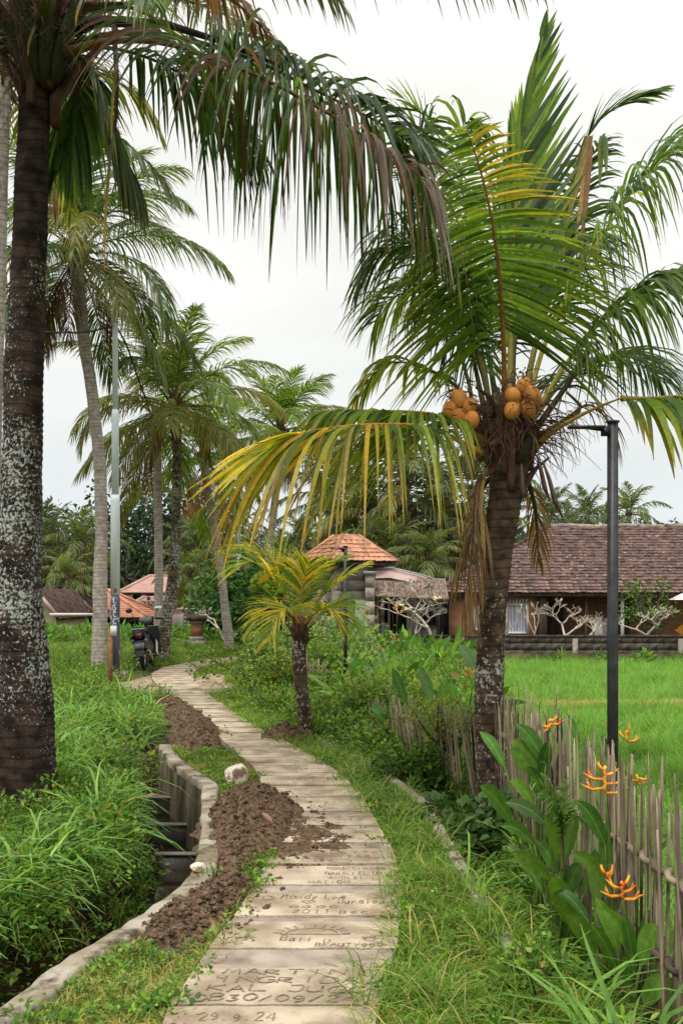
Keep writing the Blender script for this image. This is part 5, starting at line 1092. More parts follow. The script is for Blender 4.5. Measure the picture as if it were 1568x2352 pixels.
# ------------------------------------------------------------------ parked motorbike
def motorbike():
    t = thing('motorbike', (0, 0, 0), 'black step-through motorbike parked on the dirt beside the path, seen from behind', 'motorbike')
    def b(nm, mat, m, p=t, smooth=False): return m.build(nm, mat, p, base=(0, 0, 0), smooth=smooth)
    def wheel(y):
        m = MB(); th = np.linspace(0, 2 * math.pi, 29); m.tube(np.c_[0 * th, y + .245 * np.cos(th), .285 + .245 * np.sin(th)], .045, 8, False); w = b('wheel', 'rubber', m, smooth=True)
        m = MB(); m.tube(np.c_[0 * th, y + .19 * np.cos(th), .285 + .19 * np.sin(th)], .018, 6, False)
        for k in range(5): a = k * 1.2566; m.tube([(0, y, .285), (0, y + .19 * math.cos(a), .285 + .19 * math.sin(a))], .012, 5)
        m.tube([(-.06, y, .285), (.06, y, .285)], .045, 10); b('rim', 'steel', m, w)
    wheel(0); wheel(1.24)
    m = MB(); m.grid(np.array([[(s * w_, y, z) for (w_, y, z) in row] for s in (1,) for row in []]) if False else np.array([[(a * w_, y, z + c * (1 - a * a)) for a in np.linspace(-1, 1, 9)] for (w_, y, z, c) in ((.06, -.34, .66, .03), (.12, -.28, .62, .10), (.14, -.10, .56, .16), (.15, .15, .48, .2), (.13, .38, .42, .16))])); b('tail_body', 'plastic_black', m, smooth=True)
    for s in (-1, 1):
        m = MB(); m.grid(np.array([[(s * (.055 + k * .3 * (1 - k) * 1.1 + .03), y, z0 * (1 - k) + z1 * k) for k in np.linspace(0, 1, 6)] for (y, z0, z1) in ((-.36, .58, .74), (-.2, .46, .76), (.0, .40, .76), (.25, .34, .72), (.45, .3, .6))])); b('side_panel', 'plastic_black', m, smooth=True)
    m = MB(); m.grid(np.array([[(a * w_, y, z - .03 * a * a + .0) for a in np.linspace(-1, 1, 7)] for (w_, y, z) in ((.05, -.36, .78), (.11, -.30, .83), (.13, -.05, .82), (.13, .1, .78), (.12, .3, .76), (.07, .46, .74))])); m.box((0, .02, .755), (.2, .66, .06)); b('seat', 'seat_vinyl', m, smooth=True)
    m = MB(); m.tube([(-.12, -.1, .82), (-.13, -.3, .85), (-.08, -.42, .85), (.08, -.42, .85), (.13, -.3, .85), (.12, -.1, .82)], .014, 6); b('grab_rail', 'steel', m)
    m = MB(); m.box((0, -.38, .72), (.12, .05, .10)); b('tail_light', 'red_lens', m)
    for s in (-1, 1): m = MB(); m.blob((s * .13, -.35, .62), (.035, .04, .04)); b('indicator', 'plastic_grey', m)
    m = MB(); m.grid(np.array([[(a * .085, -.36 - k * .10, .62 - k * .30) for a in (-1, 0, 1)] for k in np.linspace(0, 1, 5)])); m.box((0, -.40, .46), (.16, .02, .2), rx=-.3); b('rear_mudguard', 'plastic_black', m)
    m = MB(); m.box((0, -.435, .52), (.20, .008, .11), rx=-.25); b('number_plate', 'plastic_grey', m)
    m = MB(); m.tube([(.11, .55, .2), (.13, .2, .22), (.14, -.05, .30)], [.02, .025, .045], 9); m.tube([(.14, -.05, .30), (.15, -.34, .38)], [.055, .05], 12); e_ = b('exhaust', 'steel_warm', m, smooth=True)
    m = MB(); m.tube([(.15, -.345, .381), (.1505, -.352, .383)], .028, 10); b('exhaust_tip', 'dark_inside', m, e_)
    m = MB(); m.box((-.09, .1, .24), (.05, .44, .07)); m.box((.0, .42, .30), (.2, .3, .22)); b('engine', 'plastic_grey', m)
    for s in (-1, 1): m = MB(); m.tube([(s * .11, .0, .3), (s * .11, -.06, .62)], .028, 8); b('shock_absorber', 'steel', m)
    m = MB(); m.tube([(0, .3, .5), (0, .62, .42), (0, .88, .72), (0, .96, .98)], .045, 8); b('frame', 'plastic_black', m)
    for s in (-1, 1):
        m = MB(); m.grid(np.array([[(s * (.05 + .22 * k), .80 + .10 * (1 - k) - .02, z) for k in np.linspace(0, 1, 5)] for z in (.30, .5, .7, .86)])); m.grid(np.array([[(s * (.05 + .22 * k), .84 + .10 * (1 - k) - .02, z) for k in np.linspace(0, 1, 5)] for z in (.30, .5, .7, .86)])); b('leg_shield', 'plastic_black' , m, smooth=True)
    m = MB(); m.tube([(0, 1.24, .285), (0, 1.10, .72), (0, .98, .98)], .03, 8); b('fork', 'steel', m)
    m = MB(); th = np.linspace(.5, 2.5, 10); m.grid(np.array([[(a * .06, 1.24 + .30 * math.cos(k), .285 + .30 * math.sin(k)) for a in (-1, 0, 1)] for k in th])); b('front_mudguard', 'plastic_black', m)
    m = MB(); m.tube([(-.34, .80, 1.00), (-.2, .90, 1.02), (0, .96, 1.0), (.2, .90, 1.02), (.34, .80, 1.00)], .016, 6); b('handlebar', 'plastic_black', m)
    for s in (-1, 1):
        m = MB(); m.tube([(s * .24, .86, 1.01), (s * .36, .78, .995)], .022, 8); b('grip', 'rubber', m)
        m = MB(); m.tube([(s * .22, .87, 1.02), (s * .25, .84, 1.14), (s * .28, .82, 1.2)], .007, 5); mr_ = b('mirror', 'plastic_black', m)
        m = MB(); m.blob((s * .30, .815, 1.22), (.075, .012, .045), sub=2); b('mirror_glass', 'mirror_glass' if s > 0 else 'plastic_black', m, mr_, True)
    m = MB(); m.blob((0, .95, 1.0), (.14, .13, .085), sub=2); b('cowl', 'plastic_grey', m, smooth=True)
    for s in (-1, 1): m = MB(); m.box((s * .19, .32, .27), (.14, .05, .025)); b('foot_peg', 'rubber', m)
    m = MB(); m.tube([(-.08, .25, .25), (-.24, .18, .02)], .012, 6); b('side_stand', 'steel', m)
    m = MB(); m.grid(np.array([[(.20 + .02 * k, .5 + .35 * a, .35 + .25 * k - .1 * a) for a in (0, .5, 1)] for k in (0, .5, 1)])); b('fairing', 'white_paint', m)
    return t
mo = motorbike(); pm_ = G(333, 1541); mo.location = tuple(pm_); mo.scale = (1.1, 1.1, 1.1); mo.rotation_euler = (0, R(-6), R(4))

# ------------------------------------------------------------------ heliconias by the fence
def blade(tip, base_, wid, bow=.06, fold=.18, c=(.05, .14, .025), seg=8, twist=0.0, mid=(.16, .26, .06)):
    b0, t0 = np.array(base_, float), np.array(tip, float); d = t0 - b0; L = np.linalg.norm(d)
    P = b0 + d * np.linspace(0, 1, seg + 1)[:, None]; P[:, 2] += bow * np.sin(np.linspace(0, math.pi, seg + 1))
    T = nrm(np.gradient(P, axis=0)); S = nrm(np.cross(T, np.array([math.sin(twist), -1.0, .35]))); U = np.cross(S, T)
    pf = np.interp(np.linspace(0, 1, seg + 1), [0, .08, .3, .6, .85, 1], [.05, .5, .95, 1, .55, .02])[:, None] * wid
    rows = [P - S * pf + U * pf * fold, P - S * pf * .5 + U * pf * fold * .3, P - S * .003, P, P + S * .003, P + S * pf * .5 + U * pf * fold * .3, P + S * pf + U * pf * fold]
    c = np.array(c); md = np.array(mid); C = [c, c * 1.1, c * 1.1, md, c * 1.1, c * .95, c]
    m = MB(); m.grid(np.stack(rows), np.repeat(np.array(C), seg + 1, axis=0)); return m
def heliconia(label, Y, root, leaves, flowers=(), zb=-.22):
    r = W(root[0], 1500, Y); r[2] = zb; t = thing('heliconia', tuple(r), label, 'plant', 'heliconia plants along the fence')
    for i, (tu, tv, bu, bv, wd, dy, *cc) in enumerate(leaves):
        tp, bs_ = W(tu, tv, Y + dy), W(bu, bv, Y + dy * .4)
        c = cc[0] if cc else random.choice([(.040, .115, .022), (.055, .145, .028), (.085, .19, .035)])
        lf = blade(tp, bs_, wd * Y / FPX, .03, random.uniform(.05, .35), c, twist=random.uniform(-.5, .5)).build('leaf', 'leaf', t, smooth=True)
        m = MB(); m.tube(catmull([r + (random.uniform(-.06, .06), random.uniform(-.05, .05), 0), (r + bs_) / 2 + (0, 0, .05), bs_], 7), np.linspace(.011, .005, 7), 5, C=(.10, .17, .04)); m.build('stalk', 'leaf', lf, base=BASE[t.name])
    for k in range(4 if Y < 7 else 0):   # further leaves, turned every way
        az = random.uniform(0, 6.28); ln = random.uniform(.22, .40); bs_ = r + np.array([math.cos(az) * .10, math.sin(az) * .10, random.uniform(.12, .42)]); tp = bs_ + np.array([math.cos(az) * ln * .55, math.sin(az) * ln * .4, ln * random.uniform(.3, .8)])
        lf = blade(tp, bs_, random.uniform(.030, .048), .04, .2, random.choice([(.035, .10, .02), (.055, .145, .028), (.09, .19, .04)]), twist=az).build('leaf', 'leaf', t, smooth=True)
        m = MB(); m.tube([r, bs_], [.010, .005], 5, C=(.10, .17, .04)); m.build('stalk', 'leaf', lf, base=BASE[t.name])
    for (fu, fv, br, sz) in flowers:
        p = W(fu, fv, Y - .05); m = MB(); m.tube(catmull([r, (r + p) / 2 + (.02, 0, .05), p - (0, 0, sz)], 8), .006, 5, C=(.12, .2, .05)); st_ = m.build('flower_stem', 'leaf', t)
        f = MB(); ax = [p + (.006 * (-1) ** k, 0, -sz + 2 * sz * k / max(1, len(br))) for k in range(len(br) + 1)]; f.tube(ax, .008, 5)
        for k, (dx, dz, ln) in enumerate(br):
            a = ax[k]; d = nrm(np.array([dx, random.uniform(-.3, .1), dz])); e = a + d * ln; md = (a + e) / 2 - np.array([0, 0, .14 * ln])
            f.tube([a, md, e], [.008, .013, .001], 6, flat=.6)
            for q in range(2): f.tube([md, md + d * ln * .25 + np.array([0, 0, ln * (.28 + .12 * q)])], [.006, .001], 4)
        f.build('flower', 'bracts', t, smooth=False)
    return t
L_ = (.10, .21, .035)
heliconia('tall heliconia near the palm trunk with a two-pronged orange flower', 5.6, (1235, 0), [(1100, 1680, 1160, 1765, 15, .1), (1186, 1663, 1252, 1757, 20, 0), (1167, 1722, 1232, 1786, 20, -.1), (1174, 1698, 1250, 1790, 22, 0, L_), (1170, 1793, 1226, 1850, 17, -.1, L_), (1100, 1804, 1174, 1890, 20, -.4), (1300, 1655, 1275, 1740, 14, .3), (1260, 1700, 1240, 1800, 18, 0), (1210, 1760, 1245, 1840, 16, -.1)],
          [(1262, 1660, [(-.5, .1, .06), (1, .35, .10), (-.8, -.9, .07), (.9, .5, .06)], .02)])
heliconia('heliconia with broad leaves standing before the fence under the green fern spray', 4.9, (1290, 0), [(1159, 1843, 1258, 1897, 17, 0, (.05, .10, .04)), (1147, 1897, 1225, 1940, 15, -.1), (1248, 1874, 1291, 1983, 17, -.1, L_), (1324, 1866, 1295, 1983, 18, 0, (.09, .17, .06)), (1170, 1958, 1264, 2024, 17, -.2, L_), (1334, 1983, 1299, 2065, 20, 0), (1264, 2010, 1311, 2130, 24, -.3, L_), (1230, 1930, 1280, 2010, 15, .1), (1330, 2060, 1310, 2160, 18, .1)])
heliconia('heliconia with the tallest stack of orange flowers, in front of the lamp post', 4.5, (1400, 0), [(1323, 1839, 1389, 1940, 19, 0), (1416, 1893, 1395, 2018, 28, 0, (.06, .16, .025)), (1311, 1960, 1389, 2038, 19, -.2, L_), (1417, 1850, 1392, 1930, 15, .2, (.09, .17, .06)), (1365, 1950, 1370, 2080, 20, .1), (1420, 2010, 1410, 2120, 22, .1)],
          [(1388, 1790, [(1, .35, .115), (-1, .22, .11), (1, .40, .10), (-1, .35, .10), (.9, .5, .065), (-.7, .9, .05)], .060)])
heliconia('heliconia low by the fence with the brightest orange flower among the grass', 4.1, (1440, 0), [(1379, 2088, 1459, 2200, 21, -.1, L_), (1365, 2060, 1420, 2190, 17, 0), (1400, 2090, 1480, 2230, 16, .1, (.09, .2, .04)), (1430, 2100, 1455, 2230, 15, -.1), (1490, 2090, 1470, 2230, 16, 0), (1350, 2120, 1420, 2240, 15, -.2)],
          [(1428, 2045, [(1, .35, .085), (-1, .30, .10), (.9, .6, .06), (-.9, .6, .08), (.6, 1, .05)], .035), (1395, 2010, [(.2, 1, .06), (-.6, 1, .05)], .01)])
heliconia('slim heliconia in the rice just beyond the lamp post, with a small upright orange flower', 6.2, (1436, 0), [(1300, 1640, 1330, 1720, 9, 0), (1380, 1690, 1400, 1760, 10, 0), (1480, 1760, 1440, 1830, 12, 0)],
          [(1438, 1690, [(.9, .35, .085), (-.8, .9, .07), (.1, 1, .09), (.7, .8, .05)], .035), (1462, 1790, [(1, .5, .06), (-1, .5, .05), (1, 0, .07)], .03)], zb=-.3)
heliconia('far heliconia with long upright leaves behind the weedy bamboo fence', 10.5, (985, 0), [(900, 1534, 930, 1614, 12, 0, (.035, .10, .03)), (962, 1530, 992, 1620, 14, 0, (.07, .15, .06)), (1024, 1560, 1010, 1620, 14, 0), (1055, 1480, 1092, 1545, 16, .4, (.07, .15, .06)), (1140, 1540, 1110, 1600, 14, .4), (1140, 1575, 1120, 1620, 12, .3)],
          [(1078, 1545, [(1, .3, .08), (-1, .3, .08), (1, .5, .07), (-1, .6, .06)], .05)], zb=-.15)
heliconia('heliconia clump with small yellow flowers in front of the thatched shed', 24, (905, 0), [(880, 1440, 905, 1500, 8, 0), (925, 1450, 912, 1500, 8, 0), (895, 1455, 908, 1510, 7, 0), (850, 1440, 885, 1490, 7, 0), (940, 1470, 915, 1505, 7, 0), (1000, 1450, 975, 1500, 7, 0), (960, 1455, 972, 1500, 6, 0), (1035, 1460, 1010, 1500, 7, 0)],
          [(912, 1398, [(1, .6, .16), (-1, .8, .14), (.6, 1, .12)], .12), (905, 1465, [(1, .6, .16), (-1, .8, .14), (.6, 1, .12)], .1), (838, 1408, [(1, .6, .14), (-1, .8, .12)], .1)], zb=0)
for k_, (a_, b_, lb_) in enumerate((((965, 1588, 14), (1075, 1606, 13.6), 'longer pale bamboo pole lying in the weeds behind the half-hidden fence'), ((1000, 1622, 13), (1052, 1598, 13.2), 'short grey bamboo pole lying crosswise in the weeds near the longer one'))):
    m = MB(); m.tube([W(*a_), W(*b_)], .022, 7); tag(m.build('bamboo_pole', 'bamboo', base=tuple(W(*a_))), lb_, 'bamboo pole')
# fern spray
p = W(1285, 1800, 4.7); t = thing('fern', (float(p[0]), 4.7, -.2), 'feathery bright green fern spray between the heliconias', 'plant')
for k, (tu, tv) in enumerate(((1222, 1795), (1250, 1780), (1300, 1790), (1352, 1850), (1372, 1880), (1240, 1830), (1270, 1870), (1345, 1905))):
    b_ = W(1290, 1880, 4.75); tp = W(tu, tv, 4.6 + .05 * k)
    frond([b_ - (0, 0, .25), b_, b_ * .4 + tp * .6 + (0, 0, .04), tp], 26, .085, .006, .35, .2, .1, (75, 45), (0, 1, 0) if k % 2 else (.7, .7, 0), [(.07, .17, .03), (.11, .23, .05)], None, 0, (.15, .16, .05), .003, .05, 3, 400 + k).build('frond', 'leaf', t)

# ------------------------------------------------------------------ shrubs that can be told apart
def shrub(label, c, rad, hgt, n, L, Wd, cols, seed, name='shrub', stemc=(.08, .07, .04), group=None):
    r = np.random.default_rng(seed); t = thing(name, tuple(c), label, 'shrub', group); c = np.array(c, float)
    lob = [(np.array([r.normal() * rad * .45, r.normal() * rad * .45, hgt * r.uniform(.35, .85)]), rad * r.uniform(.35, .6)) for _ in range(9)]
    P = []; 
    for k in range(n):
        a, q = lob[r.integers(0, 9)]; d = nrm(r.normal(size=3)); P.append(a + d * q * r.uniform(.6, 1.05))
    P = np.array(P); P[:, 2] = np.abs(P[:, 2]); D = nrm(P * np.array([1, 1, .5]) + r.normal(size=P.shape) * rad * .7); Nn = nrm(r.normal(size=P.shape) * .5 + np.array([0, 0, 1.0]))
    C = np.array(cols)[r.integers(0, len(cols), n)] * r.uniform(.7, 1.3, (n, 1))
    m = MB(); m.add(*leaf_quads(P + c, D, Nn, L * r.uniform(.6, 1.3, n), Wd * r.uniform(.7, 1.2, n), C)); m.build('foliage', 'leaf', t)
    m = MB()
    for a, q in lob: m.tube(catmull([c, c + a * .5 + r.normal(size=3) * .04, c + a + (0, 0, q * .5)], 7), np.linspace(.02, .005, 7), 5, False, C=stemc)
    m.build('stems', 'tinted', t); return t
SB = [(.035, .09, .02), (.06, .135, .025), (.11, .2, .03), (.22, .29, .06)]
shrub('dense dark shrub crowding the inside of the path bend', G(585, 1580) + (.1, 0, 0), .75, .75, 2200, .075, .020, SB, 1, group='shrubs on the verge')
shrub('leafy shrub with yellow tips between the path bend and the young palm', G(628, 1600) + (0, 0, 0), .7, .65, 2000, .07, .018, SB + [(.28, .30, .08)], 2, group='shrubs on the verge')
shrub('farther shrub topping the bend beside the distant power pole', np.array([-1.55, 21.5, 0]), .8, .85, 2000, .10, .028, SB, 3, group='shrubs on the verge')
shrub('bright rounded shrub behind the short bamboo run', np.array([-.1, 17.5, 0]), 1.2, .75, 2200, .09, .026, [(.06, .14, .03), (.10, .2, .04), (.2, .28, .06)], 4, group='shrubs on the verge')
shrub('weedy yellow-green bush behind the half-hidden fence', np.array([.55, 12.5, -.1]), .9, .65, 2200, .075, .022, [(.06, .13, .025), (.12, .22, .04), (.22, .29, .07)], 5, group='shrubs on the verge')
shrub('broad bush in front of the pavilion at the foot of the slim lamp post', np.array([-.2, 21, 0]), 1.6, .9, 2600, .11, .03, [(.05, .12, .025), (.10, .19, .04), (.18, .26, .06)], 6, group='shrubs on the verge')
shrub('dark trailing creeper spilling over the weedy end of the fence', np.array([.72, 8.9, -.2]), .38, .5, 1100, .06, .02, SB[:3], 7, group='shrubs on the verge')
shrub('broad-leaved creeper clump at the foot of the dwarf palm', np.array([1.0, 7.1, -.25]), .36, .34, 700, .09, .034, [(.02, .055, .02), (.04, .09, .03), (.07, .13, .05)], 8, group='shrubs on the verge')
shrub('dark bushy patch hanging over the canal bank behind the weirs', np.array([-1.95, 8.6, -.1]), .38, .35, 900, .055, .018, SB, 9)
shrub('low leafy creeper trailing down the earth bank into the canal', np.array([-1.62, 5.5, -.2]), .32, .30, 800, .06, .02, SB[:3] + [(.10, .15, .08)], 10)
shrub('feathery yellow-green bush beside the fence behind the dwarf palm', np.array([1.0, 8.9, .2]), .42, .6, 1500, .035, .010, [(.09, .15, .02), (.16, .20, .03)], 11)
# vine-wrapped stump
shrub('yellow-green vine clump climbing a palm trunk behind the young palm', W(642, 1400, 30) , .62, 1.4, 1600, .16, .055, [(.10, .2, .03), (.22, .33, .05), (.35, .42, .08)], 12)

# ------------------------------------------------------------------ block wall along the rice field
YW = 28.6
bw = thing('garden_wall', (5, YW, -.3), 'long low dark-stained concrete block wall at the far edge of the rice field', 'wall')
blk = MB().box((0, 0, 0), (.39, .14, .19)); me_ = blk.mesh('block', 'block_wall', (0, 0, 0)); me_b = MB().box((0, 0, 0), (.393, .13, .194)).mesh('block', 'block_wall')
x = 1.6; xend = 12.6; rg = random.Random(3)
for row in range(4):
    xx_ = x - (.2 if row % 2 else 0)
    while xx_ < xend:
        inst('block', me_b, bw, (xx_ + .2, YW + rg.uniform(-.008, .008), -.30 + .095 + row * .20), (0, 0, rg.uniform(-.01, .01))); xx_ += .40
m = MB(); m.box(((x + xend) / 2, YW, -.08), (xend - x, .118, .60)); m.build('mortar', 'block_wall', bw)
m = MB(); m.box(((x + xend) / 2, YW, .525 - .02), (xend - x + .1, .18, .05)); m.build('coping', 'block_wall', bw)
m_ = MB().box((0, 0, 0), (.14, .22, .74)); mp_ = m_.mesh('pilaster', 'wall_stone')
for u in (1318, 1560, 1145, 1740): inst('pilaster', mp_, bw, ((u - HU) / FPX * YW, YW - .03, .06))
for u in (1398,): inst('pilaster', mp_, bw, ((u - HU) / FPX * YW, YW - .03, .06))
wl = thing('garden_wall', (1, 29.2, -.1), 'dark low wall stretch in front of the thatched shed, behind the yellow-flowered clump', 'wall')
for row in range(3):
    xx_ = -.9
    while xx_ < 1.6: inst('block', me_b, wl, (xx_ + .2 + (.2 if row % 2 else 0), 28.7, -.05 + row * .2)); xx_ += .4

# ------------------------------------------------------------------ the long tiled house
def roof_plane(parent, A0, B0, A1, B1, tw, th, mat, nparts, seed, lift=.03, curve=.02):
    """tiles on the quad A0-B0 (eave) to A1-B1 (ridge): up to nparts tile objects, the rest one joined part"""
    A0, B0, A1, B1 = map(lambda q: np.array(q, float), (A0, B0, A1, B1)); r = random.Random(seed)
    hgt = np.linalg.norm((A1 + B1) / 2 - (A0 + B0) / 2); rows = max(2, int(hgt / th)); ex = nrm(B0 - A0); up = nrm((A1 + B1) / 2 - (A0 + B0) / 2); up = nrm(up - ex * np.dot(up, ex)); nn_ = np.cross(ex, up)
    if nn_[2] < 0: nn_ = -nn_
    tm = MB(); a = np.linspace(-.5, .5, 5); sec = .5 * np.cos(a * math.pi * 1.0) * curve * 2 + np.where(a > .3, .01, 0)
    P = np.zeros((2, 5, 3))
    for i, yv in enumerate((-.56, .52)):
        for j in range(5): P[i, j] = (a[j] * tw * 1.04, yv * th * 1.12, sec[j] + (lift if i == 0 else 0))
    tm.grid(P); tm.grid(np.stack([P[0], P[0] - (0, 0, .022)]))
    me = tm.mesh('tile', mat); rot = Matrix((tuple(ex), tuple(up), tuple(nn_))).transposed().to_euler()
    Rm = np.stack([ex, up, nn_], 1); rest = MB(); n = 0; V0 = np.vstack(tm.V); F0 = np.vstack(tm.F4)
    for i in range(rows):
        f = (i + .5) / rows; L0 = A0 * (1 - f) + A1 * f; L1 = B0 * (1 - f) + B1 * f; k = max(1, int(np.linalg.norm(L1 - L0) / tw))
        for j in range(k):
            p = L0 + ex * (j + .5) * (np.linalg.norm(L1 - L0) / k) + nn_ * (.03 + r.uniform(-.006, .010)) + up * r.uniform(-.012, .012)
            if n < nparts: o = inst('tile', me, parent, p); o.rotation_euler = rot; o.rotation_euler[2] += r.uniform(-.02, .02); n += 1
            else: rest.add((V0 * (1, 1, 1)) @ Rm.T + p, F0)
    if rest.n: q = rest.build('roof_tiles', mat, parent); q['kind'] = 'stuff'
    m = MB(); m.add([A0, B0, B1, A1], [(0, 1, 2, 3)]); m.build('roof_deck', 'wood_dark', parent)
    return n
ho = thing('house', (8, 33, -.1), 'long low brick house with a big weathered dark tile roof and blue-curtained windows', 'house')
EY, EZ, RY, RZ = 32.0, 1.74, 36.2, 4.15
ex0 = (1003 - HU) / FPX * EY; ex1 = 18.5; rx0 = (1262 - HU) / FPX * RY
roof_plane(ho, (ex0, EY, EZ), (ex1, EY, EZ), (rx0, RY, RZ), (ex1, RY, RZ), .185, .23, 'tile_dark', 290, 5)
m = MB(); m.add([(ex0, EY, EZ), (rx0, RY, RZ), (ex0, 2 * RY - EY, EZ)], None, [(0, 1, 2)]); m.add([(ex0, 2 * RY - EY, EZ), (ex1, 2 * RY - EY, EZ), (ex1, RY, RZ), (rx0, RY, RZ)], [(0, 1, 2, 3)]); m.build('roof_back', 'tile_dark', ho)
m = MB()
for k in range(34):
    f = k / 34; m.tube([(rx0 + (ex1 - rx0) * f, RY, RZ + .05 + .02 * math.sin(k)), (rx0 + (ex1 - rx0) * (f + .031), RY, RZ + .045 + .02 * math.sin(k))], [.10, .085], 7)
m.build('ridge_tiles', 'wall_stone', ho)
m = MB()
for k in range(20):
    f = k / 20; a = np.array([ex0, EY, EZ]) * (1 - f) + np.array([rx0, RY, RZ]) * f; b_ = np.array([ex0, EY, EZ]) * (.95 - f) + np.array([rx0, RY, RZ]) * (f + .05); m.tube([a + (0, 0, .06), b_ + (0, 0, .05)], [.09, .075], 7)
m.build('hip_tiles', 'tile_dark', ho)
m = MB(); m.box(((ex0 + ex1) / 2, EY + .04, EZ - .05), (ex1 - ex0, .05, .10)); m.build('fascia', 'wood_dark', ho)
HY = 32.45
def hx(u, Y=HY): return (u - HU) / FPX * Y
def wall_seg(parent, u0, u1, mat, v0=1360, v1=1490, Y=HY, d=.18, nm='wall'):
    z1 = HZ + (HV - v0) / FPX * Y; z0 = HZ + (HV - v1) / FPX * Y; m = MB(); m.box(((hx(u0, Y) + hx(u1, Y)) / 2, Y + d / 2, (z0 + z1) / 2), (hx(u1, Y) - hx(u0, Y), d, z1 - z0)); return m.build(nm, mat, parent)
def window(parent, u0, u1, v0, v1, Y=HY, frame='white_paint', fill='curtain', mull=1, nm='window', fw=.07, rails=0):
    x0, x1 = hx(u0, Y), hx(u1, Y); z1 = HZ + (HV - v0) / FPX * Y; z0 = HZ + (HV - v1) / FPX * Y
    m = MB()
    for (cx, cz, sx, sz) in ((x0 + fw / 2, (z0 + z1) / 2, fw, z1 - z0), (x1 - fw / 2, (z0 + z1) / 2, fw, z1 - z0), ((x0 + x1) / 2, z0 + fw / 2, x1 - x0 - 2 * fw, fw), ((x0 + x1) / 2, z1 - fw / 2, x1 - x0 - 2 * fw, fw)): m.box((cx, Y - .03, cz), (sx, .08, sz))
    w = m.build(nm, frame, parent)
    for k in range(mull): m = MB(); m.box((x0 + (x1 - x0) * (k + 1) / (mull + 1), Y - .02, (z0 + z1) / 2), (fw * .8, .05, z1 - z0 - 2 * fw - .006)); m.build('mullion', frame, w, base=BASE[parent.name])
    for k in range(rails): m = MB(); m.box(((x0 + x1) / 2, Y - .017, z0 + (z1 - z0) * (k + 1) / (rails + 1)), (x1 - x0 - 2 * fw, .03, fw * .6)); m.build('glazing_bar', frame, w, base=BASE[parent.name])
    P = [(x, Y - .004 + .012 * math.sin(i * 1.9), z) for z in (z0 + fw, z1 - fw) for i, x in enumerate(np.linspace(x0 + fw, x1 - fw, 22))]
    m = MB(); m.grid(np.array(P).reshape(2, 22, 3)); m.build('curtain' if fill == 'curtain' else 'pane', fill, w, base=BASE[parent.name]); return w
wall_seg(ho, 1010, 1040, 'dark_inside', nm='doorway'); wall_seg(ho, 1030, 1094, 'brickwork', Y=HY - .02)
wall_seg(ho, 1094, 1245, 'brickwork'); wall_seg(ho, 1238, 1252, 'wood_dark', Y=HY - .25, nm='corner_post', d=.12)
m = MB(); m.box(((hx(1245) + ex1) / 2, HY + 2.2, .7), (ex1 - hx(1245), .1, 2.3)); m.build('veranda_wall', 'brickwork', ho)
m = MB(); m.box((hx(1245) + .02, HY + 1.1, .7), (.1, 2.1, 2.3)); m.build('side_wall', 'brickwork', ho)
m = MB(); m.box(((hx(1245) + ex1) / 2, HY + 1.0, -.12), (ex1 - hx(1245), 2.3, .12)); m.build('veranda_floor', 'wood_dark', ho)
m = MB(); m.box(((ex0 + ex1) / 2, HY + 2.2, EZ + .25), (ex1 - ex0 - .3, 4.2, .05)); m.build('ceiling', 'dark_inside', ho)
window(ho, 1160, 1212, 1386, 1456); window(ho, 1086, 1108, 1392, 1448, Y=HY - .03)
m = MB()
for k in range(7): m.box((hx(1163 + k * 7.4), HY - .03, 1.50), (.045, .03, .17))
m.build('vent_slat', 'white_paint', ho)
for u in (1251, 1345, 1428, 1500): m = MB(); m.box((hx(u, EY + .35), EY + .35, .75), (.10, .10, 1.95)); m.build('post', 'wood_dark' if u != 1428 else 'white_paint', ho)
for u0, u1 in ((1290, 1312), (1450, 1475)): m = MB(); m.box((hx((u0 + u1) / 2), HY + 2.12, .6), (.7, .06, 1.7)); m.build('door', 'wood_dark', ho)
# things under the veranda
for i, (u, lab) in enumerate(((1375, 'dark wooden lounge chair with crossed legs under the veranda, nearer the brick corner'), (1395, 'second dark wooden lounge chair under the veranda, next to the white post'))):
    xq = hx(u, HY - .2); t = thing('lounge_chair', (xq, HY - .2, -.05), lab, 'chair', 'chairs under the veranda')
    m = MB(); m.box((xq, HY - .2, .30), (.5, .5, .05)); m.build('seat', 'wood_grey', t)
    m = MB(); m.box((xq + .1, HY + .02, .62), (.46, .05, .7), rx=-.4); m.build('backrest', 'wood_grey', t)
    for sx in (-1, 1):
        for sy in (-1, 1): m = MB(); m.tube([(xq + sx * .22, HY - .2 + sy * .2, -.06), (xq + sx * .2, HY - .2 + sy * .16, .28)], .025, 6); m.build('leg', 'wood_grey', t)
m = MB(); a = W(1549, 1448, 31); m.add([a, W(1583, 1420, 31), W(1570, 1462, 31), a + (0, .03, 0), W(1583, 1420, 31.03), W(1570, 1462, 31.03)], None, [(0, 1, 2), (3, 5, 4)]); tag(m.build('cloth', 'bracts', base=tuple(a)), 'small yellow triangular cloth hanging under the veranda beside the parasol', 'cloth')
# white parasol at the edge
pc = W(1600, 1470, 30.5); t = thing('parasol', tuple(pc), 'pale cloth parasol standing before the long tiled house at its far end', 'parasol')
m = MB(); m.tube([pc, W(1600, 1352, 30.5)], .02, 8); m.build('pole', 'wood_dark', t)
m = MB(); th = np.linspace(0, 2 * math.pi, 13); ap = W(1600, 1352, 30.5)
m.grid(np.array([[ap + np.array([math.cos(q) * r_, math.sin(q) * r_, -z_]) for q in th] for r_, z_ in ((.01, 0), (.45, .14), (.85, .34))])); m.build('canopy', 'cloth_white', t)

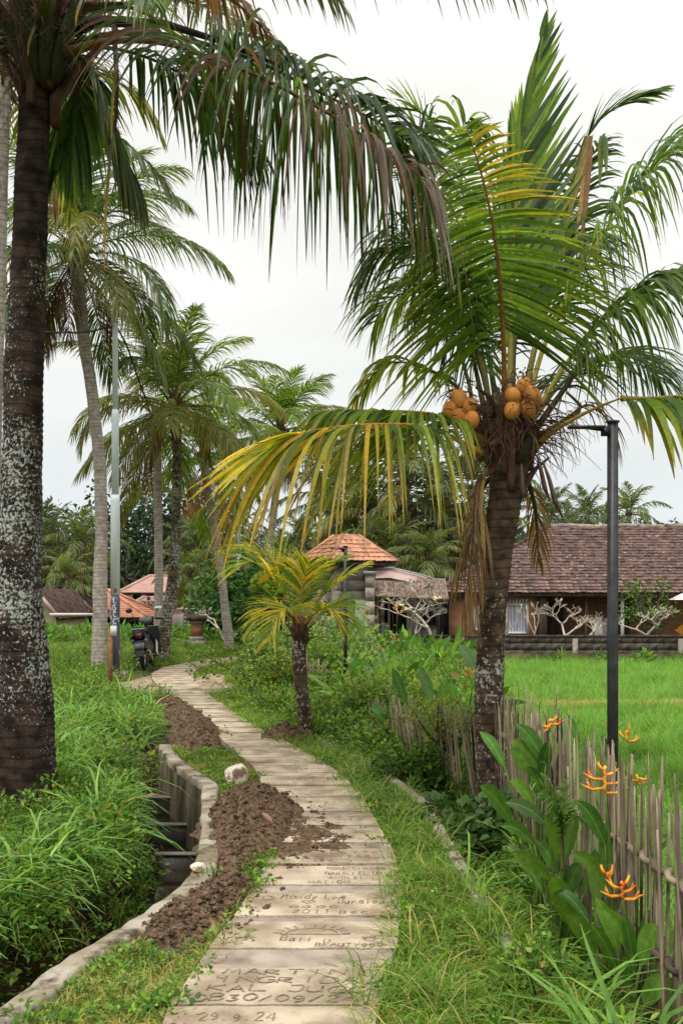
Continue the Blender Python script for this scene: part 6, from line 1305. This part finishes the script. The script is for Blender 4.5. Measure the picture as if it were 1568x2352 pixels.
# ------------------------------------------------------------------ thatched shed
YS = 30.5
sh = thing('shed', (hx(930, YS), YS, -.1), 'ramshackle shed with a shaggy thatched awning and pale board door', 'shed')
def zz(v, Y): return HZ + (HV - v) / FPX * Y
r_ = random.Random(5); m = MB(); P = np.zeros((14, 60, 3))
for i in range(14):
    f = i / 13
    for j in range(60):
        g = j / 59; u = 850 + g * 172; v = 1322 + f * 44 + g * 8
        P[i, j] = (hx(u, YS), YS - .1 - f * .9 + .04 * mnoise.noise((j * .5, i * .9, 1)), zz(v, YS) - .02 + (.035 if i % 4 == 0 else -.01) + .02 * mnoise.noise((j * .7, i, 3)))
m.grid(P); m.build('thatch', 'thatch', sh)
m = MB()
for k in range(420):
    g = r_.random(); f = r_.random(); u = 850 + g * 172; v0 = 1322 + f * 44 + g * 8; a = np.array((hx(u, YS), YS - .16 - f * .9, zz(v0, YS))); l = r_.uniform(.08, .26); m.tube([a, a + (r_.uniform(-.04, .04), -.06, -l)], [.012, .002], 3, False)
q = m.build('straw_fringe', 'thatch', sh); q['kind'] = 'stuff'
m = MB(); P = np.array([[W(u, v + dv, YS + dy) for (u, v) in ((862, 1306), (895, 1305), (950, 1317), (1015, 1334))] for dv, dy in ((0, 0), (22, -.3))]); m.grid(P); m.build('tarpaulin', 'tarp', sh)
m = MB(); m.tube([W(848, 1309, YS - .1), W(895, 1303, YS - .1), W(960, 1318, YS - .1), W(1020, 1336, YS - .1)], .025, 5); m.build('roof_edge', 'steel', sh)
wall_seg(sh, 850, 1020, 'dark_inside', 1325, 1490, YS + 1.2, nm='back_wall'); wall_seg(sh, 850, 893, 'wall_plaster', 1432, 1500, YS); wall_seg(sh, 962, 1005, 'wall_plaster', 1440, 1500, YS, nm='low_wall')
for u in (852, 872, 893, 938, 963, 985, 1006): m = MB(); m.box((hx(u, YS), YS, .75), (.06, .07, 1.7)); m.build('post', 'wood_grey' if u in (893, 938) else 'wood_dark', sh)
m = MB(); m.box((hx(923, YS), YS, zz(1384, YS)), (1.05, .05, .05)); m.build('beam', 'wood_grey', sh)
m = MB(); m.box((hx(951, YS), YS - .12, (zz(1388, YS) + zz(1468, YS)) / 2), (.44, .03, 1.04))
db = MB()
for k in range(5): d_o = MB(); d_o.box((hx(936 + k * 6.4, YS), YS - .13 - .006 * (k % 2), (zz(1388, YS) + zz(1466, YS)) / 2), (.08, .03, 1.04)); d_o.build('plank', 'wood_grey', sh)
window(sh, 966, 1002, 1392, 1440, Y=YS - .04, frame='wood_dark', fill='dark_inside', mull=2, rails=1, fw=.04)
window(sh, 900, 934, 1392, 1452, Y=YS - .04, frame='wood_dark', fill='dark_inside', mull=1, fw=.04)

# ------------------------------------------------------------------ stone pavilion with a small orange roof
YP = 30.0; px0 = hx(795, YP); pv = thing('pavilion', (px0, YP, -.1), 'square stone pavilion tower with a small bright orange hipped tile roof', 'pavilion')
rot = R(28); ca, sa = math.cos(rot), math.sin(rot)
def pr(x, y, z): return np.array([px0 + ca * x - sa * y, YP + 1 + sa * x + ca * y, z])
hw = .74; z0, z1 = -.1, zz(1300, YP)
for k in range(7):   # stacked stone courses with mouldings
    a = z0 + (z1 - z0) * k / 7; b_ = z0 + (z1 - z0) * (k + 1) / 7; w2 = hw + (.05 if k in (0, 6) else .0); m = MB(); m.box(pr(0, 0, (a + b_) / 2), (2 * w2, 2 * w2, b_ - a - .005), rz=rot); m.build('stone_course', 'wall_stone', pv)
    if k in (3, 5): m = MB(); m.box(pr(0, 0, b_), (2 * w2 + .08, 2 * w2 + .08, .04), rz=rot); m.build('moulding', 'wall_stone', pv)
for sx, sy in ((-1, -1), (1, -1), (1, 1), (-1, 1)): m = MB(); m.box(pr(sx * (hw + .02), sy * (hw + .02), (z0 + z1) / 2), (.22, .22, z1 - z0 + .01), rz=rot); m.build('corner_pillar', 'wall_stone', pv)
m = MB(); m.box(pr(.1, -hw - .06, .75), (.42, .05, 1.55), rz=rot); m.build('door', 'pale_green_paint', pv); m = MB(); m.box(pr(-.55, -hw - .06, .6), (.28, .05, 1.2), rz=rot); m.build('shutter', 'wood_grey', pv)
E = 1.18; T_ = .28; ze, zt = zz(1290, YP), zz(1229, YP)
cs = [pr(-E, -E, ze), pr(E, -E, ze), pr(E, E, ze), pr(-E, E, ze)]; tp = [pr(-T_, -T_, zt), pr(T_, -T_, zt), pr(T_, T_, zt), pr(-T_, T_, zt)]
for k in range(4): roof_plane(pv, cs[k], cs[(k + 1) % 4], tp[k], tp[(k + 1) % 4], .17, .19, 'tile_orange', 75 if k in (0, 3) else 0, k)
for k in range(4): m = MB(); m.tube([cs[k] + (0, 0, .05), cs[k] * .5 + tp[k] * .5 + (0, 0, .03), tp[k] + (0, 0, .06)], .055, 6); m.build('hip_tiles', 'tile_orange', pv)
m = MB(); m.box(pr(0, 0, zt + .02), (.62, .62, .1), rz=rot); m.build('ridge_cap', 'tile_orange', pv); m = MB(); m.box(pr(0, 0, ze - .06), (2 * E - .1, 2 * E - .1, .09), rz=rot); m.build('eave_board', 'wood_dark', pv)
gp = thing('stone_pillar', (hx(849, 29.5), 29.5, -.1), 'free-standing pale stone gate pillar joining the pavilion and the thatched shed', 'pillar')
for k in range(6): m = MB(); m.box((hx(849, 29.5), 29.5, .1 + k * .40), (.27, .27, .394)); m.build('stone_block', 'wall_stone', gp)
m = MB(); m.box((hx(849, 29.5), 29.5, 2.34), (.38, .38, .10)); m.build('capital', 'wall_stone', gp)
# small thatched hut left of it
th_ = thing('hut', (hx(700, 27), 27, -.1), 'small brown thatched hut roof hidden behind the young yellow palm', 'hut')
m = MB(); c_ = W(700, 1335, 27); m.grid(np.array([[c_ + np.array([math.cos(q) * rr_, math.sin(q) * rr_ * .9, -dz_ + .03 * math.sin(q * 11)]) for q in np.linspace(0, 2 * math.pi, 30)] for rr_, dz_ in ((.02, 0), (.25, .10), (.5, .3), (.62, .55))])); m.build('thatch', 'thatch', th_)
m = MB(); m.box(W(700, 1400, 27), (.8, .8, 1.0)); m.build('wall', 'wall_stone', th_)

# pale shrine tower beyond the pavilion
sx_ = hx(788, 60); tw_ = thing('tower', (sx_, 60, 0), 'pale grey weathered building wall showing above the orange pavilion roof', 'building'); m = MB(); m.box((sx_, 61, 3.6), (2.1, 2, 7.4)); m.build('wall', 'wall_plaster', tw_); m = MB(); m.box((sx_ + .4, 59.95, 5.2), (.8, .1, 2.2)); m.build('panel', 'wall_cream', tw_)
m = MB(); m.box((sx_, 61, 7.35), (2.3, 2.2, .12)); m.build('coping', 'wall_stone', tw_)

# ------------------------------------------------------------------ far houses on the other side
def hip_house(label, u0, u1, Y, vb, ve, vr, ur0, ur1, mat, wallm, dep=5, group='houses beyond the meadow', posts=False):
    x0, x1 = hx(u0, Y), hx(u1, Y); ze_, zr_ = zz(ve, Y), zz(vr, Y + dep / 2); t = thing('house', ((x0 + x1) / 2, Y + dep / 2, 0), label, 'house', group)
    a, b, c, d = (x0, Y, ze_), (x1, Y, ze_), (x1, Y + dep, ze_), (x0, Y + dep, ze_); r0, r1 = (hx(ur0, Y + dep / 2), Y + dep / 2, zr_), (hx(ur1, Y + dep / 2), Y + dep / 2, zr_)
    def courses(P0, P1, Q1, Q0, n=16):
        m = MB(); P0, P1, Q0, Q1 = map(np.array, (P0, P1, Q0, Q1))
        for i in range(n):
            f, g = i / n, (i + 1.15) / n; lo = np.stack([P0 * (1 - f) + Q0 * f, P1 * (1 - f) + Q1 * f]) + (0, 0, .05); hi_ = np.stack([P0 * (1 - g) + Q0 * g, P1 * (1 - g) + Q1 * g]); m.grid(np.stack([lo, hi_])); m.grid(np.stack([lo - (0, 0, .05), lo]))
        return m
    for (p, q, r1_, r0_) in ((a, b, r1, r0), (b, c, r1, r1), (c, d, r0, r1), (d, a, r0, r0)): courses(p, q, r1_, r0_).build('roof_slope', mat, t)
    m = MB()
    for p, q in ((a, r0), (b, r1), (c, r1), (d, r0), (r0, r1)):
        if p != q: m.tube([np.array(p) + (0, 0, .06), np.array(q) + (0, 0, .08)], .09, 6)
    m.build('ridge_tiles', mat, t)
    if posts:
        for u in posts: m = MB(); m.box((hx(u, Y + .4), Y + .4, (zz(vb, Y) + ze_) / 2), (.3, .3, ze_ - zz(vb, Y))); m.build('post', 'wall_cream', t)
        m = MB(); m.box(((x0 + x1) / 2, Y + dep - .6, (ze_ + zz(vb, Y)) / 2), (x1 - x0 - 1, .2, ze_ - zz(vb, Y))); m.build('wall', 'dark_inside', t)
    else:
        m = MB(); m.box(((x0 + x1) / 2, Y + dep / 2, ze_ / 2 - .1), (x1 - x0 - 1.0, dep - 1, ze_ + .1)); m.build('wall', wallm, t)
        for f in (.25, .5, .75): m = MB(); m.box((x0 + (x1 - x0) * f, Y + .49, ze_ * .45), (.7, .06, max(.4, ze_ * .6))); m.build('window', 'dark_inside', t)
    m = MB(); m.box(((x0 + x1) / 2, Y + dep / 2, ze_ - .06), (x1 - x0 - .2, dep - .2, .1)); m.build('soffit', 'wood_dark', t)
    return t
hip_house('low house with a bright orange hipped tile roof behind the grey palm trunk', 178, 340, 50, 1450, 1418, 1358, 236, 250, 'tile_orange', 'wood_dark', group='houses beyond the meadow')
hip_house('open upper-storey pavilion with a pale pink tile roof, farther off behind the power pole', 272, 430, 66, 1402, 1361, 1324, 345, 400, 'tile_pink', 'wall_plaster', posts=(300, 330, 375, 410))
hip_house('house with a lower pink tile roof below the open pavilion', 282, 425, 62, 1440, 1400, 1374, 330, 400, 'tile_pink', 'brickwork')
hip_house('dark purple-brown tiled roof house between the cream gable and the orange roof', 110, 212, 47, 1450, 1406, 1352, 120, 160, 'tile_dark', 'wall_cream')
t = thing('roof_terrace', (hx(370, 58), 58, 1), 'grey balustraded roof terrace with small finials in front of the pink roofs', 'terrace')
m = MB(); m.box((hx(370, 58), 58.4, zz(1395, 58) - 1.0), (hx(425, 58) - hx(315, 58), 1.5, 1.2)); m.build('parapet_wall', 'wall_plaster', t)
m = MB(); m.box((hx(370, 58), 57.6, zz(1381, 58)), (hx(425, 58) - hx(313, 58), .2, .12)); m.build('coping', 'wall_stone', t)
for k in range(12): m = MB(); m.tube([(hx(318 + k * 9, 58), 57.6, zz(1394, 58)), (hx(318 + k * 9, 58), 57.6, zz(1382, 58))], .07, 6); m.build('baluster', 'wall_stone', t)
m = MB(); m.box((hx(370, 58), 57.9, zz(1412, 58)), (hx(432, 58) - hx(318, 58), .3, 1.3)); m.build('brick_wall', 'brickwork', t)
for u in (345, 362): m = MB(); m.tube([(hx(u, 58), 57.6, zz(1381, 58)), (hx(u, 58), 57.6, zz(1374, 58)), (hx(u, 58), 57.6, zz(1366, 58))], [.09, .12, .02], 7); m.build('finial', 'wood_dark', t)
# cream gable
t = thing('house', (hx(60, 42), 42, 0), 'cream plastered gable end with a dark tile verge, half behind the black palm trunk', 'house', 'houses beyond the meadow')
A_, B_, C_ = W(-60, 1410, 42), W(85, 1350, 42), W(142, 1418, 42)
m = MB(); m.add([W(-40, 1460, 42), W(132, 1460, 42), W(128, 1408, 42), W(85, 1356, 42), W(-40, 1408, 42)], [(0, 1, 2, 3)], [(0, 3, 4)]); 
m.add([W(132, 1460, 42), W(128, 1408, 42), W(128, 1408, 42) + (0, 6, 0), W(132, 1460, 42) + (0, 6, 0)], [(0, 1, 2, 3)]); m.build('wall', 'wall_cream', t)
for (p, q) in ((B_, C_), (B_, A_)):
    o3 = np.array([0, -.6, 0]); o4 = np.array([0, 6, 0]); m = MB(); m.add([p + o3, q + o3, q + o4, p + o4, p + o3 - (0, 0, .12), q + o3 - (0, 0, .12), q + o4 - (0, 0, .12), p + o4 - (0, 0, .12)], [(0, 1, 2, 3), (4, 7, 6, 5), (0, 4, 5, 1), (1, 5, 6, 2)]); m.build('roof_slope', 'tile_dark', t)
    m = MB(); m.tube([p + o3 + (0, -.03, .05), q + o3 + (0, -.03, .05)], .10, 6); m.build('verge_tiles', 'tile_pink', t)
m = MB(); m.box(W(170, 1411, 40), (1.9, .15, .1)); tag(m.build('gutter', 'cloth_white', base=tuple(W(170, 1411, 40))), 'pale eave board below the purple-brown roof', 'eave')
# brick gate and pedestal
t = thing('gate_pillar', (hx(430, 38), 38, 0), 'weathered brick gate wall with a pale concrete post at its edge', 'wall')
for r__ in range(8):
    for c__ in range(3): m = MB(); m.box((hx(428, 38) + c__ * .26 + (.05 if r__ % 2 else 0), 38, -.1 + r__ * .155), (.25, .3, .145)); m.build('stone_block', 'wall_stone' if (r__ + c__) % 3 else 'brick_red', t)
m = MB(); m.box((hx(421, 38), 37.9, .55), (.12, .14, 1.4)); m.build('post', 'wall_plaster', t); m = MB(); m.box((hx(438, 38), 38, 1.17), (1.0, .45, .08)); m.build('coping', 'wall_stone', t)
t = thing('pedestal', (hx(452, 33), 33, 0), 'mossy stone shrine pedestal with a dark flared top on the verge', 'shrine')
for (zc, w_, h_, mt) in ((.08, .56, .22, 'wall_stone'), (.26, .44, .12, 'wall_stone'), (.55, .34, .44, 'brick_red'), (.80, .44, .08, 'wall_stone'), (.93, .60, .17, 'block_wall')): m = MB(); m.box((hx(452, 33), 33, zc), (w_, w_, h_)); m.build('tier', mt, t)

# ------------------------------------------------------------------ frangipani trees, bare
def frangipani(label, root, hgt, spread, seed, depth=5, leafn=0, r0=.06, lean=(0, 0), mat='pale_bark', flowers=0, group='bare frangipani trees'):
    r = random.Random(seed); root = np.array(root, float); t = thing('frangipani_tree', tuple(root), label, 'tree', group); m = MB(); ends = []
    def br(p, d, l, rad, k):
        q = p + d * l; mdp = (p + q) / 2 + np.array([r.uniform(-.05, .05), r.uniform(-.05, .05), r.uniform(-.04, .02)]) * l * 2
        m.tube([p, mdp, q], [rad, rad * .85, rad * (.85 if k == 0 else .72)], 6, k == 0)
        if k == 0: ends.append((q, d)); return
        for j in range(r.choice((2, 2, 3))):
            az = r.uniform(0, 6.28); o = np.array([math.cos(az) * spread, math.sin(az) * spread * .7, r.uniform(-.1, .45)]); br(q, nrm(d * .75 + o), l * r.uniform(.62, .85), rad * .68, k - 1)
    br(root, nrm(np.array([lean[0], lean[1], 1.0])), hgt * .36, r0, depth); m.build('branches', mat, t, smooth=True)
    if leafn:
        P = []; D = []
        for _ in range(leafn): q, d = r.choice(ends); P.append(q); D.append(nrm(d + np.array([r.gauss(0, .7), r.gauss(0, .7), r.gauss(0, .5)])))
        m = MB(); m.add(*leaf_quads(np.array(P), np.array(D), np.tile([0, 0, 1.0], (leafn, 1)) + RNG.normal(size=(leafn, 3)) * .3, .14, .03, np.array([(.10, .2, .03), (.2, .3, .05), (.06, .14, .03)])[RNG.integers(0, 3, leafn)])); m.build('leaves', 'leaf', t)
    for k in range(flowers):
        q, d = ends[r.randrange(len(ends))]; m = MB()
        for j in range(9): a = r.uniform(0, 6.28); m.blob(q + np.array([math.cos(a) * .08, math.sin(a) * .08, r.uniform(0, .08)]), (.05, .05, .03), C=(.85, .78, .45), sub=0)
        m.build('blossom', 'tinted', t)
    return t
frangipani('tallest bare frangipani with pale knobby branches and cream blossoms, before the thatched shed', (hx(1005, 29.3), 29.3, -.1), 2.4, 1.05, 12, 5, 40, .07, (-.35, 0), flowers=3)
frangipani('second bare frangipani leaning the other way beside the shed window', (hx(965, 29.6), 29.6, -.1), 1.7, .95, 17, 5, 10, .05, (-.25, 0))
frangipani('bare frangipani in front of the dark veranda, nearest the brick corner', (hx(1292, 30), 30, -.1), 1.5, 1.05, 23, 5, 0, .055, (.1, 0))
frangipani('low sprawling bare frangipani in the middle of the veranda front', (hx(1352, 30), 30, -.1), 1.25, 1.2, 29, 5, 8, .045, (-.1, 0))
frangipani('flat-topped bare frangipani beyond the lamp post', (hx(1488, 30), 30, -.1), 1.55, 1.15, 31, 5, 40, .06, (-.1, 0))
frangipani('thin bare frangipani against the brick wall beside the curtained window', (hx(1227, 30.5), 30.5, -.1), 1.6, .45, 37, 3, 0, .03)
frangipani('small bare frangipani beside the window hidden by the dwarf palm trunk', (hx(1180, 30.2), 30.2, .0), 1.0, .9, 41, 4, 4, .035, (-.3, 0))
frangipani('pale bare sapling bending out beside the slender leaning palm', (hx(528, 34), 34, 0), 1.8, 1.0, 43, 4, 0, .05, (-.7, 0))

# ------------------------------------------------------------------ trees and palms behind
def broad_tree(name, label, c, rad, hgt, n, L, cols, seed, group=None, trunkr=.25):
    r = np.random.default_rng(seed); c = np.array(c, float); t = thing(name, tuple(c), label, 'tree', group)
    lob = [(np.array([r.normal() * rad * .5, r.normal() * rad * .5, hgt * r.uniform(.35, .92)]), rad * r.uniform(.28, .5)) for _ in range(16)]
    P = []; Nm = []
    for k in range(n):
        a, q = lob[r.integers(0, 16)]; d = nrm(r.normal(size=3)); P.append(a + d * q * r.uniform(.75, 1.08)); Nm.append(d)
    P = np.array(P); Nm = np.array(Nm); D = nrm(Nm + r.normal(size=P.shape) * .9); Nn = nrm(Nm + r.normal(size=P.shape) * .5 + (0, 0, .5))
    C = np.array(cols)[r.integers(0, len(cols), n)] * r.uniform(.6, 1.35, (n, 1)); m = MB(); m.add(*leaf_quads(P + c, D, Nn, L * r.uniform(.6, 1.4, n), L * .3 * r.uniform(.7, 1.2, n), C)); m.build('crown', 'jungle_leaf', t)
    m = MB(); m.tube(catmull([c - (0, 0, .3), c + (r.normal() * .2, 0, hgt * .3), c + (0, 0, hgt * .6)], 8), np.linspace(trunkr, trunkr * .5, 8), 9); 
    for a, q in lob[:10]: m.tube(catmull([c + (0, 0, hgt * .3), c + a * .6, c + a], 6), np.linspace(trunkr * .5, .03, 6), 5, False)
    m.build('trunk', 'tree_bark', t); return t
JG = [(.014, .032, .014), (.022, .048, .020), (.036, .068, .028), (.055, .09, .038)]
tree_lab = [
    (300, 74, 5.2, 10.5, 'dark broad-leaved tree towering behind the power pole'), (395, 78, 5.0, 10.2, 'dark leafy tree behind the mossy leaning palm trunk'), (215, 84, 6.0, 8.0, 'dark tree filling the gap behind the orange roof'),
    (470, 80, 5.0, 8.6, 'rounded jungle tree behind the slender leaning palm'), (545, 62, 3.4, 4.8, 'mid-green tree behind the distant power pole'), (100, 82, 6.0, 7.5, 'dark spreading tree behind the cream gable'),
    (620, 88, 5.0, 6.2, 'distant tree top seen left of the pavilion roof'), (20, 80, 6, 8.2, 'dark tree hidden mostly by the black palm trunk'), (690, 70, 4.0, 5.2, 'low dark tree behind the pavilion'), (860, 72, 5, 7.2, 'dark tree behind the pavilion and shed'),
    (960, 64, 4.5, 6.6, 'dark tree above the thatched shed'), (1060, 60, 4.0, 6.2, 'dark tree between the shed and the dwarf palm trunk'), (-120, 80, 6, 8.0, 'dark tree past the edge of the cream gable'),
    (1150, 66, 4.2, 6.0, 'leafy tree behind the hip of the tiled house')]
tree_lab = [(u, Y, rd, h, lb.replace('left of', 'beside')) for u, Y, rd, h, lb in tree_lab]
for i, (u, Y, rd, h, lb) in enumerate(tree_lab): broad_tree('jungle_tree', lb, (hx(u, Y), Y, -.2), rd, h, 2600, .42, JG, 70 + i, 'jungle trees behind the houses')
broad_tree('garden_tree', 'small green leafy tree standing in front of the tiled roof beside the lamp post', (hx(1478, 30.6), 30.6, -.1), .75, 2.4, 900, .10, [(.04, .09, .02), (.08, .16, .03), (.16, .26, .05)], 90, None, .04)
broad_tree('distant_tree', 'flat-topped dark tree above the roof ridge at its far end', (hx(1600, 85), 85, 0), 3.2, 8.2, 1200, .5, [(.02, .05, .03), (.03, .07, .04)], 91, None, .2)
for u, Y, rd, h, lb in ((520, 36, 1.3, 2.6, 'fresh green banana-leaf bush between the gate and the slender palm'), (565, 37, 1.4, 3.2, 'dark green bush around the foot of the distant power pole'), (640, 33, 1.4, 2.2, 'dark hedge bush behind the path bend')):
    broad_tree('garden_bush', lb, (hx(u, Y), Y, -.1), rd, h, 1500, .22, [(.03, .08, .02), (.06, .14, .03), (.10, .2, .04)], 92 + u, 'bushes by the gate', .06)
# three palm patterns, then copies of them
FARB = [(.026, .048, .028), (.042, .070, .042), (.07, .10, .06)]
def far_proto(seed, lab, cols, lo=-50, n=24, Lr=3.6):
    return palm('background_palm', lab, (0, 0, 0), [(0, 0, -2.8), (.1, 0, 1.5), (.15, .1, 4), (0, .1, 6.2)], [.17, .13, .12, .14], 'bark_grey', n=n, Lr=Lr, Lf=1.0, seed=seed, cols=cols, dead=2, nl=30, seg=3, nuts=0, tn=8, group='palms behind the houses', w=.045, ring=.3, lo=lo, yel=.08)
spots = [(105, 1250, 58, 1.0, 'drooping palm crown just clear of the black palm trunk'), (190, 1252, 56, .9, 'palm crown whose fronds hang over the orange roof'), (155, 1330, 49, .62, 'low dark palm with arching fronds above the purple-brown roof'),
         (30, 1235, 62, 1.0, 'palm mostly hidden by the black trunk'), (455, 1262, 52, .8, 'dull green palm behind the gate wall'), (440, 1322, 44, .55, 'dry brown-skirted palm standing by the brick gate'), (520, 1235, 50, .8, 'dark palm crown left of the distant power pole'),
         (560, 1290, 44, .7, 'palm with low fronds around the distant power pole'), (700, 1250, 58, .8, 'palm crown peering over the low trees beside the pavilion'), (768, 1140, 46, 1.05, 'tall grey-green palm directly behind the pavilion'), (845, 1180, 44, 1.0, 'shaggy palm drooping behind the pavilion roof'),
         (930, 1120, 43, 1.2, 'tall shaggy palm above the thatched shed'), (1010, 1180, 42, 1.0, 'greyish palm drooping between shed and dwarf palm'), (1080, 1130, 46, 1.1, 'palm seen through the dead fronds of the dwarf palm'), (890, 1270, 40, .7, 'low palm crown right behind the shed tarpaulin'),
         (1262, 1195, 60, .85, 'first palm crown above the tiled ridge, nearest the dwarf palm'), (1350, 1185, 63, .8, 'middle palm crown above the tiled ridge'), (1440, 1182, 60, .85, 'palm crown above the ridge just past the lamp post'), (1310, 1212, 66, .7, 'smallest palm crown low behind the tiled ridge'), (1395, 1215, 66, .7, 'low palm crown between two taller ones over the ridge'),
         (990, 1290, 38, .6, 'low palm clump behind the thatch'), (640, 1300, 48, .7, 'shaggy palm behind the vine clump')]
prot = [far_proto(101, 'p', FARB), far_proto(104, 'p', FARB + GREEN, -62, 26), far_proto(109, 'p', [(.05, .095, .035), (.09, .14, .05), (.13, .18, .07)], -40, 22, 3.2)]
def place(o, u, v, Y, s, k):
    z = HZ + (HV - v) / FPX * Y; s = max(s, .3); o.location = ((u - HU) / FPX * Y, Y, z - 6.2 * s); o.scale = (s, s, s); o.rotation_euler = (0, 0, k * 1.7)
for k, (u, v, Y, s, lb) in enumerate(spots):
    o = prot[k] if k < 3 else copy_tree(prot[k % 3]); o['label'] = lb.replace('left of', 'beside'); place(o, u, v, Y, s, k)
# trunks that would start above the ground get a stem down to it
# far wood closing the horizon
m = MB(); r = np.random.default_rng(5); n = 26000; az = r.uniform(R(50), R(130), n); rd = r.uniform(120, 150, n); hgt_ = 6.0 + 2.0 * np.sin(az * 37) + 1.2 * np.sin(az * 91 + 1); zq = hgt_ * r.uniform(0, 1, n) ** .6
P = np.c_[np.cos(az) * rd, np.sin(az) * rd, zq]; D = nrm(r.normal(size=(n, 3))); m.add(*leaf_quads(P, D, nrm(r.normal(size=(n, 3)) * .5 + (0, -.6, .8)), 1.8, .6, np.array([(.03, .055, .035), (.045, .075, .045), (.06, .095, .055)])[r.integers(0, 3, n)]))
m.grid(np.array([[(math.cos(a) * 152, math.sin(a) * 152, z) for a in np.linspace(R(40), R(140), 60)] for z in (-1, 5)]), np.array([.02, .035, .022]))
tag(m.build('far_woods', 'jungle_leaf'), 'distant band of jungle closing the horizon', 'woods', kind='stuff')
